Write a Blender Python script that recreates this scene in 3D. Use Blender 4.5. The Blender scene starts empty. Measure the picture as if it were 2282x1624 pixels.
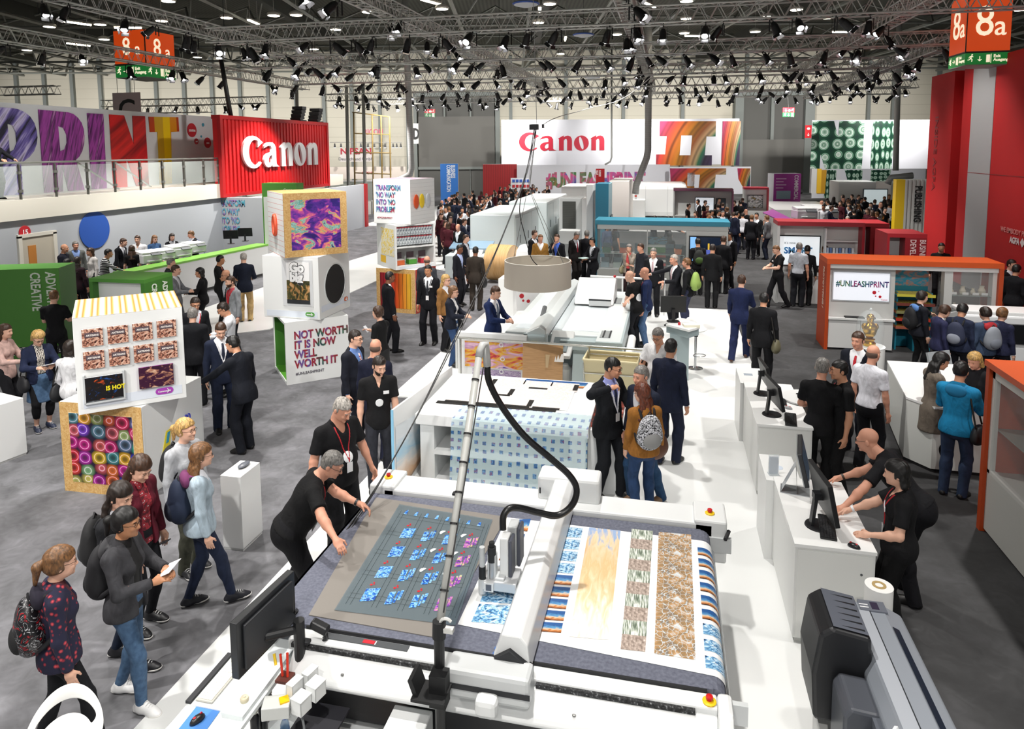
import bpy,math,random
import numpy as np
from mathutils import Matrix,Vector
R=math.radians
rnd=random.Random(7)
sc=bpy.context.scene
# ---------------------------------------------------------------- camera (24 mm lens, lens shift, a slight downward pitch), world axes follow the stand
FPX,PPY,PITCH,ROLL,YAW,EYE=1546.,488.,.1007,-.0054,.2232,4.5
_rx=np.array([[1,0,0],[0,math.cos(PITCH),-math.sin(PITCH)],[0,math.sin(PITCH),math.cos(PITCH)]])
_rz=np.array([[math.cos(ROLL),-math.sin(ROLL),0],[math.sin(ROLL),math.cos(ROLL),0],[0,0,1]])
_r=_rz@_rx
MV=np.stack([_r@[math.cos(YAW),0,-math.sin(YAW)],_r@[math.sin(YAW),0,math.cos(YAW)],-(_r@[0,1,0])],1)   # world -> view (x right, y down, z forward)
cam=bpy.data.objects.new('camera',bpy.data.cameras.new('camera'));sc.collection.objects.link(cam)
cam.data.sensor_fit='HORIZONTAL';cam.data.sensor_width=36;cam.data.lens=FPX/2282*36
cam.data.shift_y=-(812-PPY)/2282;cam.data.clip_end=400;cam.data.clip_start=.05
_c=np.diag([1,-1,-1])@MV
cam.matrix_world=Matrix.Translation((0,0,EYE))@Matrix(_c.T.tolist()).to_4x4()
sc.camera=cam
def ray(px,py):return MV.T@np.array([(px-1141)/FPX,(py-PPY)/FPX,1])
def at(px,py,z=0.):
    """where a sight line meets the level z"""
    d=ray(px,py);t=(z-EYE)/d[2];return float(d[0]*t),float(d[1]*t)
def atx(px,py,x):d=ray(px,py);t=x/d[0];return float(d[1]*t),float(EYE+d[2]*t)
def aty(px,py,y):d=ray(px,py);t=y/d[1];return float(d[0]*t),float(EYE+d[2]*t)
def atv(px,py,D):
    """u, z on the far wall frame, which is turned by HALL degrees"""
    d=ray(px,py);c,s=math.cos(YAW),math.sin(YAW);u,v=d[0]*c+d[1]*s,-d[0]*s+d[1]*c;t=D/v
    return float(u*t),float(EYE+d[2]*t)
HALL=math.degrees(YAW)
# ---------------------------------------------------------------- light: hall air-light from the open rear, stage spots on the trusses, plus added fill spots
w=bpy.data.worlds.new('hall');sc.world=w;w.use_nodes=True
w.node_tree.nodes['Background'].inputs[0].default_value=(1,.985,.96,1);w.node_tree.nodes['Background'].inputs[1].default_value=.55
sc.view_settings.view_transform='Standard';sc.view_settings.look='None';sc.view_settings.exposure=0.;sc.view_settings.gamma=1.
sc.view_settings.use_curve_mapping=False
cy=sc.cycles;cy.use_denoising=True;cy.max_bounces=5;cy.diffuse_bounces=3;cy.glossy_bounces=2;cy.transmission_bounces=4;cy.transparent_max_bounces=8
cy.caustics_reflective=False;cy.caustics_refractive=False;cy.use_adaptive_sampling=True;cy.adaptive_threshold=.02
cy.sample_clamp_indirect=4.
def spot(x,y,z,tx,ty,tz,watts,size=95,col=(1,.965,.92),rad=.12,blend=.7):
    L=bpy.data.lights.new('stage_or_fill_light','SPOT');L.energy=watts;L.spot_size=R(size);L.spot_blend=blend;L.color=col;L.shadow_soft_size=rad
    o=bpy.data.objects.new('stage_or_fill_light',L);sc.collection.objects.link(o);o.location=(x,y,z)
    o.rotation_euler=Vector((tx-x,ty-y,tz-z)).to_track_quat('-Z','Y').to_euler()
TZ=7.9                                                       # height of the lighting trusses
for x,pw in((-15.5,1900),(-7.6,1700),(-1.2,1280),(4.8,1300)):
    for y in(1.5,6.,11.,16.,22.,28.,35.,43.):
        spot(x,y,TZ-.5,x+rnd.uniform(-1.5,1.5),y+rnd.uniform(-1,1.5),0,pw*(1.6 if y>20 else 1.))
for u in range(-44,44,11):                                   # wall washers along the far wall
    c,s=math.cos(YAW),math.sin(YAW)
    spot(u*c-56*s,u*s+56*c,8.6,u*c-67*s,u*s+67*c,4.8,3300,115)
for u in range(-30,36,11):c,s=math.cos(YAW),math.sin(YAW);spot(u*c-46*s,u*s+46*c,7.6,u*c-57*s,u*s+57*c,1.6,2400,95)
for y in(13.,19.,26.,32.):spot(-14.8,y,TZ-.4,-20,y+.5,3.6,330,80)
for x,y,tx,ty,tz,pw in((-4.5,-1.5,-7,8,1.6,1500),(-2.,-1.,-4.5,7.,.6,700),(-3.5,4.,-7,12.6,2.,1700),(-3.,9.,-7.2,18.4,2.,1700),(.5,-1.5,1.4,7.,.5,900),(1.5,4,4.5,16.3,1.,1300),(-1,12,.2,22.3,1.,1500)):spot(x,y,7.4,tx,ty,tz,pw,46)  # unseen spots added overhead to brighten the fronts of towers, counters and booths
for y in(18.,24.,30.):spot(5.6,y,TZ-.4,9.4,y+.5,3.5,520,85)
# ---------------------------------------------------------------- helpers
def lin(h):
    h=h.lstrip('#');c=[int(h[i:i+2],16)/255 for i in(0,2,4)]
    return[((x+.055)/1.055)**2.4 if x>.04045 else x/12.92 for x in c]
MATS={}
def M(col,rough=.6,metal=0.,emit=0.,alpha=1.,trans=0.,name=None,spec=.5):
    """plain material of one colour, cached"""
    key=(col,rough,metal,emit,alpha,trans)
    if key in MATS:return MATS[key]
    m=bpy.data.materials.new(name or 'mat_'+col.lstrip('#'));m.use_nodes=True
    b=m.node_tree.nodes['Principled BSDF'];c=lin(col)+[1]
    b.inputs['Base Color'].default_value=c
    b.inputs['Roughness'].default_value=rough;b.inputs['Metallic'].default_value=metal
    b.inputs['Specular IOR Level'].default_value=spec
    if emit:b.inputs['Emission Color'].default_value=c;b.inputs['Emission Strength'].default_value=emit
    if alpha<1:b.inputs['Alpha'].default_value=alpha
    if trans:b.inputs['Transmission Weight'].default_value=trans
    MATS[key]=m
    return m
def nodemat(name,fn,rough=.5,emit=0.,metal=0.):
    """procedural material: fn(graph) returns the colour socket"""
    if name in MATS:return MATS[name]
    m=bpy.data.materials.new(name);m.use_nodes=True
    nt=m.node_tree;b=nt.nodes['Principled BSDF']
    b.inputs['Roughness'].default_value=rough;b.inputs['Metallic'].default_value=metal
    s=fn(NG(nt));nt.links.new(s,b.inputs['Base Color'])
    if emit:nt.links.new(s,b.inputs['Emission Color']);b.inputs['Emission Strength'].default_value=emit
    MATS[name]=m
    return m
class NG:
    """short-hand for shader nodes"""
    def __init__(s,nt):s.nt=nt
    def n(s,t,**k):
        x=s.nt.nodes.new('ShaderNode'+t)
        for a,v in k.items():setattr(x,a,v)
        return x
    def put(s,x,i,v):
        if v is None:return
        if hasattr(v,'is_linked'):s.nt.links.new(v,x.inputs[i])
        else:x.inputs[i].default_value=v
    def uv(s,scale=(1,1,1),rot=0.,loc=(0,0,0),obj=False):
        t=s.n('TexCoord');mp=s.n('Mapping')
        s.nt.links.new(t.outputs['Object' if obj else 'UV'],mp.inputs[0])
        mp.inputs['Scale'].default_value=scale;mp.inputs['Rotation'].default_value=(0,0,rot);mp.inputs['Location'].default_value=loc
        return mp.outputs[0]
    def noise(s,v,scale=5.,detail=2.,dist=0.,out=0):
        x=s.n('TexNoise');s.put(x,'Vector',v);s.put(x,'Scale',scale);s.put(x,'Detail',detail);s.put(x,'Distortion',dist)
        return x.outputs[out]
    def wave(s,v,scale=5.,dist=0.,detail=2.,dscale=1.,direction='X',kind='BANDS',phase=0.):
        x=s.n('TexWave',bands_direction=direction,wave_type=kind)if kind=='BANDS' else s.n('TexWave',wave_type=kind,rings_direction=direction)
        s.put(x,'Vector',v);s.put(x,'Scale',scale);s.put(x,'Distortion',dist);s.put(x,'Detail',detail);s.put(x,'Detail Scale',dscale);s.put(x,'Phase Offset',phase)
        return x.outputs['Fac']
    def vor(s,v,scale=5.,feat='F1',out='Distance',rand=1.,metric='EUCLIDEAN'):
        x=s.n('TexVoronoi',feature=feat,distance=metric);s.put(x,'Vector',v);s.put(x,'Scale',scale);s.put(x,'Randomness',rand)
        return x.outputs[out]
    def ramp(s,f,stops,const=False):
        x=s.n('ValToRGB');r=x.color_ramp
        if const:r.interpolation='CONSTANT'
        while len(r.elements)<len(stops):r.elements.new(.5)
        for e,(p,c)in zip(r.elements,stops):e.position=p;e.color=lin(c)+[1]if isinstance(c,str)else(c,c,c,1)
        s.put(x,'Fac',f)
        return x.outputs[0]
    def mix(s,f,a,b,mode='MIX'):
        x=s.n('Mix',data_type='RGBA',blend_type=mode)
        def c(v):return lin(v)+[1]if isinstance(v,str)else v
        s.put(x,0,f);s.put(x,6,c(a));s.put(x,7,c(b))
        return x.outputs[2]
    def math(s,op,a,b=None,c=None):
        x=s.n('Math',operation=op);s.put(x,0,a);s.put(x,1,b);s.put(x,2,c)
        return x.outputs[0]
    def xyz(s,v):
        x=s.n('SeparateXYZ');s.put(x,0,v);return x.outputs
    def hsv(s,col,h=.5,sat=1.,val=1.):
        x=s.n('HueSaturation');s.put(x,'Hue',h);s.put(x,'Saturation',sat);s.put(x,'Value',val);s.put(x,'Color',col)
        return x.outputs[0]
COL=bpy.context.scene.collection
class B:
    """mesh builder: vertices, faces, a material and a uv per face"""
    def __init__(s):s.v=[];s.f=[];s.m=[];s.uv={}
    def add(s,vs,fs,m,uv=None):
        o=len(s.v);s.v+=[tuple(p)for p in vs]
        for i,f in enumerate(fs):
            if uv:s.uv[len(s.f)]=uv[i]
            s.f.append([o+k for k in f]);s.m.append(m)
        return s
    def box(s,lo,hi,m):
        (a,b,c),(d,e,f)=lo,hi
        return s.add([(a,b,c),(d,b,c),(d,e,c),(a,e,c),(a,b,f),(d,b,f),(d,e,f),(a,e,f)],
                     [(0,3,2,1),(4,5,6,7),(0,1,5,4),(1,2,6,5),(2,3,7,6),(3,0,4,7)],m)
    def cbox(s,c,sz,m,rz=0.,rx=0.,ry=0.):
        from mathutils import Euler,Vector
        E=Euler((R(rx),R(ry),R(rz))).to_matrix();c=Vector(c);h=[x/2 for x in sz]
        P=[c+E@Vector((x*h[0],y*h[1],z*h[2]))for z in(-1,1)for x,y in((-1,-1),(1,-1),(1,1),(-1,1))]
        return s.add(P,[(0,3,2,1),(4,5,6,7),(0,1,5,4),(1,2,6,5),(2,3,7,6),(3,0,4,7)],m)
    def prism(s,poly,z0,z1,m,axis='z'):
        n=len(poly)
        def P(p,z):return(p[0],p[1],z)if axis=='z' else(z,p[0],p[1])if axis=='x' else(p[0],z,p[1])
        vs=[P(p,z0)for p in poly]+[P(p,z1)for p in poly]
        return s.add(vs,[tuple(range(n))[::-1],tuple(range(n,2*n))]+[(i,(i+1)%n,n+(i+1)%n,n+i)for i in range(n)],m)
    def quad(s,a,b,c,d,m):
        return s.add([a,b,c,d],[(0,1,2,3)],m,[[(0,0),(1,0),(1,1),(0,1)]])
    def cyl(s,p0,p1,r0,m,r1=None,n=12,caps=True):
        r1=r0 if r1 is None else r1
        a=np.array(p0,float);b=np.array(p1,float);d=b-a;d/=np.linalg.norm(d)+1e-9
        u=np.cross(d,(0,0,1)if abs(d[2])<.9 else(1,0,0));u/=np.linalg.norm(u);w=np.cross(d,u)
        vs=[a+r0*(math.cos(t)*u+math.sin(t)*w)for t in np.arange(n)*2*math.pi/n]+[b+r1*(math.cos(t)*u+math.sin(t)*w)for t in np.arange(n)*2*math.pi/n]
        fs=[(i,(i+1)%n,n+(i+1)%n,n+i)for i in range(n)]
        if caps:fs+=[tuple(range(n))[::-1],tuple(range(n,2*n))]
        return s.add(vs,fs,m)
    def tube(s,pts,r,m,n=8):
        P=[np.array(p,float)for p in pts];k=len(P);rr=r if isinstance(r,(list,tuple))else[r]*k
        u=None;vs=[]
        for i in range(k):
            d=P[min(i+1,k-1)]-P[max(i-1,0)];d/=np.linalg.norm(d)+1e-9
            if u is None:u=np.cross(d,(0,0,1)if abs(d[2])<.9 else(1,0,0))
            u=u-d*np.dot(u,d);u/=np.linalg.norm(u)+1e-9;w=np.cross(d,u)
            vs+=[P[i]+rr[i]*(math.cos(t)*u+math.sin(t)*w)for t in np.arange(n)*2*math.pi/n]
        fs=[(i*n+j,i*n+(j+1)%n,(i+1)*n+(j+1)%n,(i+1)*n+j)for i in range(k-1)for j in range(n)]
        return s.add(vs,fs+[tuple(range(n))[::-1],tuple(range((k-1)*n,k*n))],m)
    def lathe(s,prof,m,c=(0,0,0),n=24,axis='z'):
        vs=[];fs=[];k=len(prof)
        for r,z in prof:
            for t in np.arange(n)*2*math.pi/n:
                x,y=r*math.cos(t),r*math.sin(t)
                vs.append((c[0]+x,c[1]+y,c[2]+z)if axis=='z' else(c[0]+z,c[1]+x,c[2]+y)if axis=='x' else(c[0]+y,c[1]+z,c[2]+x))
        fs=[(i*n+j,i*n+(j+1)%n,(i+1)*n+(j+1)%n,(i+1)*n+j)for i in range(k-1)for j in range(n)]
        if prof[0][0]>1e-4:fs.append(tuple(range(n))[::-1])
        if prof[-1][0]>1e-4:fs.append(tuple(range((k-1)*n,k*n)))
        return s.add(vs,fs,m)
    def ball(s,c,r,m,n=12):
        r=r if isinstance(r,(list,tuple))else(r,r,r)
        prof=[(math.sin(t),-math.cos(t))for t in np.linspace(0,math.pi,n//2+1)]
        vs=[];k=len(prof)
        for a,z in prof:
            for t in np.arange(n)*2*math.pi/n:vs.append((c[0]+r[0]*a*math.cos(t),c[1]+r[1]*a*math.sin(t),c[2]+r[2]*z))
        return s.add(vs,[(i*n+j,i*n+(j+1)%n,(i+1)*n+(j+1)%n,(i+1)*n+j)for i in range(k-1)for j in range(n)],m)
    def mesh(s,name):
        me=bpy.data.meshes.new(name);me.from_pydata(s.v,[],s.f)
        ms=[]
        for m in s.m:
            if m not in ms:ms.append(m)
        for m in ms:me.materials.append(m)
        me.polygons.foreach_set('material_index',[ms.index(m)for m in s.m])
        if s.uv:
            L=me.uv_layers.new(name='UVMap').data
            for i,u in s.uv.items():
                for k,li in enumerate(me.polygons[i].loop_indices):L[li].uv=u[k]
        return me
def tag(o,label=None,cat=None,group=None,kind=None):
    for k,v in(('label',label),('category',cat),('group',group),('kind',kind)):
        if v:o[k]=v
    return o
def link(name,data,parent=None,loc=None,rz=0.):
    o=bpy.data.objects.new(name,data);COL.objects.link(o)
    if parent:o.parent=parent
    if loc is not None:o.location=loc
    if rz:o.rotation_euler.z=R(rz)
    return o
def obj(name,b,parent=None,label=None,cat=None,group=None,kind=None,bev=0.,smooth=False,loc=None,rz=0.):
    me=b.mesh(name)if isinstance(b,B)else b
    if smooth:me.shade_smooth()
    o=link(name,me,parent,loc,rz)
    if bev:
        md=o.modifiers.new('bevel','BEVEL');md.width=bev;md.segments=2;md.limit_method='ANGLE'
    if smooth=='auto':
        me.set_sharp_from_angle(angle=R(35))
    return tag(o,label,cat,group,kind)
def thing(name,label,cat,loc=(0,0,0),rz=0.,group=None):
    return tag(link(name,None,None,loc,rz),label,cat,group)
def struct(name,b,parent=None,**k):
    return obj(name,b,parent,kind=None if parent else 'structure',**k)
def dup(o,loc=None,rz=None,label=None,parent=None,group=None):
    c=o.copy();COL.objects.link(c)
    if parent:c.parent=parent
    if loc is not None:c.location=loc
    if rz is not None:c.rotation_euler.z=R(rz)
    if label:c['label']=label
    if group:c['group']=group
    for ch in o.children:dup(ch,parent=c)
    return c
def text(name,body,size,parent,loc,rot,m,ext=.004,bold=0.,align='LEFT',sx=1.,space=1.,lines=1.):
    """lettering as a mesh; rot is an euler in degrees, text reads along local x"""
    cu=bpy.data.curves.new(name,'FONT');cu.body=body;cu.size=size;cu.extrude=ext;cu.offset=bold
    cu.align_x=align;cu.space_character=space;cu.space_line=lines;cu.resolution_u=3
    t=bpy.data.objects.new(name,cu);me=bpy.data.meshes.new_from_object(t)
    bpy.data.objects.remove(t)
    if sx !=1.:me.transform(Matrix.Diagonal((sx,1,1,1)))
    me.materials.clear();me.materials.append(m)
    o=link(name,me,parent,loc);o.rotation_euler=[R(a)for a in rot]
    return o
def outline(name,loops,ext,m,parent=None,loc=(0,0,0),rot=(0,0,0),sc=1.):
    """filled flat shape from closed outlines (holes allowed)"""
    cu=bpy.data.curves.new(name,'CURVE');cu.dimensions='2D';cu.fill_mode='BOTH';cu.extrude=ext
    for L in loops:
        sp=cu.splines.new('POLY');sp.points.add(len(L)-1);sp.use_cyclic_u=True
        for p,q in zip(sp.points,L):p.co=(q[0]*sc,q[1]*sc,0,1)
    t=bpy.data.objects.new(name,cu);me=bpy.data.meshes.new_from_object(t);bpy.data.objects.remove(t)
    me.materials.clear();me.materials.append(m)
    o=link(name,me,parent,loc);o.rotation_euler=[R(a)for a in rot]
    return o
# ---------------------------------------------------------------- people: limbs and clothes blended as smooth volumes, skinned to meshes
V3=lambda*a:np.array(a,float)
def unit(v):return v/(np.linalg.norm(v)+1e-9)
class Vol:
    """smooth union of rounded cones and ellipsoids on a grid, turned into a mesh"""
    def __init__(s,tuft=0.):s.p=[];s.cuts=[];s.tuft=tuft
    def cone(s,a,b,ra,rb,k=.03,flat=0):
        s.p.append(('c',np.array(a,float),np.array(b,float),ra,rb,k,flat));return s
    def ell(s,c,r,k=.03,rot=None,neg=False):
        s.p.append(('e',np.array(c,float),np.array(r,float),rot,neg,k,0));return s
    def cut(s,fn):s.cuts.append(fn);return s
    def net(s,h):
        lo=np.full(3,9.);hi=np.full(3,-9.)
        for q in s.p:
            if q[0]=='c':
                r=max(q[3],q[4])
                lo=np.minimum(lo,np.minimum(q[1],q[2])-r);hi=np.maximum(hi,np.maximum(q[1],q[2])+r)
            elif not q[4]:lo=np.minimum(lo,q[1]-max(q[2]));hi=np.maximum(hi,q[1]+max(q[2]))
        lo-=2.5*h;n=np.ceil((hi+2.5*h-lo)/h).astype(int)+1
        ax=[(lo[i]+h*np.arange(n[i])).astype(np.float32)for i in range(3)]
        D=np.ones(n,np.float32)*.2
        for q in s.p:
            if q[0]=='c':r=max(q[3],q[4]);a=np.minimum(q[1],q[2])-r;b=np.maximum(q[1],q[2])+r
            else:r=max(q[2]);a=q[1]-r;b=q[1]+r
            mg=q[5]+2*h
            i0=np.maximum(((a-mg-lo)/h).astype(int),0);i1=np.minimum(((b+mg-lo)/h).astype(int)+2,n)
            if np.any(i1<=i0):continue
            sl=tuple(slice(i0[i],i1[i])for i in range(3))
            X=ax[0][sl[0]][:,None,None];Y=ax[1][sl[1]][None,:,None];Z=ax[2][sl[2]][None,None,:]
            if q[0]=='c':
                A,Bv=q[1],q[2];d=Bv-A;L2=float(d@d)+1e-9
                px,py,pz=X-A[0],Y-A[1],Z-A[2]
                tt=(px*d[0]+py*d[1]+pz*d[2])/L2;t=np.clip(tt,0,1)
                e=np.sqrt((px-t*d[0])**2+(py-t*d[1])**2+(pz-t*d[2])**2)-(q[3]+t*(q[4]-q[3]))
                if q[6]&1:e=np.maximum(e,(tt-1)*math.sqrt(L2))
                if q[6]&2:e=np.maximum(e,-tt*math.sqrt(L2))
            else:
                px,py,pz=X-q[1][0],Y-q[1][1],Z-q[1][2];Rm=q[3]
                if Rm is not None:px,py,pz=[px*Rm[0,i]+py*Rm[1,i]+pz*Rm[2,i]for i in range(3)]
                r=q[2];k0=np.sqrt((px/r[0])**2+(py/r[1])**2+(pz/r[2])**2);k1=np.sqrt((px/r[0]**2)**2+(py/r[1]**2)**2+(pz/r[2]**2)**2)+1e-6
                e=k0*(k0-1)/k1
            k=q[5];o=D[sl]
            if q[0]=='e' and q[4]:
                hh=np.maximum(k-np.abs(o+e),0)/k;D[sl]=np.maximum(o,-e)+hh*hh*k*.25
            else:
                hh=np.maximum(k-np.abs(o-e),0)/k;D[sl]=np.minimum(o,e)-hh*hh*k*.25
        if s.tuft:
            X=ax[0][:,None,None];Y=ax[1][None,:,None];Z=ax[2][None,None,:]
            D=(D+s.tuft*(np.sin(95*X+60*Z)*np.sin(80*Y+20*Z)+.7*np.sin(170*X-90*Y)*np.sin(60*Z+3))).astype(np.float32)
        if s.cuts:
            X=ax[0][:,None,None];Y=ax[1][None,:,None];Z=ax[2][None,None,:]
            for fn in s.cuts:D=np.maximum(D,fn(X,Y,Z)).astype(np.float32)
        return nets(D,lo,h)
def nets(D,lo,h):
    S=D<0;n=D.shape
    c=np.zeros([k-1 for k in n],np.uint8)
    offs=[(i,j,k)for i in(0,1)for j in(0,1)for k in(0,1)]
    for i,j,k in offs:c+=S[i:n[0]-1+i,j:n[1]-1+j,k:n[2]-1+k]
    I=np.argwhere((c>0)&(c<8))
    idx=np.full(c.shape,-1,np.int32);idx[tuple(I.T)]=np.arange(len(I))
    val=np.stack([D[I[:,0]+i,I[:,1]+j,I[:,2]+k]for i,j,k in offs],1)
    acc=np.zeros((len(I),3));cnt=np.zeros(len(I))
    for a in range(8):
        for b in range(a+1,8):
            pa,pb=np.array(offs[a]),np.array(offs[b])
            if np.abs(pa-pb).sum()!=1:continue
            va,vb=val[:,a],val[:,b];m=(va<0)!=(vb<0)
            t=np.where(m,va/(va-vb+1e-12),0)[:,None]
            acc+=np.where(m[:,None],pa+t*(pb-pa),0);cnt+=m
    P=lo+h*(I+acc/np.maximum(cnt,1)[:,None])
    Q=[]
    for axis in range(3):
        u,w=(axis+1)%3,(axis+2)%3
        s0=[slice(None)]*3;s1=[slice(None)]*3;s0[axis]=slice(0,-1);s1[axis]=slice(1,None)
        A,Bs=S[tuple(s0)],S[tuple(s1)];E=np.argwhere(A !=Bs)
        E=E[(E[:,u]>0)&(E[:,w]>0)&(E[:,u]<n[u]-1)&(E[:,w]<n[w]-1)]
        if not len(E):continue
        def cell(du,dw):
            e=E.copy();e[:,u]+=du;e[:,w]+=dw;return idx[tuple(e.T)]
        q=np.stack([cell(-1,-1),cell(0,-1),cell(0,0),cell(-1,0)],1)
        fl=~A[tuple(E.T)];q[fl]=q[fl][:,::-1];Q.append(q)
    return P,np.concatenate(Q)if Q else np.zeros((0,4),int)
def netmesh(name,pieces,mat):
    vs=[];qs=[];o=0
    for P,Q in pieces:vs.append(P);qs.append(Q+o);o+=len(P)
    P=np.concatenate(vs);Q=np.concatenate(qs)
    me=bpy.data.meshes.new(name);nq=len(Q)
    me.vertices.add(len(P));me.vertices.foreach_set('co',P.astype(np.float32).ravel())
    me.loops.add(nq*4);me.loops.foreach_set('vertex_index',Q.astype(np.int32).ravel())
    me.polygons.add(nq);me.polygons.foreach_set('loop_start',np.arange(nq,dtype=np.int32)*4)
    me.polygons.foreach_set('use_smooth',np.ones(nq,bool))
    me.update(calc_edges=True);me.validate();me.materials.append(mat)
    return me
def ik(a,t,l1,l2,pole):
    """middle joint and end of a two-bone chain"""
    d=t-a;L=np.linalg.norm(d);m=(l1+l2)*.995
    if L>m:t=a+d*m/L;d=t-a;L=m
    u=d/(L+1e-9);x=(l1*l1-l2*l2+L*L)/(2*L+1e-9);hgt=math.sqrt(max(l1*l1-x*x,0))
    w=pole-u*np.dot(pole,u);return a+u*x+unit(w)*hgt,t
def rotz(t):c,s=math.cos(t),math.sin(t);return np.array([[c,-s,0],[s,c,0],[0,0,1.]])
def rotx(t):c,s=math.cos(t),math.sin(t);return np.array([[1.,0,0],[0,c,-s],[0,s,c]])
def roty(t):c,s=math.cos(t),math.sin(t);return np.array([[c,0,s],[0,1.,0],[-s,0,c]])
ARM={'down':(.25,.04,.80),'front':(.17,.30,1.05),'hold':(.08,.33,1.12),'read':(.10,.30,1.16),'hip':(.22,.08,.98),'pocket':(.21,.10,.86),
       'back':(.06,-.16,.92),'chin':(.03,.16,1.44),'cross':(-.10,.20,1.13),'point':(.34,.52,1.18),'high':(.16,.28,1.36),'swing':(.26,.22,.84),'swingb':(.25,-.16,.84),
       'phone':(.10,.30,1.24),'strap':(.13,.13,1.30),'shake':(.12,.45,1.08),'wide':(.42,.20,1.0)}
HAIRC={'k':'#0d0b0a','d':'#21160f','b':'#3c2719','l':'#6b4a2c','y':'#b08d54','g':'#726f6b','w':'#a09b94','r':'#5a2a16'}
SKINC={'p':'#dfae95','m':'#c99273','o':'#b57f5c','d':'#7a4c34','r':'#d59a80'}
def cloth(c):
    def fn(g):
        b=g.nt.nodes['Principled BSDF'];v=g.uv(obj=True,scale=(1,1,.62));n=g.noise(v,9.,4,1.6);u=g.n('Bump');b.inputs['Specular IOR Level'].default_value=.25;u.inputs['Strength'].default_value=.36;u.inputs['Distance'].default_value=.03
        g.put(u,'Height',n);g.nt.links.new(u.outputs[0],b.inputs['Normal'])
        q=lambda f:'#'+''.join('%02x'%min(255,int(int(c[i:i+2],16)*f))for i in(1,3,5));return g.ramp(n,[(.3,q(.88)),(.7,q(1.1))])
    return nodemat('cloth_'+c[1:],fn,.85)
def hairmat(k):c=HAIRC[k];q=lambda f:'#'+''.join('%02x'%min(255,int(int(c[i:i+2],16)*f))for i in(1,3,5));return nodemat('hair_'+k,lambda g:g.ramp(g.noise(g.uv(obj=True,scale=(70,70,26)),1.,3,.6),[(.32,q(.7)),(.5,q(1.)),(.68,q(1.25))]),.5)
def hand(v,w,d,nrm,side,s,curl,k=.008):
    """palm, four fingers of different lengths with two bends each, thumb from the side of the palm"""
    d=unit(d);nrm=unit(nrm-d*np.dot(nrm,d));x=np.cross(d,nrm)*side     # x points to the thumb side
    pl=.088*s
    v.ell(w+d*pl*.55,(.040*s,.052*s,.017*s),.02*s,np.stack([x,d,nrm],1))
    v.cone(w-d*.03*s,w+d*.03*s,.026*s,.03*s,.02*s)
    for i,(off,ln)in enumerate(((.029,.070),(.010,.078),(-.010,.072),(-.028,.057))):
        p=w+d*pl+x*off*s;c=curl*(1+.12*i);a=d;q=p
        for j,(f,r)in enumerate(((.45,.0088),(.32,.008),(.26,.0072))):
            ang=c*(.6+.45*j);a=math.cos(ang)*d+math.sin(ang)*nrm;e=q+a*ln*f*s
            v.cone(q,e,r*s,(r-.0006)*s,k*.5);q=e
    p=w+d*.025*s+x*.032*s;q=p+(x*.7+d*.75+nrm*.35)*.034*s;e=q+(d*.9+x*.15+nrm*(.3+.5*curl))*.032*s
    v.cone(p,q,.0125*s,.0105*s,k);v.cone(q,e,.0105*s,.008*s,k*.5)
PEOPLE=[]
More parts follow.
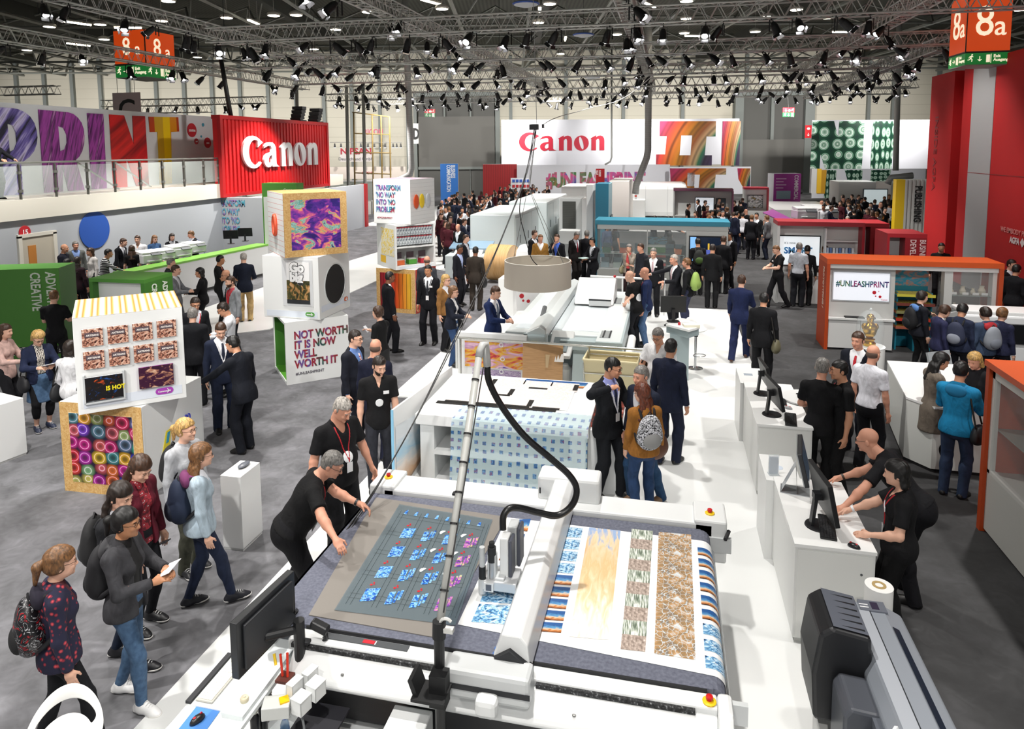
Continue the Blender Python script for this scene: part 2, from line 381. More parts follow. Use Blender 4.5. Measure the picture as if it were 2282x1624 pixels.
def person(at,facing,label,h=1.76,top='suit',tc='#15161b',bot='trousers',bc=None,hair='short',hc='d',skin='m',ra='down',la='down',lean=0.,side=0.,twist=0.,
           head=(0,5),feet=None,shirt='#d8dbe2',tie=None,lanyard=None,badge=False,glasses=False,beard=None,shoe='#0e0d0d',fat=1.,lod=1,fem=False,curl=.5,group=None,
           z=0.,cat='person',patt=None,bpatt=None,disc=None,belly=0.,rpalm=None,lpalm=None,watch=None,hood=None,skirt=None,dress=False,cuff=None,sole=None,tuck=False,mark=None):
    s=h/1.75;g=fat;bc=bc or tc
    hb,hh,hk={0:(.0125,.0058,.0042),1:(.017,.009,.0065),2:(.024,.016,.012),3:(.034,.022,.018)}[lod]
    root=thing('person',label,cat,(at[0],at[1],z),facing,group)
    mskin=M(SKINC[skin],.55);mh=hairmat(hc)
    mtop=patt or cloth(tc);mbot=bpatt or cloth(bc)
    # --- joints, in metres, facing +y
    pel=V3(0,0,.94*s);L=R(lean);Rt=roty(R(side))@rotx(-L);Rc=Rt@rotz(R(twist))
    # a bow moves the hips back a little
    pel=pel+V3(0,-.12*math.sin(L)*s,-.02*abs(math.sin(L))*s)
    T=lambda x,y,zz:pel+(Rc if zz>.2 else Rt)@(V3(x,y,zz)*s)
    sw=.178*(.90 if fem else 1.)*(.6+.4*g)
    SH={1:T(sw,-.01,.452),-1:T(-sw,-.01,.452)}
    nb,nt=T(0,-.015,.50),T(0,.015+.02*math.sin(L),.60)
    hy,hp=R(head[0]),R(head[1]);Rh=rotz(hy)@rotx(-hp)@(roty(R(head[2]))if len(head)>2 else np.eye(3))
    hs=s*(.98 if fem else 1.)**.5;hcen=nt+Rh@(V3(0,.022,.085)*hs)
    Hd=lambda x,y,zz:hcen+Rh@(V3(x,y,zz)*hs)
    arms={}
    for sd,a in((1,ra),(-1,la)):
        t=ARM[a]if isinstance(a,str)else a
        cross=a in('hold','read','cross','chin','phone','back')if isinstance(a,str)else False
        if isinstance(a,str):
            t=V3(t[0]*sd,t[1],t[2]-.94)*s;t=pel+(Rc@t if a not in('down','swing','swingb')else t)
            if a in('down','swing','swingb'):t=t+(SH[sd]-pel-V3(sw*sd,-.01,.452)*s)
            t=t+V3(sd*.1*(g-1)*s,.10*(g-1)*s,0)
        else:t=V3(t[0],t[1],t[2])*s
        pole=V3(sd*.5,-1,-.35)if not cross else V3(sd*.8,-.3,-1.)
        arms[sd]=(SH[sd],)+ik(SH[sd],t,.285*s,.255*s,Rc@pole)
    ft=feet or((.10,.02,8),(-.10,-.02,-8));legs={}
    for sd,fo in((1,ft[0]),(-1,ft[1])):
        hip=pel+Rt@(V3(.088*sd*(.5+.5*g),0,-.02)*s);an=V3(fo[0],fo[1],.085/s+(fo[3]if len(fo)>3 else 0))*s
        tdir=rotz(-R(fo[2]))@V3(0,1,0);kn,an=ik(hip,an,.435*s,.425*s,tdir+V3(0,0,.1));legs[sd]=(hip,kn,an,tdir)
    fr=np.array(Rt);frp=np.array(roty(R(side))@rotx(-L*.4));frc=np.array(Rc)
    def torso(v,o=0.,k=.06):
        """chest, waist, hips and shoulders grown by o"""
        f=.86 if fem else 1.
        v.ell(T(0,-.005,-.03),(.162*g*s+o,.118*g*s+o,.15*s+o),k,frp)
        v.ell(T(0,.005+.03*belly,.14),((.132*f+.02*belly)*g*s+o,(.095+.055*belly)*g*s+o,.15*s+o),k,fr)
        v.ell(T(0,.0,.335),(.160*f*g*s+o,.105*g*s+o,.18*s+o),k,frc)
        if fem:
            for q in(1,-1):v.ell(T(.062*q,.068,.325),(.058*s+o*.6,.06*s+o*.6,.06*s+o*.6),.03,frc)
        v.cone(T(-sw*.9,-.012,.44),T(sw*.9,-.012,.44),.046*s+o,.046*s+o,k)
        for q in(1,-1):v.cone(T(.03*q,-.025,.50),T(sw*q,-.015,.455),.032*s+o*.5,.034*s+o*.5,.05)
        v.cone(T(0,-.03,.42),nb,.085*s+o*.5,.058*s+o*.4,.05)
        return v
    def armcone(v,sd,r,o,frac=None,k=.035):
        a,e,w=arms[sd]
        if frac:v.cone(a,a+(e-a)*frac,r[0]*s*g**.5+o,r[1]*s*g**.5+o,k,1)
        else:
            v.cone(a,e,r[0]*s*g**.5+o,r[1]*s*g**.5+o,k);v.cone(e,e+(w-e)*.96,r[1]*s*g**.5+o,r[2]*s+o,.02,1)
    def legcone(v,sd,r,o,stop=1.,flat=1,k=.04):
        hp_,kn,an,_=legs[sd]
        if stop<=.5:v.cone(hp_,hp_+(kn-hp_)*stop*2,r[0]*s*g**.5+o,r[1]*s*g**.5+o,k,1);return
        v.cone(hp_,kn,r[0]*s*g**.5+o,r[1]*s*g**.6+o,k);v.cone(kn,kn+(an-kn)*(stop*2-1)*(1.15 if stop==1 and flat else 1.),r[1]*s*g**.6+o,r[2]*s+o,.02,flat)
        if flat:v.ell(kn*.7+an*.3-legs[sd][3]*.014*s,(r[2]*s+.014*s,r[2]*s+.016*s,.10*s),.04)
    # --- the body itself: one continuous skin from head to feet
    v=torso(Vol())
    for sd in(1,-1):
        armcone(v,sd,(.046,.040,.026),0);legcone(v,sd,(.076,.052,.034),0,1.,0)
        v.ell((arms[sd][1]*.7+arms[sd][2]*.3),(.038*s,.038*s,.05*s),.03)
        v.ell(legs[sd][1]*.68+legs[sd][2]*.32-legs[sd][3]*.012*s,(.042*s,.046*s,.085*s),.03)
        v.cone(legs[sd][2],legs[sd][2]+legs[sd][3]*.10*s-V3(0,0,.045*s),.032*s,.026*s,.02)
    v.cone(nb,nt+Rh@V3(0,0,.04)*s,.056*s*(.86 if fem else 1.)*g**.4,.052*s*(.86 if fem else 1.)*g**.4,.03)
    hd=Vol()
    def skull(v):
        f=(g-1)*.03
        v.ell(Hd(0,-.012,.045),(.076,.094,.082),.03,Rh);v.ell(Hd(0,.022,-.015),(.064+f,.072,.085),.03,Rh)
        v.ell(Hd(0,.040,-.070),(.044+f,.044,.036),.04,Rh);v.cone(Hd(0,-.02,-.04),nt-Rh@V3(0,.0,.045)*s,.056*hs,.050*s*(.86 if fem else 1.)*g**.4,.03)
    skull(hd if lod<2 else v)
    hv=hd if lod<2 else v
    if lod<2:
        for q in(1,-1):
            hv.ell(Hd(.031*q,.094,.012),(.018,.014,.012),.012,Rh,neg=True);hv.ell(Hd(.031*q,.083,.010),(.0135,.012,.0115),.006,Rh)
            hv.ell(Hd(.077*q,-.012,-.005),(.010,.020,.031),.008,Rh);hv.ell(Hd(.03*q,.078,-.025),(.022,.018,.018),.02,Rh)
        hv.cone(Hd(0,.090,.012),Hd(0,.112,-.026),.008*hs,.0125*hs,.012);hv.ell(Hd(.0,.103,-.031),(.017,.010,.009),.008,Rh)
        hv.cone(Hd(-.035,.086,.031),Hd(.035,.086,.031),.0085*hs,.0085*hs,.015)
        hv.ell(Hd(0,.091,-.056),(.023,.012,.006),.006,Rh);hv.ell(Hd(0,.089,-.067),(.019,.012,.007),.006,Rh);hv.ell(Hd(0,.082,-.092),(.02,.018,.014),.014,Rh)
    else:
        hv.cone(Hd(0,.085,.01),Hd(0,.112,-.026),.009*hs,.014*hs,.012)
        for q in(1,-1):hv.ell(Hd(.078*q,-.012,-.005),(.012,.02,.03),.01,Rh)
    pieces=[v.net(hb)]
    if lod<2:pieces.append(hd.net(hh))
    for sd,pn in((1,rpalm),(-1,lpalm)):
        hv2=Vol();a,e,w=arms[sd];dd=unit(w-e)
        nrm=V3(*pn)if pn else V3(-sd,.25,-.1)if abs(dd[2])>.7 else V3(-sd*.6,0,-1)if dd[2]<.5 else V3(-sd*.3,-1,0)
        hand(hv2,w,dd,nrm,sd,s*.97,curl);pieces.append(hv2.net(hk))
    obj('body',netmesh('body',pieces,mskin),root)
    # --- face details
    if lod<2:
        b=B();me=M('#1d1512',.25);mw=M('#e6ddd6',.3)
        for q in(1,-1):
            b.ball(Hd(.031*q,.0925,.0105),.0046,me,8)
            for dx in(-.0075,.0075):b.ball(Hd(.031*q+dx,.0905,.0100),.0036,mw,6)
            if hair !='none':b.tube([Hd(.016*q,.0985,.029),Hd(.032*q,.0985,.034),Hd(.047*q,.089,.029)],.0030*hs,mh,5)
        obj('eyes',b,root)
        b=B();b.ball(Hd(0,.0985,-.0565),(.019*hs,.006*hs,.0045*hs),M('#a5574a',.5),8);obj('lips',b,root)
    if beard and lod<3:
        v=Vol();v.ell(Hd(0,.024,-.032),(.0675+(g-1)*.03,.074,.082),.02,Rh).ell(Hd(0,.043,-.073),(.048+(g-1)*.03,.047,.039),.03,Rh)
        def fc(X,Y,Z):
            p=[(X-hcen[0])/hs,(Y-hcen[1])/hs,(Z-hcen[2])/hs];l=[p[0]*Rh[0,i]+p[1]*Rh[1,i]+p[2]*Rh[2,i]for i in range(3)]
            return np.maximum(np.maximum(l[2]+.040+.6*(np.abs(l[0])<.03)*(0),l[1]*-1-.02),.0075-np.sqrt((l[0]/2.3)**2+(l[2]+.059)**2))
        v.cut(lambda X,Y,Z:fc(X,Y,Z)*hs);P=v.net(hh)
        if len(P[1]):obj('beard',netmesh('beard',[P],M(HAIRC[beard],.8)),root)
    if glasses and lod<3:
        b=B();gm=M(glasses if isinstance(glasses,str)else '#15120f',.3)
        for q in(1,-1):
            b.tube([Hd(.032*q+.021*math.cos(t),.1045-.10*abs(.021*math.cos(t)+.01),.010+.0165*math.sin(t))for t in np.linspace(0,2*math.pi,13)],.0017*hs if lod<1 else .0026,gm,5)
            b.tube([Hd(.052*q,.098,.013),Hd(.076*q,.06,.014),Hd(.079*q,-.01,.012)],.0018*hs if lod<1 else .0026,gm,5)
        b.tube([Hd(-.011,.105,.013),Hd(0,.107,.016),Hd(.011,.105,.013)],.0017*hs,gm,5)
        obj('glasses',b,root)
    # --- hair
    if hair not in('none','bald'):
        v=Vol(.0022 if lod<2 and hair !='buzz' else 0);thick={'short':.0085,'buzz':.004,'crop':.013}.get(hair,.012)
        v.ell(Hd(0,-.012,.047),(.076+thick,.094+thick,.083+thick),.03,Rh);v.ell(Hd(0,-.035,-.005),(.072+thick*.8,.068+thick*.8,.07),.03,Rh)
        lo_=-.045 if hair in('short','buzz','crop','ring')else-.06
        nfr=len(v.p)
        def lc(X,Y,Z):
            p=[(X-hcen[0])/hs,(Y-hcen[1])/hs,(Z-hcen[2])/hs];return[p[0]*Rh[0,i]+p[1]*Rh[1,i]+p[2]*Rh[2,i]for i in range(3)]
        def face(X,Y,Z):
            l=lc(X,Y,Z);x2=l[0]*l[0]
            f=np.maximum(l[1]-(.055 if hair in('long','bob','pony','bun','curly')else .040),.062+(.012 if hair=='recede' else 0)-4*x2-l[2]) # forehead opening
            front=np.minimum(l[1]-.012+.15*(l[2]-.05),.066+.018*(hair=='recede')-3.5*x2-l[2])
            d=np.maximum(front,0)*1.;cut_=np.where(front>0,front,front)
            c=np.maximum(cut_,lo_-l[2]-.2*(l[1]<-.03)*0)
            if hair=='ring':c=np.maximum(c,np.maximum(l[2]-.055,-.1))
            return c*hs
        long_={'long':.30,'bob':.13,'pony':.0,'bun':0.,'curly':.06}.get(hair,0)
        v.cut(face);pcs=[v.net(hh)]
        if hair in('long','bob','curly'):
            w=Vol(.003 if lod<2 else 0);bk=T(0,-.115,.42);n_=5;rr=.055 if hair !='curly' else .06
            for q in(-1,-.68,-.36,0,.36,.68,1):
                a=Hd(.066*q,-.052*(1-.55*abs(q))-.018,.02);e=Hd(.072*q,-.06*(1-.5*abs(q))-.02,-.10)
                w.cone(a,e,.030*hs,.030*hs,.02)
                if long_>.15:
                    e2=e+(Rc@V3(.05*q,-.085+.05*abs(q),-.20))*s*long_/.3;w.cone(e,e2,.036*hs,.03*hs,.02)
            if hair=='curly':w.ell(Hd(0,-.02,.06),(.098,.105,.085),.03,Rh);w.cut(face)
            pcs.append(w.net(hh*1.2))
        if hair=='pony':
            w=Vol();a=Hd(0,-.105,.055);e=Hd(0,-.155,.01);f=Hd(0,-.165,-.12);w.cone(a,e,.022*hs,.036*hs,.02).cone(e,f,.036*hs,.016*hs,.02);pcs.append(w.net(hh))
        if hair=='bun':w=Vol();w.ell(Hd(0,-.11,.06),(.038,.034,.036),.02,Rh);pcs.append(w.net(hh))
        obj('hair',netmesh('hair',pcs,mh),root)
    elif hair=='bald' and lod<2:
        v=Vol();v.ell(Hd(0,-.03,.0),(.0785,.082,.062),.02,Rh)
        v.cut(lambda X,Y,Z:((lambda l:np.maximum(np.maximum(l[1]-.0,l[2]-.035),-.05-l[2]))([((X-hcen[0])*Rh[0,i]+(Y-hcen[1])*Rh[1,i]+(Z-hcen[2])*Rh[2,i])/hs for i in range(3)]))*hs)
        P=v.net(hh)
        if len(P[1]):obj('hair',netmesh('hair',[P],M({'g':'#a09a94','w':'#b8b2aa'}.get(hc,'#5c4a40'),.8)),root)
    # --- clothes
    iT=np.linalg.inv(Rt);iC=np.linalg.inv(Rc)
    def tl(X,Y,Z):
        p=[X-pel[0],Y-pel[1],Z-pel[2]];return[(p[0]*iC[i,0]+p[1]*iC[i,1]+p[2]*iC[i,2])/s for i in range(3)]
    def below(zz):return lambda X,Y,Z:(zz-((X-pel[0])*iT[2,0]+(Y-pel[1])*iT[2,1]+(Z-pel[2])*iT[2,2])/s)*s
    suit=top in('suit','jacket','coat','open')
    if suit:
        o=.024;hem={'suit':-.17,'jacket':-.10,'coat':-.36,'open':-.10}[top];vb={'suit':.13,'jacket':.30,'coat':.22,'open':-.2}[top];vw=.10 if top !='open' else .075
        v=torso(Vol(),o)
        v.ell(T(0,-.005,-.10),(.172*g*s+o,.126*g*s+o,.22*s+o),.05,fr)
        if hem<-.2:v.cone(T(0,0,-.05),T(0,0,hem),.16*g*s,.19*g*s,.05)
        for sd in(1,-1):armcone(v,sd,(.050,.046,.036),.008)
        v.cone(T(0,-.03,.46),nb+(nt-nb)*.35,.085*s,.070*s,.03,1)
        v.cut(below(hem))
        def vee(X,Y,Z):
            l=tl(X,Y,Z);w=(l[2]-vb)/(.50-vb)*vw if top !='open' else .055+0*l[2]
            return-np.maximum(np.maximum(np.abs(l[0])-w,-l[1]+.0),vb-l[2])*s
        v.cut(vee)
        obj('jacket',netmesh('jacket',[v.net(hb)],mtop),root)
        v=torso(Vol(),.010);v.cone(T(0,-.03,.46),nb+(nt-nb)*.55,.075*s,.062*s,.03,1);v.cut(below(-.08));v.cut(lambda X,Y,Z:(-tl(X,Y,Z)[1]-.03)*s)
        obj('shirt',netmesh('shirt',[v.net(hb)],M(shirt,.8)),root)
        if lod<2 and cuff is not False:
            b=B()
            for sd in(1,-1):
                a,e,w=arms[sd];d=unit(w-e);b.cyl(w-d*.035*s,w-d*.003*s,.031*s,M(shirt,.8),n=10)
            obj('shirt_cuffs',b,root)
    elif top in('tee','polo','shirt','knit','vest','top'):
        long=top in('shirt','knit');o=.014
        v=torso(Vol(),o);hem=-.02 if tuck or lean>20 else-.13
        v.ell(T(0,.0,-.04),(.158*g*s+o,.118*g*s+o,(.17 if lean<20 else .13)*s+o),.05,frp)
        for sd in(1,-1):
            if long:armcone(v,sd,(.051,.044,.033),.006)
            elif top !='vest':armcone(v,sd,(.050,.056),.007,.72)
        v.cone(T(0,-.03,.46),nb+(nt-nb)*(.30 if top in('polo','shirt')else .08),.082*s,.066*s,.03,1)
        v.cut(below(hem))
        if top in('tee','top','polo','vest'):
            vb={'polo':.40,'tee':.43,'top':.36,'vest':.36}[top];vw={'polo':.032,'tee':.05}.get(top,.085)
            v.cut(lambda X,Y,Z:(lambda l:-np.maximum(np.maximum(np.abs(l[0])-np.clip((l[2]-vb)/(.50-vb),0,1.3)**(.8 if top=='polo' else .5)*vw,-l[1]+.0),vb-l[2])*s)(tl(X,Y,Z)))
        nm={'tee':'t_shirt','polo':'polo_shirt','shirt':'shirt','knit':'sweater','vest':'tank_top','top':'blouse'}[top]
        obj(nm,netmesh(nm,[v.net(hb)],mtop),root)
    if hood:
        v=Vol();v.ell(T(0,-.115,.47),(.12,.055,.085),.03,frc);v.cone(T(-.085,-.03,.50),T(-.06,.06,.44),.03*s,.02*s,.03).cone(T(.085,-.03,.50),T(.06,.06,.44),.03*s,.02*s,.03).cone(T(-.085,-.03,.50),T(.085,-.03,.5),.03*s,.03*s,.05)
        v.ell(nb+V3(0,.01,.03)*s,(.055*s,.06*s,.09*s),.02,neg=True)
        obj('hood',netmesh('hood',[v.net(hb)],M(hood,.9)),root)
    fz=lambda zz:float(.13)*s
    def strip(name,mt,fn,o,res):
        v=torso(Vol(),o).cut(lambda X,Y,Z:fn(*tl(X,Y,Z))*s);P=v.net(res)
        if len(P[1]):obj(name,netmesh(name,[P],mt),root)
    if tie and lod<3:
        strip('tie',tie if not isinstance(tie,str)else M(tie,.6),lambda x,y,zz:np.maximum(np.maximum(np.abs(x)-(.036-.020*np.clip((zz-.1)/.38,0,1)),-y),np.maximum(zz-.475,(.12 if suit else .02)-zz)),.021,hb*.7)
    if lanyard and lod<3:
        lm=M(lanyard,.6)
        strip('lanyard',lm,lambda x,y,zz:np.maximum(np.maximum(np.abs(np.abs(x)-.075*np.clip((zz-.16)/.3,0,1))-(.008 if lod else .0065),-y-.04),np.maximum(zz-.50,.15-zz)),.031 if suit else .021,hb*.62)
        c=T(0,.0,.11);n_=Rc@V3(0,1,0);b=B();yy=(.105+.075*max(belly,.1))*g+.02
        c=T(0,yy,.10);e=Rc;pts=[c+e@(V3(x,0,zz)*s)for x,zz in((-.032,-.05),(.032,-.05),(.032,.05),(-.032,.05))]
        b.add(pts+[p-n_*.004 for p in pts],[(0,1,2,3),(7,6,5,4),(0,4,5,1),(1,5,6,2),(2,6,7,3),(3,7,4,0)],M('#e9e9ec',.5));obj('name_badge',b,root)
    if badge and lod<3:
        x0=.085*(1 if badge is True else badge);yy=.112*g+(.03 if suit else .02);n_=Rc@V3(0,1,0);b=B()
        pts=[T(x0+x,yy-.012,.35+zz)for x,zz in((-.035,-.02),(.035,-.02),(.035,.02),(-.035,.02))]
        b.add(pts+[p+n_*.006 for p in pts],[(0,3,2,1),(4,5,6,7),(0,1,5,4),(1,2,6,5),(2,3,7,6),(3,0,4,7)],M('#f0f0f2',.5));obj('chest_badge',b,root)
    if disc:
        strip('printed_emblem',M('#eceef0',.7),lambda x,y,zz:np.maximum(np.sqrt((x-disc[0])**2+(zz-disc[1])**2)-disc[2],-y*(disc[3]if len(disc)>3 else 1)),.0175,hb*.5)
    if mark:
        text('shirt_print','Canon',.03*s,root,T(0,-.112*g,.425),(90-lean,0,180),M('#f2f2f2',.6),.003,.001,'CENTER')
    # --- below the waist
    v=Vol();o=.012
    if bot in('trousers','jeans','skinny','crop','shorts'):
        r={'trousers':(.090,.070,.060),'jeans':(.086,.062,.052),'skinny':(.080,.054,.037),'crop':(.082,.058,.046),'shorts':(.09,.08,.06)}[bot]
        v.ell(T(0,-.008,-.03),(.164*g*s+o*.8,.120*g*s+o*.8,.16*s),.06,frp);v.ell(T(0,.0,.06),(.14*g*s+o*.5,(.10+.02*belly)*g*s+o*.5,.10*s),.05,fr)
        for sd in(1,-1):legcone(v,sd,r,.006,{'crop':.82,'shorts':.45}.get(bot,1.0))
        v.cut(lambda X,Y,Z:((((X-pel[0])*iT[2,0]+(Y-pel[1])*iT[2,1]+(Z-pel[2])*iT[2,2])/s)-.10)*s)
        nm={'trousers':'trousers','jeans':'jeans','skinny':'jeans','crop':'leggings','shorts':'shorts'}[bot]
        obj(nm,netmesh(nm,[v.net(hb)],mbot),root)
    if skirt:
        v=Vol();v.ell(T(0,-.005,-.03),(.168*g*s+o,.125*g*s+o,.15*s),.05,fr);v.cone(T(0,0,-.08),T(0,0,skirt[1]),.155*g*s,(.185 if not dress else .20)*g*s,.05,1)
        v.cut(lambda X,Y,Z:((Z-pel[2])/s-.10)*s);nm='skirt'
        obj(nm,netmesh(nm,[v.net(hb)],skirt[0]if not isinstance(skirt[0],str)else M(skirt[0],.85)),root)
    for sd in(1,-1):
        hp_,kn,an,td=legs[sd];v=Vol();nx=np.cross(td,V3(0,0,1));z0=an[2]-.085*s
        a=V3(an[0],an[1],z0);v.cone(a-td*.045*s+V3(0,0,.036*s),a+td*.115*s+V3(0,0,.030*s),.037*s,.036*s,.03)
        v.ell(a+td*.135*s+V3(0,0,.024*s),(.043*s,.062*s,.028*s),.03,np.stack([nx,td,V3(0,0,1)],1));v.cone(a+V3(0,0,.04*s),a-td*.01*s+V3(0,0,.095*s),.042*s,.040*s,.03,1).cone(a+V3(0,0,.07*s),a+td*.10*s+V3(0,0,.04*s),.040*s,.034*s,.03)
        v.cut(lambda X,Y,Z,q=z0:q+.004-Z+0*X)
        so=obj('shoe',netmesh('shoe',[v.net(hb*.75)],M(shoe,.45)),root)
        if sole and lod<2:
            w=Vol();w.p=[tuple(list(q[:3])+[q[3]+.003,q[4]+.003]+list(q[5:]))if q[0]=='c' else('e',q[1],q[2]+.003,q[3],q[4],q[5],q[6])for q in v.p[:2]]
            w.cut(lambda X,Y,Z,q=z0:np.maximum(q+.003-Z,Z-q-.026)+0*X);obj('sole',netmesh('sole',[w.net(hb*.6)],M(sole,.6)),so);lb_=B()
            for q in range(4):c=a+td*(.045+.022*q)*s+V3(0,0,.106-.0105*q)*s;lb_.tube([c-nx*.022*s-V3(0,0,.006),c+V3(0,0,.003),c+nx*.022*s-V3(0,0,.006)],.0035,M('#d8d8d6',.7),5)
            obj('laces',lb_,so)
    if watch:
        a,e,w=arms[watch[0]];d=unit(w-e);b=B();b.cyl(w-d*.05*s,w-d*.028*s,.033*s,M(watch[1],.4),n=14);obj('wristwatch',b,root)
    wt=Matrix.Translation((at[0],at[1],z))@Matrix.Rotation(R(facing),4,'Z')
    info=dict(root=root,T=T,s=s,arms=arms,wt=wt,Rt=Rt,Rc=Rc,g=g,W=lambda p:wt@Vector(p))
    PEOPLE.append(info)
    return info
# ---------------------------------------------------------------- the hall: floor, stand platforms, far wall, gates, ceiling
def carpet(g):
    v=g.uv(obj=True);a=g.noise(v,1.6,5,.6);b=g.noise(v,6.,3,1.5)
    s=g.math('ADD',g.math('MULTIPLY',a,.7),g.math('MULTIPLY',b,.3))
    return g.ramp(s,[(.28,'#4c4c4f'),(.45,'#616164'),(.58,'#707074'),(.75,'#8a8a8f')])
carpetm=nodemat('grey_carpet',carpet,.95)
struct('floor',B().box((-75,-6,-.3),(50,80,0),carpetm))
white=M('#e9eae9',.28);whitef=M('#e4e5e5',.22)
def plat(g):
    v=g.uv(obj=True);n=g.noise(v,.5,3);return g.ramp(n,[(.3,'#dcdedd'),(.7,'#ecedec')])
platm=nodemat('white_platform',plat,.3)
dkc=nodemat('dark_carpet',lambda g:g.ramp(g.math('ADD',g.math('MULTIPLY',g.noise(g.uv(obj=True),1.4,5,.6),.7),g.math('MULTIPLY',g.noise(g.uv(obj=True),6.,3,1.5),.3)),[(.3,'#2e2e2f'),(.5,'#3a3a3b'),(.7,'#48484a')]),.95)
struct('trim_0',B().box((1.7,1.5,0),(14,40,.008),dkc).box((-2.6,19.6,0),(1.7,40,.008),dkc))
struct('trim_1',B().box((-4.0,2.2,0),(1.9,11.5,.02),platm).box((-4.9,11.5,0),(1.75,19.8,.02),platm))
struct('trim_2',B().prism([at(395,760),at(600,735),at(700,690),at(905,596),at(850,560),at(590,640),at(420,700)],0,.02,platm))
struct('trim_3',B().prism([at(1180,640),at(1330,560),at(1320,470),at(960,470),at(970,600)],0,.016,platm))
struct('trim_4',B().box((-18,38,0),(12,62,.02),platm))
WD=68.
def cream(g):
    v=g.uv(obj=True);x=g.xyz(v);k=g.math('FRACT',g.math('MULTIPLY',x[2],1.05));j=g.math('LESS_THAN',k,.03)
    n=g.noise(v,.12,2)
    base=g.ramp(n,[(.3,'#cfcaba'),(.7,'#d9d5c6')]);return g.mix(j,base,'#b4b0a0')
creamm=nodemat('cream_wall_panels',cream,.75)
greyp=M('#7f8582',.6);gated=M('#5a5a57',.65);gatel=M('#6c6b67',.7)
def far(name,b,**k):
    o=obj(name,b,**k);o.rotation_euler.z=R(HALL);return o
def fstruct(name,b):return far(name,b,kind='structure')
def fbox(b,x0,y0,x1,y1,D,m,th=.15):
    """upright panel facing the hall, given by its outline as seen"""
    (u0,z1),(u1,z0)=atv(x0,y0,D),atv(x1,y1,D)
    return b.box((u0,D,z0),(u1,D+th,z1),m)
CZ=14.0
fstruct('wall_back',B().box((-62,WD,-.3),(48,WD+.4,CZ),creamm))
fstruct('wall_left',B().box((-63,-8,-.3),(-62,WD,CZ),creamm));fstruct('wall_right',B().box((48,-8,-.3),(49,WD,CZ),creamm))
deck=nodemat('ceiling_deck',lambda g:g.ramp(g.wave(g.uv(obj=True),1.2),[(0,'#45463e'),(1,'#5a5b52')]),.8)
fstruct('ceiling',B().box((-63,-8,CZ),(49,WD+.4,CZ+.3),deck))
i=0
for px in list(range(40,930,62))+[1002,1138,1261,1389,1521,1662,1935,1990,2090,2180,2270]:
    u,_=atv(px,200,WD);b=B().box((u-.16,WD-.3,0),(u+.16,WD,CZ-.6),greyp)
    fstruct('trim_%d'%(5+i),b);i+=1
(u0,_),(u1,_)=atv(925,210,WD),atv(1110,210,WD)
def gate(n,x0,x1,y0,ym,hinge):
    b=B();fbox(b,x0,y0,x1,445,WD-.5,gated,.3);fbox(b,x0-8,y0-8,x1+8,y0,WD-.9,greyp,.9);fbox(b,x0-12,y0-8,x0,445,WD-.8,greyp,.7);fbox(b,x1,y0-8,x1+12,445,WD-.8,greyp,.7)
    o=fstruct('door_%d'%n,b)
    b=B();fbox(b,x0,ym,x1,ym+112,WD-.75,gatel,.25);p=struct('door_panel',b,o)
    b=B()
    for q in hinge:fbox(b,q-2,y0,q+2,ym,WD-.8,greyp,.3)
    fbox(b,x0,ym+112,x1,ym+117,WD-.8,greyp,.3)
    for q in hinge:fbox(b,q-1,ym+117,q+1,445,WD-.7,greyp,.2)
    struct('door_frame',b,o)
gate(1,932,1103,214,260,(990,1048));gate(2,1652,1797,212,311,(1722,))
# space frame under the roof
st=M('#8f928b',.5,.1)
k=0
for y in range(10,67,8):
    b=B();n=26
    for dx in(0,):
        for q in range(n):
            x=-55+q*4.
            b.cyl((x,y,CZ-2.2),(x+4,y,CZ-2.2),.09,st,n=5,caps=False);b.cyl((x,y,CZ-.3),(x+4,y,CZ-.3),.09,st,n=5,caps=False)
            b.cyl((x,y,CZ-2.2),(x+2,y+4,CZ-.3),.06,st,n=5,caps=False);b.cyl((x+2,y+4,CZ-.3),(x+4,y,CZ-2.2),.06,st,n=5,caps=False)
            b.cyl((x,y,CZ-2.2),(x+2,y-4,CZ-.3),.06,st,n=5,caps=False);b.cyl((x,y,CZ-2.2),(x,y+8,CZ-2.2),.11,st,n=5,caps=False)
    fstruct('trim_%d'%(40+k),b);k+=1
b=B()
for x in(-46,-30,-14,2,18,34):
    b.box((x-.25,4,CZ-1.3),(x+.25,WD,CZ-.5),M('#4a4c47',.7))
fstruct('trim_%d'%(40+k),b)
# ceiling downlights
lampg=M('#fff3da',.4,emit=14.);lampg.cycles.emission_sampling='NONE';rimw=M('#c8c6bd',.5)
b=B();b.lathe([(.0,.0),(.30,.0),(.34,.06),(.30,.14),(.12,.22),(.0,.22)],rimw,n=14);b.lathe([(.0,-.012),(.28,-.012),(.28,.0)],lampg,n=14);b.cyl((0,0,.2),(0,0,2.9),.012,rimw,n=5)
proto=None
for px,py in((375,3),(360,47),(505,40),(223,55),(232,88),(350,153),(440,128),(660,34),(820,27),(985,20),(1225,9),(1530,3),(1200,51),(1375,77),(1530,42),(1525,74),(1683,71),(1710,38),(748,66),(610,35),(843,211),(620,213),(545,215),(60,112),(110,60),(290,120),(1490,255-200),(1845,40),(1775,22),(2275,22),(1250,120),(700,110)):
    x,y=at(px,py,CZ-2.9)
    if y>64:continue
    if proto is None:proto=obj('ceiling_downlight',b,label='round white downlight hanging under the dark hall roof',cat='ceiling light',group='round downlights under the hall roof',loc=(x,y,CZ-2.9),smooth='auto')
    else:dup(proto,(x,y,CZ-2.9))
proto=None
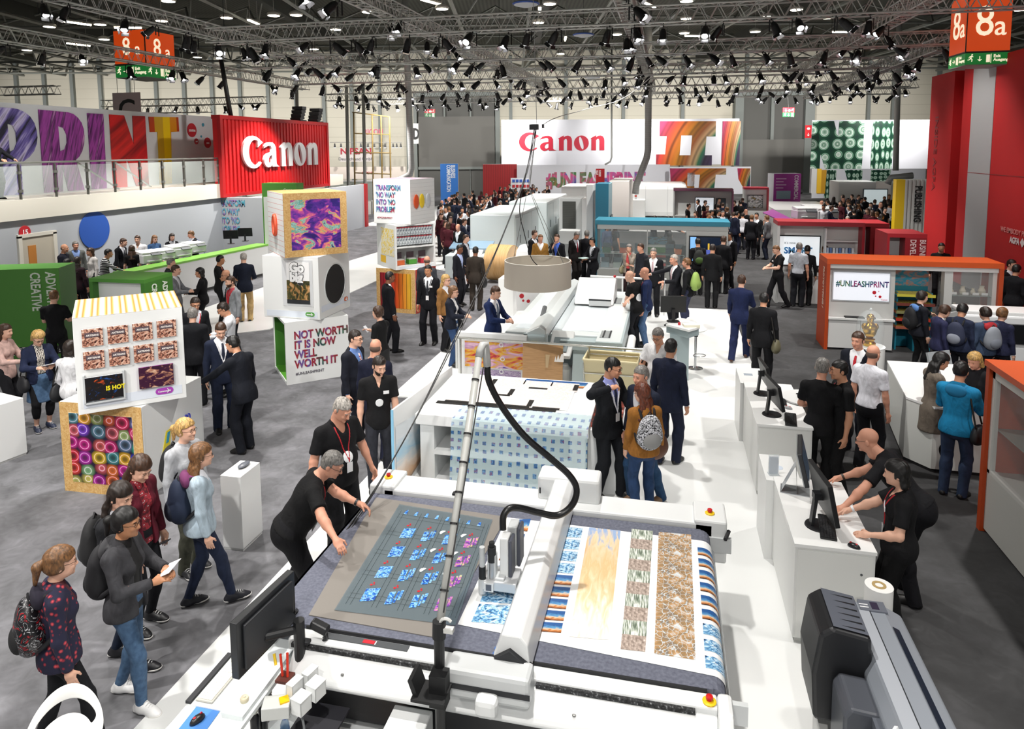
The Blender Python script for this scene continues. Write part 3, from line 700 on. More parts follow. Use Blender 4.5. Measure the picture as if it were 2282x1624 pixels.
for px,py in((175,98),(285,60),(565,48),(172,100-50),(1448,10),(1203,22),(1260,85),(1551,79),(1880,70),(960,3)):
    x,y=at(px,py,CZ-2.5)
    if proto is None:
        t=proto=thing('tube_lamp','slim tube lamp fixed below the roof beams','ceiling light',(x,y,CZ-2.5),70,'slim tube lamps below the roof beams')
        obj('housing',B().box((-.75,-.09,0),(.75,.09,.08),rimw),t);obj('tube',B().cyl((-.72,0,-.04),(.72,0,-.04),.05,lampg,n=8),t);obj('hanger_rods',B().cyl((-.5,0,.08),(-.5,0,2.5),.015,rimw,n=5).cyl((.5,0,.08),(.5,0,2.5),.015,rimw,n=5),t)
    else:dup(proto,(x,y,CZ-2.5),rz=rnd.choice((70,100,20)))
# loudspeaker discs
for px,py,lb in((1172,8,'round blue rimmed ceiling speaker at the top of the view'),(702,126,'round blue rimmed ceiling speaker over the red container'),(1320,172,'round blue rimmed ceiling speaker over the white logo wall'),(1300,77,'pale round ceiling speaker under the dark roof')):
    x,y=at(px,py,8.8 if py>100 else 9.6);z=8.8 if py>100 else 9.6
    t=thing('ceiling_speaker',lb,'speaker',(x,y,z))
    obj('speaker_disc',B().lathe([(0,-.14),(.16,-.12),(.42,-.05),(.46,.0),(.42,.04),(.0,.07)],M('#d8dade',.5),n=20),t,smooth='auto');obj('rim',B().lathe([(.44,-.04),(.485,0),(.44,.03)],M('#2b4fa0',.5),n=20),t);obj('cord',B().cyl((0,0,.05),(0,0,3),.012,M('#444444'),n=5),t)
# ---- large pipes and posts
silver=nodemat('duct_steel',lambda g:g.ramp(g.wave(g.uv(obj=True),7.,direction='Z'),[(0,'#8f9190'),(1,'#cfd1d0')]),.4,metal=.2)
zinc=M('#a4a6a2',.45,.15)
def pipe(name,pts,r,lb,m=silver):tag(obj(name,B().tube(pts,r,m,12),smooth=True),lb,'duct')
def atd(px,py,y):x,z=aty(px,py,y);return(x,y,z)
pipe('ventilation_duct',[atd(901,-40,36),atd(908,150,36),atd(914,300,36),atd(917,375,36),atd(914,388,36),atd(900,396,36),atd(885,402,36)],.17,'corrugated silver duct dropping behind the tower with transform lettering')
pipe('ventilation_duct',[atd(1446,-40,40),atd(1445,200,40),atd(1444,335,40),atd(1441,352,40),atd(1418,412,40),atd(1416,432,40)],.19,'corrugated silver duct bent down onto the white enclosed machine')
pipe('ventilation_pipe',[atd(1363,110,55),atd(1363,350,55),atd(1360,360,55),atd(1348,367,55)],.07,'thin grey pipe running down the white logo wall',zinc)
pipe('steel_post',[atd(2006,-20,44),atd(1996,380,44)],.16,'grey steel post rising in front of the bottle print wall',zinc)
pipe('ventilation_duct',[atd(2034,391,38),atd(1985,396,38),atd(1978,410,38)],.16,'short shiny duct lying over white machines by the red wall',silver)
for px,a,b_,lb in((772,190,496,'grey steel post left of the wooden lattice frame'),(809,185,495,'grey steel post standing behind the wooden lattice frame'),(661,190,499,'grey steel post above the red container')):
    pipe('steel_post',[atd(px,a,40),atd(px+6,b_,40)],.10,lb,zinc)
pipe('mast',[atd(484,84,26),atd(515,262,26)],.09,'black mast leaning above the red container',M('#111111',.5))
# ---------------------------------------------------------------- lighting trusses and the spotlights hung on them
alu=M('#c4c4bf',.4,.25);blk=M('#0b0b0c',.5);lens=M('#ffffff',.3,emit=4.);lens.cycles.emission_sampling='NONE';refl=M('#d9d9dc',.25,.7)
def truss_mesh(n,a=.42,seg=.45):
    b=B();h=a/2;L=n*seg
    for y,z in((-h,-h),(h,-h),(h,h),(-h,h)):b.cyl((0,y,z),(L,y,z),.027,alu,n=6)
    for i in range(n):
        x0,x1,xm=i*seg,(i+1)*seg,(i+.5)*seg
        for(p,q)in(((-h,-h),(-h,h)),((h,-h),(h,h)),((-h,h),(h,h)),((-h,-h),(h,-h))):
            b.cyl((x0,*p),(xm,*q),.013,alu,n=4,caps=False);b.cyl((xm,*q),(x1,*p),.013,alu,n=4,caps=False)
    return b.mesh('truss')
tr_cache={}
def truss(x0,y0,x1,y1,z,lb):
    L=math.hypot(x1-x0,y1-y0);n=max(4,round(L/.45))
    if n not in tr_cache:tr_cache[n]=truss_mesh(n)
    o=link('lighting_truss',tr_cache[n],None,(x0,y0,z));o.rotation_euler.z=math.atan2(y1-y0,x1-x0)
    return tag(o,lb,'truss')
def make_spot(simple):
    t=thing('stage_spotlight','black stage spotlight','spotlight')
    can=B().cyl((0,0,-.26),(0,0,-.56),.115,blk,r1=.13,n=12).cyl((0,0,-.14),(0,0,-.26),.075,blk,r1=.11,n=10)
    yoke=B().box((-.135,-.02,-.42),(-.12,.02,-.06),blk).box((.12,-.02,-.42),(.135,.02,-.06),blk).box((-.135,-.02,-.06),(.135,.02,-.045),blk).cyl((0,0,-.05),(0,0,.10),.022,blk,n=6)
    doors=B()
    for k in range(4):
        c,s=math.cos(k*math.pi/2),math.sin(k*math.pi/2)
        P=lambda u,v,z:(c*u-s*v,s*u+c*v,z)
        doors.add([P(.13,-.11,-.56),P(.13,.11,-.56),P(.17,.11,-.66),P(.17,-.11,-.66)],[(0,1,2,3)],blk)
        doors.add([P(.128,-.11,-.56),P(.128,.11,-.56),P(.167,.11,-.66),P(.167,-.11,-.66)],[(3,2,1,0)],refl)
    l=B().cyl((0,0,-.555),(0,0,-.57),.100,lens,n=14)
    if simple:
        for q in(yoke,l):can.add(q.v,q.f,blk)if q is yoke else can.add(q.v,q.f,lens)
        for v_,f_,m_ in((doors.v[i*4:i*4+4],(0,1,2,3),doors.m[i])for i in range(8)):can.add(v_,[f_],m_)
        me=can.mesh('stage_spotlight');me.shade_smooth();me.set_sharp_from_angle(angle=R(35));bpy.data.objects.remove(t);return link('stage_spotlight',me)
    obj('yoke',yoke,t);h=obj('housing',can,t,smooth='auto');obj('lens',l,h);obj('barn_doors',doors,h)
    h.rotation_euler.x=R(20)
    return t
sp_near=make_spot(False);sp_far=make_spot(True);used={0:False,1:False}
def hang(x,y,z,rz,lb,group,near,tilt):
    src=sp_near if near else sp_far
    if not used[near]:o=src;used[near]=True;o.location=(x,y,z);o.rotation_euler.z=R(rz)
    else:o=dup(src,(x,y,z),rz)
    tag(o,lb,'spotlight',group)
    if near:[c for c in o.children if c.name.startswith('housing')][0].rotation_euler.x=R(tilt)
    else:o.rotation_euler.x=R(tilt)
    s=rnd.uniform(.72,.92);o.scale=(s,s,s)
WORDS={0:'nearest',1:'second',2:'third',3:'fourth',4:'fifth',5:'farthest'}
cross=[(18.7,-13.5,8.8),(24.8,-16.2,8.8),(31.3,-18,9.4),(37.2,-19,11),(42.2,-22,13),(46.6,-22,14)]
for i,(y,x0,x1)in enumerate(cross):
    truss(x0,y,x1,y,TZ,WORDS[i]+' aluminium lighting truss running across the hall')
    lb='black stage spotlight hanging from the %s truss across the hall'%WORDS[i];gp='spotlights on the %s cross truss'%WORDS[i]
    n=(26,28,30,34,36,38)[i]
    for k in range(n):
        x=x0+(x1-x0)*(k+rnd.uniform(.05,.95))/n
        if i==0 and x>5.2:continue
        hang(x,y+rnd.choice((-.2,.2)),TZ-.24,rnd.uniform(30,330),lb,gp,i==0,rnd.uniform(12,55))
longs=[(-19.,9,34,'leftmost'),(-14.65,11,31,'second from left'),(-7.65,12,44,'third from left'),(-1.2,14,47,'middle'),(6.4,14,41,'right'),(8.8,26,50,'outer right')]
for i,(x,y0,y1,wd)in enumerate(longs):
    truss(x,y0,x,y1,TZ+(.45 if i not in(0,5)else 0),wd+' lighting truss running along the hall')
    lb='black stage spotlight hanging from the %s truss along the hall'%wd;gp='spotlights on the %s long truss'%wd
    n=(16,15,16,16,14,12)[i]
    for k in range(n):
        y=y0+(y1-y0)*((k+rnd.uniform(.05,.95))/n)**1.1
        if x>4 and y<21.5:continue
        hang(x+rnd.choice((-.2,.2)),y,TZ+(.2 if i not in(0,5)else-.24),rnd.uniform(30,330),lb,gp,y<24,rnd.uniform(12,55))
# silver trusses of a neighbouring stand, low over the left wall
(xa,ya),(xb,yb)=(aty(0,196,30)[0],30),(aty(135,207,30)[0],30)
truss(xa,30,xb,30,aty(60,202,30)[1],'short silver truss low at the left edge over the print wall')
z_=aty(450,226,40)[1]
truss(aty(230,226,40)[0],40,aty(592,232,40)[0],40,z_,'silver truss hanging low behind the hanging letter banner')
truss(aty(320,242,36)[0],36,aty(470,245,36)[0],36,aty(400,243,36)[1],'lower short silver truss behind the hanging letter banner')
for px in(240,330,360,395,440,500,530,560,580):
    hang(aty(px,226,40)[0],40,z_-.22,rnd.uniform(70,290),'black stage spotlight on the silver truss behind the letter banner','spotlights on the silver truss',False,rnd.uniform(10,60))
thin=M('#2a2a2a',.6)
k=0
for x in(-13,-7.65,-1.2,6.4):
    for y in(18.7,31.3,42.2):
        obj('hoist_cable',B().cyl((0,0,.2),(0,0,5.2),.012,thin,n=5),label='thin dark hoist cable holding up a lighting truss',cat='cable',group='hoist cables above the trusses',loc=(x,y,TZ));
# ---------------------------------------------------------------- printed surfaces
def multi(name,cols,scale=1.2,emit=0.):
    """lettering filled with patches of print colours"""
    def fn(g):
        v=g.uv(obj=True);n=g.noise(v,scale,2,.8)
        k=len(cols);return g.ramp(n,[(.27+.46*i/(k-1),c)for i,c in enumerate(cols)])
    return nodemat(name,fn,.5,emit)
mc_dark=multi('letters_multicolour',['#d27a2c','#5b4f9c','#a32b35','#5a1f2c','#2f6e54','#26324a'],3.4)
mc_soft=multi('letters_soft_colour',['#b04a7a','#7a4a9a','#4aa6b8','#3a3f63','#c0455a'],3.)
mc_hash=multi('letters_hash',['#d8642c','#3c7f4a','#d84f8a','#3a5fa8','#7a2f5a'],.7)
def pm(name,fn,rough=.35):return nodemat(name,fn,rough)
swirl=pm('print_swirl',lambda g:(lambda v:g.ramp(g.noise(g.mix(.42,v,g.noise(v,1.6,4,2.,out=1)),2.3,3,2.4),[(.22,'#12083a'),(.38,'#2c1a74'),(.46,'#5a2a98'),(.52,'#9a3aa0'),(.56,'#e06a90'),(.595,'#f0b060'),(.63,'#59a39c'),(.68,'#a9d0c4'),(.74,'#2a2470')]))(g.uv(scale=(1,1.3,1),rot=.3)))
def tubes_fn(g):
    v=g.uv(scale=(4.9,5.6,1));d=g.vor(v,1.,rand=.35);c=g.vor(v,1.,out='Color',rand=.35);h=g.xyz(c)[0]
    base=g.ramp(h,[(0,'#2a48d8'),(.2,'#c81f98'),(.38,'#e03038'),(.55,'#e8c030'),(.7,'#20a890'),(.85,'#8a30b0'),(1,'#e86a20')])
    inner=g.ramp(d,[(0,.05),(.22,.25),(.36,.8),(.40,1.),(.46,.6),(.62,.16)]);dark=g.mix(1.,base,inner,'MULTIPLY')
    ring=g.math('MULTIPLY',g.math('GREATER_THAN',d,.385),g.math('LESS_THAN',d,.425))
    a=g.mix(ring,dark,g.mix(.45,base,'#ffe9ff'));out=g.math('GREATER_THAN',d,.66)
    return g.mix(out,a,'#1a0c2c')
tubes=pm('print_tubes',tubes_fn)
def osb_fn(g):
    v=g.uv(scale=(1,1,1),obj=True);n=g.vor(g.mix(.12,v,g.noise(v,12.,2,out=1)),60.,out='Color');s=g.noise(v,20.,3,1.)
    return g.mix(g.math('MULTIPLY',s,.6),g.ramp(g.xyz(n)[0],[(0,'#c49a5c'),(.5,'#d6b071'),(1,'#e2c48c')]),'#a87838')
osb=nodemat('osb_board',osb_fn,.7)
stripes_or=pm('print_corrugated_orange',lambda g:g.ramp(g.wave(g.uv(scale=(2.2,1,1)),1.1),[(0,'#fff3da'),(.45,'#e9a95a'),(.75,'#c97a2c'),(1,'#fbe3bb')]))
folds=pm('print_coloured_folds',lambda g:(lambda v:g.mix(1.,g.ramp(g.xyz(v)[0],[(0,'#7c1420'),(.3,'#c81c28'),(.55,'#e0561c'),(.75,'#f0902a'),(1,'#f4c83a')]),g.ramp(g.wave(v,2.6,1.2,2,.6),[(0,.42),(.5,1.),(1,.8)]),'MULTIPLY'))(g.uv()))
def threads_fn(g):
    v=g.uv(scale=(1,.75,1),loc=(-1.75,.25,0));x=g.n('VectorMath',operation='LENGTH');g.put(x,0,v);d=x.outputs['Value']
    c=g.ramp(g.math('SUBTRACT',2.0,d),[(.14,'#b02a5a'),(.28,'#c83a30'),(.42,'#cf6a24'),(.58,'#b8791c'),(.72,'#8a4a20'),(.84,'#d8b080'),(.92,'#1f6b4a'),(1,'#3a2a4a')])
    n=g.math('ADD',g.math('MULTIPLY',d,30.),g.math('MULTIPLY',g.noise(v,3.,2),2.));w=g.math('ADD',.5,g.math('MULTIPLY',g.math('SINE',n),.5))
    w2=g.math('ADD',.5,g.math('MULTIPLY',g.math('SINE',g.math('MULTIPLY',d,74.)),.5));return g.mix(1.,c,g.ramp(g.math('ADD',g.math('MULTIPLY',w,.6),g.math('MULTIPLY',w2,.4)),[(0,.3),(.5,.85),(1,1.)]),'MULTIPLY')
threads=pm('print_coloured_threads',threads_fn)
def bottles_fn(g):
    v=g.uv(scale=(4.3,4.0,1));d=g.vor(v,1.,rand=.28)
    return g.ramp(d,[(0,'#e4efe6'),(.06,'#5d8f72'),(.10,'#d9e6dc'),(.14,'#4a7a60'),(.26,'#a9c4b4'),(.33,'#e0ece4'),(.36,'#2a6a48'),(.41,'#9cc8b0'),(.44,'#1d4a34'),(.7,'#10302a')])
bottles=pm('print_bottles',bottles_fn)
def streak(name,cols,rot,sc=5.):
    def sv(g):m=g.n('Mapping');g.put(m,0,g.uv(rot=-rot,obj=True));m.inputs['Scale'].default_value=(sc*.1,sc,1);return m.outputs[0]
    return pm(name,lambda g:g.ramp(g.noise(sv(g),1.,4),[(.3+.4*i/(len(cols)-1),c)for i,c in enumerate(cols)]),.5)
def photo(name,cols,sc=4.,dist=1.5,obj_=False):return pm(name,lambda g:g.ramp(g.noise(g.uv(scale=(sc,sc,1),obj=obj_),1.,4,dist),[(.3+.4*i/(len(cols)-1),c)for i,c in enumerate(cols)]))
artisan=photo('print_baker',['#140c0b','#4a2620','#c98a72','#e8cdb8','#f2e4d4'],5.)
chef=photo('print_wok',['#1c4a90','#0d0c0f','#121014','#1a1412','#d0521c'],4.)
loaves=photo('print_loaves',['#2a0d22','#3a1230','#3a1230','#b07a60','#e0c4a8'],4.)
bike=pm('print_biker',lambda g:(lambda v:g.mix(g.math('GREATER_THAN',g.xyz(v)[1],.56),g.ramp(g.noise(v,7.,4,1.),[(.3,'#1c1a14'),(.48,'#4a4a22'),(.6,'#b8854e'),(.7,'#e0b98a')]),'#f4f4f4'))(g.uv()))
blueart=photo('print_blue',['#10304f','#2a6aa0','#8fc4e6','#e4f0f8','#3f5f86'],6.)
beach=pm('print_beach',lambda g:(lambda v:g.ramp(g.math('ADD',g.xyz(v)[1],g.math('MULTIPLY',g.math('SUBTRACT',g.noise(v,7.,4,1.),.5),.9)),[(.1,'#f8efe2'),(.35,'#f0d4aa'),(.6,'#e4bd88'),(.85,'#ecd2ae'),(1.,'#98b0d4')]))(g.uv()))  # strip prints kept pale: wash-out by glare is put into their colours
def rep4(g,n):v=g.uv();x=g.xyz(v);c=g.n('CombineXYZ');g.put(c,0,x[0]);g.put(c,1,g.math('FRACT',g.math('MULTIPLY',x[1],n)));return c.outputs[0]
def sc2(g,v,a,b):m=g.n('Mapping');g.put(m,0,v);m.inputs['Scale'].default_value=(a,b,1);return m.outputs[0]
forest=pm('print_forest',lambda g:(lambda v:g.mix(g.math('GREATER_THAN',g.xyz(v)[1],.5),g.ramp(g.noise(v,9.,3),[(.35,'#8a7a70'),(.6,'#c4b2a6'),(.75,'#e8ded4')]),g.ramp(g.noise(sc2(g,v,22.,3.),1.,3),[(.36,'#5f6d5c'),(.47,'#9aa694'),(.58,'#eef0e8')])))(rep4(g,5.)))
chain=pm('print_chainset',lambda g:(lambda v:g.mix(g.math('LESS_THAN',g.vor(g.mix(.15,v,g.noise(v,5.,2,out=1)),9.,feat='DISTANCE_TO_EDGE'),.045),g.ramp(g.noise(v,3.,3,1.),[(.3,'#6a767e'),(.44,'#a08058'),(.56,'#c49a6a'),(.68,'#e4e8ea')]),'#cfd6da'))(rep4(g,5.)))
eye=photo('print_eye',['#2a1a4a','#c82a38','#e0b030','#c890c0','#e8c8d0','#4a3a9a'],2.6)
sea=pm('print_seascape',lambda g:(lambda v:g.ramp(g.math('ADD',g.xyz(v)[1],g.math('MULTIPLY',g.noise(v,5.,4,1.),.5)),[(.25,'#3a2a26'),(.42,'#c8783a'),(.55,'#e8c8a0'),(.72,'#5a9ac8'),(.95,'#2a5a98')]))(g.uv()))
def vine(name,a,b,sc,thr=.5):return pm(name,lambda g:g.mix(g.math('GREATER_THAN',g.noise(g.uv(obj=True),sc,3,1.),thr),a,b),.85)
# the big wordmark, drawn as outlines: x-height 1
def arc(cx,cy,rx,ry,a0,a1,n=18,tilt=0.):
    o=[];c,s=math.cos(R(tilt)),math.sin(R(tilt))
    for t in np.linspace(R(a0),R(a1),n):x,y=rx*math.cos(t),ry*math.sin(t);o.append((cx+c*x-s*y,cy+s*x+c*y))
    return o
def shift(L,dx):return[(x+dx,y)for x,y in L]
WM_C=[(1.39,1.0)]+arc(.72,.61,.72,.64,52,318,34)[1:]+arc(.86,.60,.46,.50,312,66,26)+[(1.02,.80)]
WM_A=[[(1.42,.76),(1.62,.95),(1.82,1.01),(2.06,1.01),(2.24,.93),(2.33,.78),(2.34,.14),(2.40,.07),(2.57,0),(2.05,0),(2.02,.08),(1.88,.0),(1.72,-.02),(1.56,.04),(1.46,.16),(1.44,.32),(1.52,.46),(1.70,.55),(2.02,.60),(2.02,.78),(1.96,.86),(1.86,.88),(1.70,.84)],[(2.02,.50),(1.86,.44),(1.78,.34),(1.77,.22),(1.83,.14),(1.92,.13),(2.02,.2)]]
WM_N=[(0,.80),(.10,.88),(.36,1.02),(.38,1.02),(.38,.90),(.52,.99),(.68,1.02),(.84,.96),(.93,.82),(.95,.66),(.95,0),(.62,0),(.62,.66),(.58,.78),(.50,.80),(.38,.70),(.38,0),(.06,0),(.06,.76)]
WM_O=[arc(0,.5,.51,.52,0,350,30),arc(0,.5,.125,.44,0,350,20,14)]
def wordmark(parent,loc,rot,xh,m,ext=.03):
    outs=[('letter',[WM_C]),('letter',WM_A),('letter',[shift(WM_N,2.69)]),('letter',[shift(l,4.29)for l in WM_O]),('letter',[shift(WM_N,4.92)])]
    for nm,lp in outs:outline(nm,lp,ext,m,parent,loc,rot,xh)
# ---------------------------------------------------------------- left side: gallery, print wall, container, reception
greyw=M('#a9adb2',.7);offw=M('#d6d2c6',.7);dkw=M('#b9bdc0',.6)
struct('wall_left_gallery',B().box((-18.4,6,0),(-18,25.2,2.57),greyw).box((-18.4,25.2,0),(-13.5,25.5,2.57),M('#9fa2a6',.7)))
struct('trim_70',B().box((-26,5,2.57),(-17.9,36,3.14),offw))
# print wall with cut letters
XW=-20.2
def ow(px,py):return atx(px,py,XW)
pw=thing('banner_wall','long white banner wall with giant image-filled letters above the gallery','banner',(XW,0,0))
za=atx(0,238,XW)[1];yl,yr=12.5,atx(489,300,XW)[0]
obj('panel',B().box((-.2,yl,3.14),(0,yr,6.02),M('#d9dbde',.5)),pw)
TZ6=6.02
def letter(nm,loops,m): # outlines in (y, z) pixels -> mesh on the wall plane
    L=[[ow(*p)for p in l]for l in loops]
    o=outline(nm,L,.012,m,pw,(.02,0,0),(90,0,90));return o
lp=streak('letter_violet_streaks',['#0d0c24','#14122e','#6d5fae','#cfc6ea','#1b1838'],.9,4.)
lr=streak('letter_purple_streaks',['#2b0b33','#6a1f6e','#a23fa0','#4a1450','#c98ac4'],1.25,5.)
ln=streak('letter_red',['#c01014','#d8161a','#7d0a10','#e22a26'],.6,1.2)
lt=pm('letter_pencils',lambda g:g.ramp(g.math('FRACT',g.math('MULTIPLY',g.xyz(g.uv(obj=True))[0],.62)),[(0,'#c9a02a'),(.3,'#f0c814'),(.55,'#d88a1a'),(.8,'#b8401a')],True))
letter('letter',[[(-60,236),(20,240),(38,243),(54,250),(66,260),(75,274),(80,290),(82,306),(80,322),(74,337),(64,350),(50,360),(45,362),(52,440),(-60,450)],[(15,276),(26,278),(34,295),(36,318),(30,334),(20,338)]],lp)
letter('letter',[[(84,244),(150,250),(162,254),(172,262),(180,273),(185,287),(187,303),(186,320),(182,336),(176,348),(168,356),(188,425),(152,428),(138,372),(139,430),(98,434)],[(128,281),(140,285),(147,300),(148,318),(143,333),(133,337)]],lr)
letter('letter',[[(193,252),(229,254),(237,424),(204,427)]],lr)
letter('letter',[[(242,255),(275,257),(297,322),(294,258),(322,259),(331,416),(304,418),(280,350),(283,420),(252,423)]],ln)
letter('letter',[[(330,260),(396,261),(398,293),(380,294),(382,408),(355,411),(350,294),(333,294)]],lt)
for px,py,r,tx,c in((427,290,.30,'come','#b81f2c'),(437,315,.13,'and','#b81f2c'),(462,318,.235,'see','#b81f2c'),(452,278,.075,'','#3c8fa8'),(448,304,.05,'','#3c8fa8')):
    y,z=ow(px,py);obj('dot',B().cyl((.005,y,z),(.02,y,z),r,M(c,.5),n=28),pw)
    if tx:text('lettering',tx,r*.62,pw,(.03,y,z-r*.2),(90,0,90),M('#f4f0f0',.5),.003,.004,'CENTER')
# railing
rl=thing('gallery_railing','glass railing with steel posts along the gallery edge','railing',(-17.98,0,3.14))
steel=M('#8d8d88',.35,.7);steeld=M('#55554f',.45,.3)
glassm=M('#cfd8d4',.08,alpha=.22)
ys=[atx(px,405,-17.98)[0]for px in(44,124,195,256,313,363,411,455,488)]
obj('handrail',B().cyl((0,ys[0]-4,1.05),(0,ys[-1],1.05),.03,steel,n=8),rl)
for y in ys:obj('post',B().box((-.03,y-.022,0),(.03,y+.022,1.0),steeld).box((-.05,y-.05,.2),(.05,y+.05,.28),steel).box((-.05,y-.05,.72),(.05,y+.05,.8),steel),rl)
for a,b_ in zip([ys[0]-1.6]+ys[:-1],ys):obj('glass_panel',B().box((-.008,a+.08,.1),(.008,b_-.08,.95),glassm),rl)
st_=thing('stair_rail','steel handrails of the stair behind the glass railing','railing',(-19.2,0,0))
for p,q in(((172,362),(282,432)),((256,361),(352,427))):
    (ya,z1),(yb,z2)=atx(*p,-19.2),atx(*q,-19.2);obj('handrail',B().cyl((0,ya,z1),(0,yb,z2),.03,steel,n=8),st_)
# letter banner C
(x0,z1),(x1,z0)=aty(250,207,30),aty(315,262,30)
cb=thing('letter_banner','pale hanging banner showing a large black letter C','banner',((x0+x1)/2,30,z0));obj('cloth',B().box((-(x1-x0)/2,0,0),((x1-x0)/2,.03,z1-z0),M('#d0c0c0',.7)),cb);obj('cords',B().cyl((-.5,.01,z1-z0),(-.5,.01,z1-z0+.9),.012,M('#333333'),n=5).cyl((.5,.01,z1-z0),(.5,.01,z1-z0+.9),.012,M('#333333'),n=5),cb)
text('lettering','C',1.5,cb,(0,-.01,-.12),(90,0,0),M('#141414',.5),.004,.02,'CENTER')
# red container sign
cn=thing('container_sign','red corrugated container with white wordmark on the gallery corner','sign',(-17.8,0,2.58))
redc=M('#c9161b',.45);redd=M('#b01318',.45)
y0c,y1c=25.05,34.1;b=B();prof=[]
n=34;dy=(y1c-y0c)/n
for i in range(n):prof+=[(0,y0c+i*dy),(0,y0c+(i+.55)*dy),(-.05,y0c+(i+.65)*dy),(-.05,y0c+(i+.93)*dy)]
prof=prof+[(0,y1c),(-.35,y1c),(-.35,y0c)]
b.prism(prof[::-1],.12,3.22,redc)
obj('container_wall',b,cn);obj('frame_rail',B().box((-.36,y0c-.05,3.2),(.04,y1c+.05,3.36),redd).box((-.36,y0c-.05,0),(.04,y1c+.05,.14),redd).box((-.1,y0c-.06,0),(.05,y0c+.12,3.36),redd).box((-.1,y1c-.12,0),(.05,y1c+.06,3.36),redd),cn)
ya,za=atx(540,376,-17.75);yb=atx(707,369,-17.75)[0]
wordmark(cn,(.06,ya,za-2.58+.03),(90,0,90),(yb-ya)/5.88,M('#f2f2f2',.4),.05)
for px in(665,703):
    y,z=atx(px,262,-18.0);t=thing('line_array_speaker','black loudspeaker stack standing on the red container, %s one'%('left' if px==665 else 'right'),'speaker',(-18.0,y,5.94))
    b=B()
    for k in range(4):b.cbox((0,k*.07-.1,.12+k*.17),(.55,.40,.155),M('#2a2a2b',.6),rx=18-6*k)
    obj('cabinet',b,t);obj('base_frame',B().box((-.28,-.3,0),(.28,.3,.04),M('#222222')),t)
# blue circle, number, door
tag(obj('wall_disc',B().cyl((-17.99,*atx(210,512,-18)),(-17.97,*atx(210,512,-18)),.60,M('#2450a4',.55),n=48)),'big blue disc painted on the grey gallery wall','wall graphic')
b=B();yc,zc=atx(432,568,-18);b.tube([(-17.985,yc+.62*math.cos(t),zc+.62*math.sin(t))for t in np.linspace(0,2*math.pi,40)],.012,M('#5a6a9a'),5);obj('wall_ring',b,label='thin blue outline circle on the grey gallery wall',cat='wall graphic')
y,z=atx(54,517,-18);t=thing('room_number_sign','red round sign reading 15 above the door','sign',(-17.99,y,z));obj('disc',B().cyl((0,0,0),(.02,0,0),.185,M('#b7202a',.5),n=28),t);text('lettering','15',.2,t,(.025,0,-.07),(90,0,90),M('#f2f2f2'),.002,.004,'CENTER')
d=struct('door_3',B().box((-18,16.02,0),(-17.96,17.05,2.05),M('#bdb6a6',.6)));struct('door_frame',B().box((-18,15.9,0),(-17.93,16.02,2.1),offw).box((-18,17.05,0),(-17.93,17.17,2.1),offw).box((-18,15.9,2.05),(-17.93,17.17,2.15),offw),d);struct('door_window',B().box((-17.96,16.2,.95),(-17.94,16.45,1.8),M('#c08040',.4)),d)
# transform wall lettering
t=thing('wall_lettering','slogan in coloured capitals on the grey wall under the red container','sign',(-17.95,25.19,0))
for i,s in enumerate(('TRANSFORM',"'NO WAY'","INTO 'NO","PROBLEM'")):text('lettering',s,.36,t,(-.25,-.01,2.23-.36*i),(90,0,0),mc_soft,.004,.008,sx=.62)
text('lettering','#UNLEASHPRINT',.11,t,(.1,-.01,.98),(90,0,0),M('#a03a44'),.003,sx=.9)
# green display panel behind the tower
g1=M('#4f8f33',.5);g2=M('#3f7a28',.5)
(xa,zt),(xb,_)=aty(583,408,22.5),aty(660,408,22.5)
t=thing('panel_booth','tall green display panel with white inset behind the swirl screen tower','display',((xa+xb)/2,22.5,0));wv=(xb-xa)/2
obj('panel',B().box((-wv,0,0),(wv,.5,zt),g1),t);obj('inset',B().box((-wv+.06,-.02,.2),(wv+.3,0,zt-.5),M('#e8e8e8',.5)),t);text('lettering','Canon',.13,t,(wv-.5,-.02,zt-.28),(90,0,0),M('#e8f0e0'),.003,.003)
struct('wall_left_partition',B().box((-17.6,26.4,0),(-17.4,37.6,2.5),M('#c9cdd4',.6)).box((-17.62,37.6,0),(-17.3,37.9,2.52),M('#b02024',.5)))
# reception counter with green top
ct=thing('reception_counter','long white counter with a bright green top strip along the grey wall','counter',(0,0,0))
P0,P1=np.array(at(285,607,1.1)),np.array(at(600,543,1.1));dv=unit(P1-P0);nv=np.array([-dv[1],dv[0]])
def strip_(a,b_,off0,off1,z0,z1,m,bb):return bb.prism([tuple(a+nv*off0),tuple(b_+nv*off0),tuple(b_+nv*off1),tuple(a+nv*off1)][::1],z0,z1,m)
obj('body',strip_(P0,P1,.0,.5,0,1.04,white,B()),ct);obj('top',strip_(P0,P1,-.02,.55,1.04,1.1,M('#7cb84a',.4),B()),ct);obj('plinth',strip_(P0,P1,-.01,.1,0,.08,M('#3a3a3a'),B()),ct)
ct2=thing('reception_counter','white counter desk beside the swirl screen tower with green edge','counter',(0,0,0))
P0,P1=np.array(at(398,668,.9)),np.array(at(436,645,.9));dv=unit(P1-P0);nv=np.array([-dv[1],dv[0]])
obj('body',strip_(P0,P1,0,.6,0,.88,white,B()),ct2);obj('top',strip_(P0,P1,-.02,.62,.88,.92,M('#f0f0f0',.3),B()),ct2)
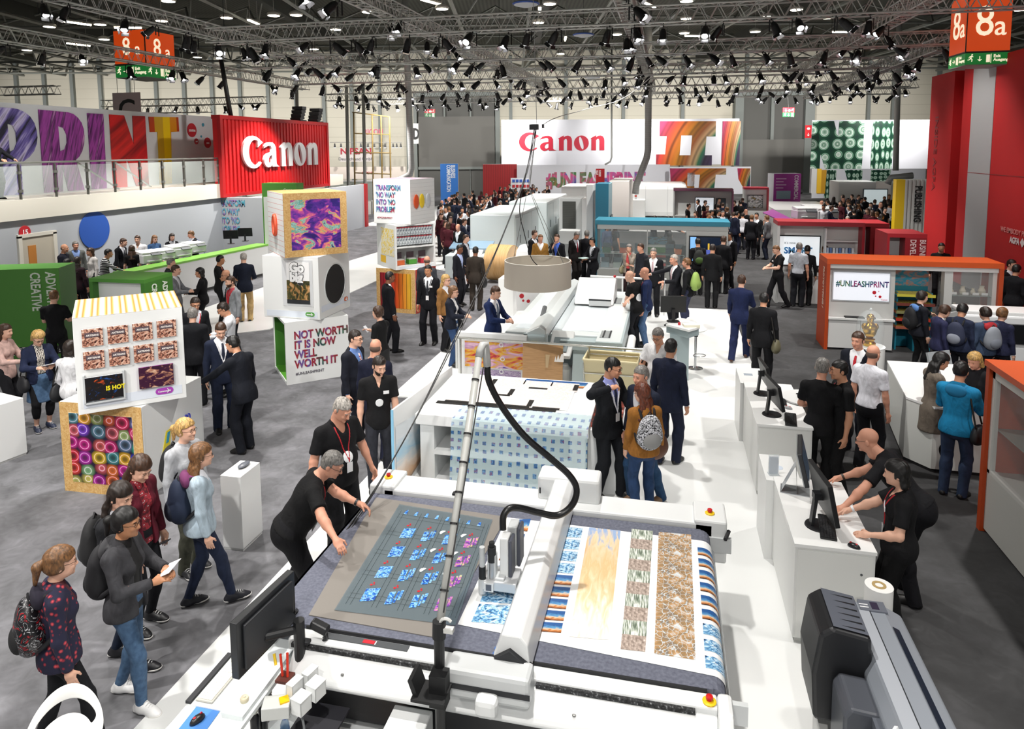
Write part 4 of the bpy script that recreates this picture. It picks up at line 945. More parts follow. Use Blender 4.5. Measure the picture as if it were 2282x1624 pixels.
def office_printer(x,y,z,rz,lb,s=1.):
    t=thing('desktop_printer',lb,'printer',(x,y,z),rz,'white printers on the reception counter');m=M('#dfe1e2',.45)
    obj('body',B().box((-.3*s,-.28*s,0),(.3*s,.28*s,.26*s),m),t,bev=.02);obj('scanner_lid',B().cbox((0,.02,.31*s),(.58*s,.5*s,.08*s),M('#eceeee',.4),rx=4),t,bev=.01);obj('paper_tray',B().box((-.2*s,-.4*s,.06*s),(.2*s,-.28*s,.09*s),M('#c5c8ca')),t);obj('control_panel',B().cbox((.1*s,-.3*s,.26*s),(.3*s,.12*s,.03*s),M('#54585c'),rx=25),t)
for px,py,s,lb in((352,585,1.,'white printer at the near end of the green topped counter'),(385,578,.9,'white printer second along the green topped counter'),(418,572,1.05,'white printer in the middle of the green topped counter'),(452,563,1.,'white printer at the far end of the green topped counter')):
    x,y=at(px,py,1.1);office_printer(x-.35,y,1.1,70,lb,s)
def desk_monitor(x,y,z,rz,lb,w_=.52,h_=.32,scr=None,group=None,tilt=8):
    t=thing('computer_monitor',lb,'monitor',(x,y,z),rz,group);k=M('#17181a',.45)
    obj('base',B().lathe([(0,0),(.13,0),(.125,.012),(.03,.02),(0,.02)],k,n=20),t);obj('stand',B().cbox((0,.03,.13),(.06,.03,.25),k),t)
    s_=obj('display',B().cbox((0,0,.12+h_/2+.06),(w_,.035,h_),k,rx=-tilt),t,bev=.004)
    obj('screen',B().cbox((0,-.0195,.12+h_/2+.06+.0),(w_-.03,.003,h_-.03),scr or M('#2b3340',.2),rx=-tilt),t)
    return t
for px,py,lb in((515,543,'dark monitor seen from behind at the end of the green counter, left one'),(547,537,'dark monitor seen from behind at the end of the green counter, right one')):
    x,y=at(px,py,1.1);desk_monitor(x,y,1.1,200,lb)
# green framed booths with vertical lettering
def green_booth(FL,FR,BR,zt,lb,inner=True):
    FL,FR,BR=map(np.array,(FL,FR,BR));t=thing('display_booth',lb,'display booth',(FL[0],FL[1],0));o=FL;BL=FL+BR-FR
    q=lambda*p:[tuple(x-o)for x in p]
    u=unit(FR-FL);d_=unit(BR-FR)
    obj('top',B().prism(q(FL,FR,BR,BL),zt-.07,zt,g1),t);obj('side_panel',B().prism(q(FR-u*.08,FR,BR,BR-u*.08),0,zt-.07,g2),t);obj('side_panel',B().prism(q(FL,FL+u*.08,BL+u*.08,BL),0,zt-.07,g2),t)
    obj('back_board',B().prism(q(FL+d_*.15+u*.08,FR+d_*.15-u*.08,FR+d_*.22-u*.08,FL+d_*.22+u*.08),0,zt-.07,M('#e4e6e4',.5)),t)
    if inner:obj('screen',B().prism(q(FL+d_*.12+u*.2,FR+d_*.12-u*.12,FR+d_*.15-u*.12,FL+d_*.15+u*.2),zt-1.0,zt-.42,M('#9fb4c8',.2)),t);obj('shelf',B().prism(q(FL+u*.08,FR-u*.08,FR+d_*.15-u*.08,FL+d_*.15+u*.08),.85,.9,white),t)
    ang=math.degrees(math.atan2(BR[1]-FR[1],BR[0]-FR[0]))
    for i,s in enumerate(('ADVERTISING /','CREATIVE')):
        p=FR-o+d_*(np.linalg.norm(BR-FR)*(.62-.38*i))+np.array([d_[1],-d_[0]])*.012
        text('lettering',s,.26 if not inner else .2,t,(p[0],p[1],zt-.12),(90,90,ang),M('#e4ecde'),.003,.006,sx=.72)
    return t
green_booth((-11.17,11.35),(-9.94,11.40),(-9.99,12.25),2.0,'green framed booth with grey screen standing behind the bakery picture tower')
t=thing('display_booth','green wall with upright white lettering at the left edge','display booth',(-13.2,12.1,0),22)
obj('panel',B().box((-1.6,-.02,.3),(.42,.75,2.0),g1),t);obj('base_band',B().box((-1.6,-.04,.12),(.42,.75,.3),nodemat('dash_band',lambda g:g.ramp(g.vor(g.uv(obj=True,scale=(1,1,3)),9.),[(.3,'#f0f0f0'),(.34,'#1c1c1c')],True))),t);obj('foot',B().box((-1.6,-.05,0),(.46,.8,.12),g2),t)
for i,s in enumerate(('ADVERTISING /','CREATIVE')):text('lettering',s,.27,t,(.16-.30*i,-.03,1.92),(90,90,0),M('#e4ecde'),.003,.006,sx=.7)
# low wall and machines by the lattice frame
struct('wall_left_low',B().prism([at(800,480),at(893,471),at(893,468),at(800,477)],0,.9,M('#d6d6d2',.6)))
wm=M('#aeb2ac',.5)
def machine(name,pts,z,lb,m=None,cat='machine',z0=0.,extra=None,slots=True):
    """cabinet-like machine: floor outline seen at level z0"""
    P=[at(px,py,z)for px,py in pts];o=np.mean(P,0);q=[(a-o[0],c-o[1])for a,c in P]
    ar=sum(q[i][0]*q[(i+1)%len(q)][1]-q[(i+1)%len(q)][0]*q[i][1]for i in range(len(q)))
    if ar<0:q=q[::-1]
    t=thing(name,lb,cat,(o[0],o[1],z0));m=m or M('#dfe3e4',.4)
    obj('cabinet',B().prism(q,.06,z-z0,m),t,bev=.04);obj('plinth',B().prism([(a*.97,c*.97)for a,c in q],0,.06,M('#55585a')),t)
    if slots:
        i=max(range(len(q)),key=lambda i:-(q[i][1]+q[(i+1)%len(q)][1]));a,c=np.array(q[i]),np.array(q[(i+1)%len(q)]);u=unit(c-a);L=np.linalg.norm(c-a);n_=np.array([u[1],-u[0]])
        for k in(.3,.62):
            p=a+u*L*k;obj('door_panel',B().prism([tuple(p-u*L*.14+n_*.012),tuple(p+u*L*.14+n_*.012),tuple(p+u*L*.14),tuple(p-u*L*.14)],.15,z-z0-.12,m),t)
            obj('handle',B().prism([tuple(p+n_*.03),tuple(p+u*.05+n_*.03),tuple(p+u*.05),tuple(p)],(z-z0)*.5,(z-z0)*.62,M('#777c80')),t)
    return t
# wooden lattice frame
wd=thing('lattice_frame','tall open frame of light wooden battens before the cream wall','frame',(0,45,0));wood=M('#8f7847',.7)
b=B();Y=45
def wp(px,py):x,z=aty(px,py,Y);return(x,0,z)
for px,y0_,y1_ in((788,250,478),(812,253,478),(829,256,477),(849,258,477),(868,260,476)):
    obj('batten',B().cyl(wp(px,y0_),wp(px+4,y1_),.055,wood,n=6),wd)
for p,q in(((785,250),(868,260)),((788,297),(870,300)),((790,340),(872,341)),((790,385),(872,388))):obj('batten',B().cyl(wp(*p),wp(*q),.045,wood,n=6),wd)
# smaller signs on the left half of the far wall
def fsign(lb,x0,y0,x1,y1,D,body,bc=None,tc='#b02030',size=None,sub=None,sx=1.,bold=.03,name='hanging_sign',cat='sign'):
    (u0,z1),(u1,z0)=atv(x0,y0,D),atv(x1,y1,D);c,s=math.cos(YAW),math.sin(YAW)
    t=thing(name,lb,cat,(((u0+u1)/2)*c-D*s,((u0+u1)/2)*s+D*c,z0),HALL);w2,h=(u1-u0)/2,z1-z0
    if bc:obj('board',B().box((-w2,0,0),(w2,.06,h),M(bc,.5)),t)
    sz=size or h*.9
    if body:text('lettering',body,sz,t,(0,-.02,(h-sz*.7)/2+(sub[1]*1.1 if sub else 0)),(90,0,0),M(tc,.5),.015,bold*sz,'CENTER',sx)
    if sub:text('lettering',sub[0],sub[1],t,(0,-.02,h*.12),(90,0,0),M(sub[2],.5),.008,0,'CENTER',sub[3])
    return t
fsign('row of pink capital letters hanging on the cream wall',811,284,853,303,64,'RICOH',None,'#c05a72',None,sx=.82)
fsign('white banner with dark red capital lettering on the cream wall',757,334,830,360,63,'NIPSAN','#c9c2c0','#a82a3a',.75,('Deutschland GmbH',.38,'#4a4a50',1.05),sx=1.1,bold=.03)
fsign('narrow white banner with a black letter D beside the grey gate',921,275,933,320,60,'D','#c9c9c6','#1a1a1a',1.3,sx=.55)
fsign('white fascia board with small red lettering at the foot of the cream wall',735,372,905,398,62,'NIPSAN','#ddd2c8','#b04a5a',.3,name='stand_fascia')
lw=thing('lamp_rail','thin rail of little white lamps over the white banner','lamp',(0,0,0));b=B()
P=[atv(px,317,60)for px in(735,895)];c_,s_=math.cos(YAW),math.sin(YAW)
def hv(u,v,z):return(u*c_-v*s_,u*s_+v*c_,z)
obj('rail',B().cyl(hv(P[0][0],60,P[0][1]),hv(P[1][0],60,P[1][1]),.03,M('#888888'),n=6),lw)
for px in(746,760,774,804,820,834,849,858,876,884,893):
    u,z=atv(px,322,60);obj('lamp',B().cyl(hv(u,60,z+.1),hv(u,60,z-.25),.05,M('#444444'),r1=.10,n=8).cyl(hv(u,60,z-.25),hv(u,60,z-.28),.09,lens,n=8),lw)
# ---------------------------------------------------------------- stacked cube towers
CB=1.225;hf=CB/2
wpaint=M('#eceeed',.35)
def cube_thing(lb,cx,cy,z,rz,body=wpaint,faces=None):
    t=thing('display_cube',lb,'display cube',(cx,cy,z),rz);return t
def face(side,u0,u1,v0,v1,off=.006,h=hf):
    """a rectangle on one side of a cube, u and v in metres from the lower left seen from outside"""
    if side=='f':P=lambda u,v:(-h+u,-h-off,v)
    elif side=='r':P=lambda u,v:(h+off,-h+u,v)
    elif side=='l':P=lambda u,v:(-h-off,h-u,v)
    elif side=='t':P=lambda u,v:(-h+u,-h+v,CB+off)
    else:P=lambda u,v:(h-u,h+off,v)
    return P(u0,v0),P(u1,v0),P(u1,v1),P(u0,v1)
ROT={'f':(90,0,0),'r':(90,0,90),'l':(90,0,-90)}
def pic(t,name,side,u0,u1,v0,v1,m,frame=None,off=.004,th=.012):
    q=face(side,u0,u1,v0,v1,off+th);b=B();b.quad(*q,m)
    p=face(side,u0,u1,v0,v1,off);n=4
    o=len(b.v);b.v+=list(p)
    for i in range(4):b.f.append([o+i,o+(i+1)%4,(i+1)%4,i]);b.m.append(frame or M('#f0f0f0'))
    return obj(name,b,t)
def txt(t,side,s,u,v,size,m,sx=.7,bold=.03,name='lettering',ext=.004):
    q=face(side,u,u,v,v,.008)[0];return text(name,s,size,t,q,ROT[side],m,ext,bold*size,sx=sx)
def solid(t,m,name='box',lo=0):return obj(name,B().box((-hf,-hf,lo),(hf,hf,CB),m),t,bev=.006)
def osb_frame(t,side,w,m=osb):
    b=B()
    for(u0,u1,v0,v1)in((0,CB,0,w),(0,CB,CB-w,CB),(0,w,w,CB-w),(CB-w,CB,w,CB-w)):
        b.quad(*face(side,u0,u1,v0,v1,.012),m)
    return obj('board_frame',b,t)
pegm=nodemat('pegboard',lambda g:g.ramp(g.vor(g.uv(obj=True,scale=(14,14,14)),1.,rand=0.),[(.12,'#b9bcbd'),(.16,'#eceeed')]),.4)
# left tower
t=cube_thing('white cube at the foot of the left tower with coloured tube print in chipboard frame',-7.2,7.95,0,2)
solid(t,wpaint);osb_frame(t,'f',.14);pic(t,'tube_print','f',.14,CB-.14,.14,CB-.14,tubes);obj('pegboard_side',B().quad(*face('r',.03,CB-.03,.03,CB-.03,.004),pegm),t)
t=cube_thing('white rotated cube with bakery pictures on top of the left tower',-7.09,7.81,CB+.005,43)
solid(t,wpaint);pic(t,'top_print','t',.0,CB,.0,CB,stripes_or,None,.002,.004)
for r in range(2):
    for c in range(4):
        u,v=.09+c*.275,.86-r*.285;p=pic(t,'bakery_picture','f',u,u+.225,v,v+.225,artisan,None,.02,.02)
        obj('caption_plate',B().box((-hf+u+.03,-hf-.046,v+.115),(-hf+u+.19,-hf-.041,v+.175),M('#5a4a50',.5)),p);text('lettering','ARTISANS',.03,p,(-hf+u+.045,-hf-.048,v+.132),(90,0,0),M('#f2ece6',.5),.001,.001)
p=pic(t,'cooking_picture','f',.09,.50,.17,.47,chef,M('#cfd3d6'),.03,.02)
text('lettering','IS HOT',.075,p,(-hf+.31,-hf-.055,.28),(90,0,0),M('#e8d820',.5),.002,.003,sx=.9)
obj('picture_clip',B().box((-hf+.07,-hf-.05,.14),(-hf+.09,-hf-.005,.50),M('#c4c8ca',.2)).box((-hf+.50,-hf-.05,.14),(-hf+.52,-hf-.005,.50),M('#c4c8ca',.2)).box((-hf+.07,-hf-.05,.13),(-hf+.52,-hf-.005,.15),M('#c4c8ca',.2)),t)
pic(t,'loaf_picture','f',.68,1.08,.22,.50,loaves,M('#a040a0'),.02,.02)
def arrow_tag(t,side,u,v,w_,col,s):
    pic(t,'caption_strip',side,.06,CB-.05,v-.03,v+.09,M('#dfe6f0',.5),None,.002,.002)
    q=face(side,u,u+w_,v,v+.085,.012);b=B();r=.042;o=np.array(q[0]);ex=unit(np.array(q[1])-o);ez=np.array((0,0,1.));nn=np.cross(ex,ez)
    P=[o+ex*(r+(w_-2*r)*(k>9)+r*math.cos(a))+ez*(r+r*math.sin(a))for k,a in enumerate(np.linspace(math.pi*1.5-2*math.pi,math.pi*1.5-1e-3-math.pi,10).tolist()[::-1]and[math.pi*.5+math.pi*i/9 for i in range(10)]+[-math.pi*.5+math.pi*i/9 for i in range(10)])]
    b.add(P,[tuple(range(len(P)))],M(col,.5));a_=obj('arrow_label',b,t);
    c0=o+ex*(w_-.06)+ez*.043+nn*.006;b=B();b.tube([c0-ex*.012+ez*.025,c0+ex*.012,c0-ex*.012-ez*.025],.006,M('#f4f4f4'),5);obj('arrow',b,a_)
    text('lettering',s,.03,a_,tuple(o+ex*.03+ez*.03+nn*.004),ROT[side],M('#f4f4f4'),.001,.001)
arrow_tag(t,'f',.86,.10,.21,'#a63fb0','Commercial')
y,z=atx(372,985,-6.585);t=thing('hanging_cloth','yellow and blue cloth hanging on the pegboard side of the left tower','cloth',(-6.575,y,z));obj('cloth',B().prism([(-.02,.16),(.07,.17),(.02,-.18),(-.14,-.20)],0,.008,M('#e4d23a',.7),'x'),t);obj('blue_panel',B().prism([(-.0,.14),(.05,.14),(.01,-.0),(-.04,-.0)],.008,.012,M('#3a9ab8',.7),'x'),t)
y,z=atx(415,930,-6.585);t=thing('scissors','blue handled scissors hanging on the pegboard side of the left tower','scissors',(-6.575,y,z));obj('handles',B().tube([(.01,-.03+.025*math.cos(a),.05*math.sin(a))for a in np.linspace(0,6.283,14)],.008,M('#2434b8',.4),6).tube([(.01,.03+.025*math.cos(a),.05*math.sin(a))for a in np.linspace(0,6.283,14)],.008,M('#2434b8',.4),6),t);obj('blades',B().prism([(-.02,-.05),(.02,-.05),(.0,-.16)],.004,.01,M('#c4c6c8',.3,.6),'x'),t)
# middle tower
t=cube_thing('white cube with not worth it slogan at the foot of the middle tower',-7.06,12.54,0,-48)
b=B();gi=M('#3f7a28',.5)
b.box((-hf,-hf,0),(hf,hf,.05),wpaint).box((-hf,-hf,CB-.05),(hf,hf,CB),wpaint).box((hf-.05,-hf,.05),(hf,hf,CB-.05),wpaint).box((-hf,hf-.05,.05),(hf-.05,hf,CB-.05),wpaint).box((-hf,-hf,.05),(-hf+.05,hf-.05,CB-.05),wpaint)
obj('box',b,t);obj('green_lining',B().box((-hf+.05,hf-.07,.05),(hf-.05,hf-.05,CB-.05),gi).box((hf-.07,-hf+.02,.05),(hf-.05,hf-.07,CB-.05),gi).box((-hf+.05,-hf+.02,.05),(hf-.07,hf-.07,.06),M('#58a030',.5)).box((-hf+.05,-hf+.02,.05),(-hf+.06,hf-.07,CB-.05),gi),t)
for i,s in enumerate(('NOT WORTH','IT IS NOW','WELL','WORTH IT')):txt(t,'r',s,.16,.88-.19*i,.215,mc_dark,.78,.035)
txt(t,'r','#UNLEASHPRINT',.17,.17,.075,M('#5a5560'),.95,.01)
for i,(c,z_)in enumerate((('#c03030',.3),('#3a6a4a',.55),('#c8c8c8',.8))):obj('sample',B().box((-.2,-.2,.06+.001*i),(.1,.1,z_),M(c,.5)),t)if i==0 else None
t=cube_thing('white cube with poster and round black opening in the middle tower',-7.13,12.63,CB+.005,-2)
obj('box',B().box((-hf,-hf,0),(hf,hf,CB),wpaint),t,bev=.006)
pic(t,'poster_recess','f',.44,1.10,.25,1.16,M('#d4d6d8',.4),None,.002,.01);p=pic(t,'biker_poster','f',.54,1.04,.30,1.12,bike,None,.013,.008)
text('lettering','Go\nbig',.25,p,(-hf+.62,-hf-.03,.93),(90,0,0),M('#fafafa',.5),.004,.014,sx=.95,lines=.75);text('lettering_outline','Go\nbig',.25,p,(-hf+.62,-hf-.026,.93),(90,0,0),M('#2a2a2a',.5),.002,.024,sx=.95,lines=.75)
obj('poster_base',B().box((-hf+.54,-hf-.027,.30),(-hf+1.04,-hf-.022,.38),M('#26282c')),p)
b=B();R0=.40
pts=[(hf+.006,R0*1.0*math.cos(a)+.0,.60+R0*math.sin(a))for a in np.linspace(0,2*math.pi,40,endpoint=False)]
b.add(pts,[tuple(range(40))],M('#0c0d0e',.6));obj('round_opening',b,t)
b=B();b.tube([(hf+.006,(R0+.005)*math.cos(a),.60+(R0+.005)*math.sin(a))for a in np.linspace(0,2*math.pi,41)],.012,M('#c9cccd'),6);obj('opening_rim',b,t)
arrow_tag(t,'f',.92,.06,.2,'#5aa04a','Advertising');arrow_tag(t,'r',.95,.16,.15,'#e06a30','Retail')
t=cube_thing('chipboard framed cube showing a violet swirl picture on top of the middle tower',-7.10,12.64,2*CB+.01,45)
solid(t,osb);osb_frame(t,'f',.13);pic(t,'swirl_picture','f',.13,CB-.13,.13,CB-.13,swirl,None,.004,.006)
ls=nodemat('red_lined_white',lambda g:g.mix(g.math('LESS_THAN',g.math('FRACT',g.math('MULTIPLY',g.xyz(g.uv(obj=True))[2],10.)),.07),'#eceeed','#d8837c'),.4)
obj('lined_side',B().quad(*face('l',0,CB,0,CB,.004),ls),t)
b=B();q=face('l',.62,.62,.58,.58,.03)[0];b.tube([(q[0],q[1]+.10*math.cos(a),q[2]+.19*math.sin(a))for a in np.linspace(0,2*math.pi,24)],.035,M('#cf5030',.5),8);obj('ring_emblem',b,t)
# far tower
t=cube_thing('chipboard framed cube with coloured folds picture at the foot of the far tower',-7.25,18.35,0,-8)
solid(t,wpaint);osb_frame(t,'f',.12);pic(t,'folds_picture','f',.12,CB-.12,.12,CB-.12,folds);obj('red_side',B().quad(*face('r',.0,CB,0,CB,.004),M('#c84a3a',.5)),t)
t=thing('display_cube','white shelf cube with packets and small boxes in the far tower','display cube',(-7.26,18.37,CB+.005),-43)
b=B().box((-hf,-hf,0),(hf,hf,.10),wpaint).box((-hf,-hf,CB-.04),(hf,hf,CB),wpaint).box((-hf,-hf,.1),(-hf+.5,hf,CB-.04),wpaint).box((-hf+.5,hf-.05,.1),(hf,hf,CB-.04),wpaint).box((-hf+.5,-hf,.1),(hf,-hf+.05,CB-.04),wpaint).box((-hf+.5,-hf+.05,.58),(hf,hf-.05,.62),wpaint)
obj('shelf_box',b,t);obj('caption_strip',B().quad(*face('r',.1,1.1,.02,.08,.003),M('#dfe6f0')),t)
yel=photo('yellow_packs',['#e8b820','#f0d860','#f4f0e0','#c8c8c8'],9.);obj('yellow_print',B().quad(*face('f',.3,1.15,.35,1.1,.004),yel).quad(*face('f',.25,.6,.12,.32,.004),M('#e8b818')),t)
TW=bpy.data.objects[t.name];bpy.context.view_layer.update();mw=Matrix.Translation((-7.26,18.37,CB+.005))@Matrix.Rotation(R(-43),4,'Z')
pk=nodemat('blister_pack',lambda g:g.ramp(g.noise(g.uv(obj=True,scale=(30,30,30)),1.),[(.38,'#4a5560'),(.52,'#c9d2d6'),(.62,'#e4e8ea')]),.3)
first=None
for r in range(2):
    for k in range(13):
        p=mw@Vector((hf-.06,-hf+.11+k*.083,.66+.26*r))
        if first is None:first=obj('blister_pack',B().box((-.02,-.035,0),(.02,.035,.21),pk).box((-.006,-.03,.21),(.006,.03,.24),M('#b8404a')),label='grey blister pack hanging on the shelf of the far tower',cat='packet',group='blister packs on the far tower shelf',loc=p,rz=-43)
        else:dup(first,p)
for k,(c,lb)in enumerate((('#d86a38','orange small carton on the lower shelf of the far tower'),('#4f9a3a','green small carton on the lower shelf of the far tower'),('#c02a3c','red small carton on the lower shelf of the far tower'))):
    p=mw@Vector((hf-.2,-hf+.2+.37*k,.105));x=thing('counter_carton',lb,'carton',p,-43)
    obj('tray',B().box((-.1,-.12,0),(.1,.12,.13),M(c,.5)),x);obj('header_card',B().box((-.09,-.11,.13),(-.075,.11,.33),M('#3a2a30',.5)),x);obj('goods',B().box((-.07,-.1,.13),(.08,.1,.16),M('#d9d9d4',.5)),x)
t=cube_thing('white cube with transform slogan on top of the far tower',-7.31,18.45,2*CB+.01,-13)
solid(t,wpaint);pic(t,'top_print','t',.0,CB,.0,CB,photo('pink_top',['#d84a8a','#f2d8e6','#f4f4f4'],2.),None,.002,.003)
for i,s in enumerate(('TRANSFORM',"'NO WAY'","INTO 'NO","PROBLEM'")):txt(t,'f',s,.09,.93-.2*i,.2,mc_soft,.72,.035)
txt(t,'f','#UNLEASHPRINT',.12,.14,.07,M('#a8606a'),.95,.005)
obj('lined_side',B().quad(*face('r',0,CB,0,CB,.004),nodemat('plank_white',lambda g:g.mix(g.math('LESS_THAN',g.math('FRACT',g.math('MULTIPLY',g.xyz(g.uv(obj=True))[2],9.)),.05),'#eceeed','#c9cbcc'),.4)),t)
for u,c in((.22,'#d8562c'),(.5,'#e8c832'),(.82,'#c9cdd0')):
    q=face('r',u,u,.62,.62,.05)[0];obj('skateboard',B().ball(q,(.02,.13,.20),M(c,.5),14),t)
# ---------------------------------------------------------------- plinths
t=thing('plinth','slim white plinth with a dark phone lying on top on the grey carpet','plinth',(-4.737,6.74,0),0.4)
obj('body',B().box((-.127,-.194,.03),(.127,.194,.874),white),t,bev=.003);obj('base',B().box((-.12,-.187,0),(.12,.187,.03),M('#d5d6d4')),t)
tag(obj('handset',B().ball((0,0,.02),(.05,.10,.018),M('#5a5e66',.35),14),loc=(-4.73,6.80,.876)),'dark grey handset lying on the slim white plinth','phone')
t=thing('plinth','white plinth cut off by the left edge of the picture','plinth',(-9.62,7.9,0),-12);obj('body',B().box((-.5,-.28,.03),(.28,.28,.87),white),t,bev=.003);obj('base',B().box((-.48,-.27,0),(.27,.27,.03),M('#d5d6d4')),t)
# ---------------------------------------------------------------- the big cutting table
felt=nodemat('felt_bed',lambda g:g.ramp(g.noise(g.uv(obj=True),40.,3),[(.3,'#585b69'),(.7,'#6f7280')]),.9)
mwt=M('#e6e8e8',.3);mgr=M('#c9cccd',.35);dkg=M('#232427',.5);brush=nodemat('bristle_slot',lambda g:g.ramp(g.noise(g.uv(obj=True),60.,3),[(.4,'#0d0d0e'),(.62,'#3a3b3d'),(.7,'#8b8d8f')]),.7)
ct=thing('cutting_table','large white flatbed cutting table with blue grey felt bed','cutting table',(-1.2,5.4,0))
ox,oy=-1.2,5.4
def bb(b,x0,y0,z0,x1,y1,z1,m):return b.box((x0-ox,y0-oy,z0),(x1-ox,y1-oy,z1),m)
b=B();bb(b,-2.95,4.42,.86,.34,6.40,.95,felt);b.lathe([(.0,-.98),(.085,-.98),(.085,.98),(0,.98)],felt,(.34-ox,5.41-oy,.865),18,'y');bb(b,-2.95,4.42,.70,-2.93,6.4,.95,felt);obj('felt_bed',b,ct)
b=B();bb(b,-2.85,6.42,.70,.46,6.76,1.0,mwt);bb(b,-3.0,6.42,.62,-2.72,6.80,1.03,mwt);bb(b,.28,6.42,.62,.58,6.80,1.03,mwt);obj('rear_rail',b,ct,bev=.02)
b=B();bb(b,-2.85,6.45,.05,.40,6.7,.70,M('#b9bdc0',.4));bb(b,-2.7,4.5,.05,.2,6.4,.68,M('#2a2b2e',.6));obj('understructure',b,ct)
b=B();bb(b,-2.68,4.28,.84,.36,4.41,.93,mwt);obj('front_ledge',b,ct,bev=.012)
b=B();bb(b,-2.6,4.405,.925,.30,4.415,.952,M('#15161a'));obj('edge_strip',b,ct)
b=B();bb(b,-2.43,4.335,.931,-1.77,4.39,.938,M('#4a4d50',.6));obj('slot_cover',b,ct)
b=B();bb(b,-2.12,4.345,.9385,-2.03,4.38,.940,M('#c01c2c',.5));o=obj('warning_label',b,ct);b=B()
bb(b,-2.026,4.345,.9385,-2.018,4.38,.940,M('#f0f0f0'));obj('label_edge',b,o)
b=B();bb(b,-2.64,4.255,.885,-1.5,4.282,.915,brush);obj('brush_slot',b,ct)
b=B();bb(b,-.82,4.255,.885,.22,4.282,.915,brush);obj('brush_slot',b,ct)
prof=[(4.28,.885),(4.25,.88),(4.15,.76),(4.13,.73),(4.14,.70),(4.18,.69),(4.34,.69),(4.34,.88)]
def px_(b,pr,x0,x1,m):return b.prism([(y-oy,z)for y,z in pr],x0-ox,x1-ox,m,'x')
obj('front_cover',px_(B(),prof,-2.62,.36,mwt),ct,bev=.012)
obj('front_cap',px_(B(),[(4.12,.69),(4.44,.69),(4.44,.93),(4.24,.935),(4.16,.87)],.36,.46,mwt),ct,bev=.03)
b=B();bb(b,-2.6,4.3,.36,.3,4.4,.70,dkg);bb(b,-2.6,4.24,.26,.3,4.4,.34,mgr);bb(b,-2.6,4.32,.05,.3,4.4,.26,dkg);obj('dark_skirt',b,ct)
b=B()
for x in(-2.2,-1.62,-1.5,-.55,.05):b.lathe([(0,0),(.014,0),(.012,.006),(0,.008)],M('#9a9a98',.3,.8),(x-ox,4.185-oy,.80),10)
obj('bolts',b,ct)
def estop(x,y,z,lb):
    e=obj('emergency_button',B().lathe([(.042,0),(.045,.010),(.036,.016),(0,.016)],M('#f0c818',.5),(x-ox,y-oy,z),18),ct,lb);obj('red_knob',B().lathe([(.016,.016),(.016,.026),(.024,.03),(.022,.044),(0,.047)],M('#c81818',.35),(x-ox,y-oy,z),16),e)
estop(-2.86,6.6,1.03,'red stop knob at the rear left corner');estop(.43,6.56,1.03,'red stop knob at the rear right corner');estop(.31,4.33,.93,'red stop knob at the front right corner')
# roller at the right end
b=B();b.cyl((.43-ox,4.5-oy,.76),(.43-ox,6.35-oy,.76),.035,M('#c9cccf',.2,.8));obj('roller',b,ct)
b=B();bb(b,.36,4.40,.74,.56,4.44,.88,mgr);bb(b,.36,6.4,.74,.62,6.44,.88,mgr);b.cyl((.56-ox,6.36-oy,.9),(.60-ox,6.46-oy,.93),.018,M('#2a2a2c'));obj('roller_bracket',b,ct)
# travelling beam with tool head
b=B();b.prism([(-1.12-ox,.97),(-.86-ox,.97),(-.88-ox,1.16),(-.93-ox,1.22),(-1.06-ox,1.22),(-1.12-ox,1.06)],4.28-oy,6.72-oy,M('#eceeee',.3),'y');bm_=obj('beam',b,ct,bev=.012)
b=B();b.prism([(-1.15-ox,.98),(-.84-ox,.98),(-.84-ox,1.02),(-1.0-ox,1.13),(-1.15-ox,1.03)],4.24-oy,4.30-oy,M('#1e2024',.5),'y');obj('beam_foot',b,bm_)
b=B();bb(b,-1.24,6.55,.98,-.62,6.82,1.24,mwt);obj('rear_motor_box',b,bm_,bev=.03);b=B();bb(b,-1.02,6.545,1.12,-.97,6.55,1.17,M('#16181a'));bb(b,-1.22,6.545,1.06,-1.205,6.55,1.12,M('#2a2c2e'));obj('motor_socket',b,bm_)
b=B();bb(b,-1.41,4.09,.85,-.83,4.28,1.06,mgr);mb_=obj('front_motor_box',b,ct,bev=.03);b=B();bb(b,-1.413,4.084,.93,-.827,4.092,.965,M('#1b1d22',.5));obj('black_stripe',b,mb_);b=B();bb(b,-1.18,3.99,.82,-1.03,4.10,.95,mwt);obj('rounded_cover',b,mb_,bev=.035)
for y in(4.42,4.37):
    b=B();b.lathe([(0,0),(.022,0),(.022,.002),(0,.003)],M('#2a5fa8',.5),(-1.125-ox,y-oy+.0,1.0),16);obj('round_sticker',b,bm_)
hd=obj('tool_head',bb(bb(bb(B(),-1.42,5.0,1.02,-1.12,5.22,1.10,M('#d4d6d8',.3,.3)),-1.36,5.03,1.0,-1.29,5.10,1.30,mgr),-1.30,5.02,1.02,-1.22,5.12,1.12,mgr),ct,bev=.008)
b=B();bb(b,-1.27,5.08,1.06,-1.20,5.20,1.42,mwt);bb(b,-1.20,5.08,1.06,-1.17,5.22,1.40,M('#4c4f5a',.45));obj('tool_module',b,hd,bev=.012)
b=B();bb(b,-1.25,5.26,1.08,-1.17,5.40,1.42,mgr);bb(b,-1.17,5.26,1.08,-1.14,5.42,1.40,M('#4c4f5a',.45));obj('tool_module',b,hd,bev=.012)
b=B()
for x,y,r,z0,z1,m in((-1.40,5.03,.032,.98,1.10,mgr),(-1.40,5.03,.028,1.10,1.2,M('#17181a')),(-1.40,5.03,.022,1.2,1.36,mgr),(-1.325,5.05,.034,1.24,1.36,M('#202225')),(-1.325,5.05,.028,1.02,1.24,M('#b4b7ba',.3,.6)),(-1.325,5.05,.022,1.36,1.40,M('#17181a'))):b.cyl((x-ox,y-oy,z0),(x-ox,y-oy,z1),r,m,n=16)
obj('spindle',b,hd)
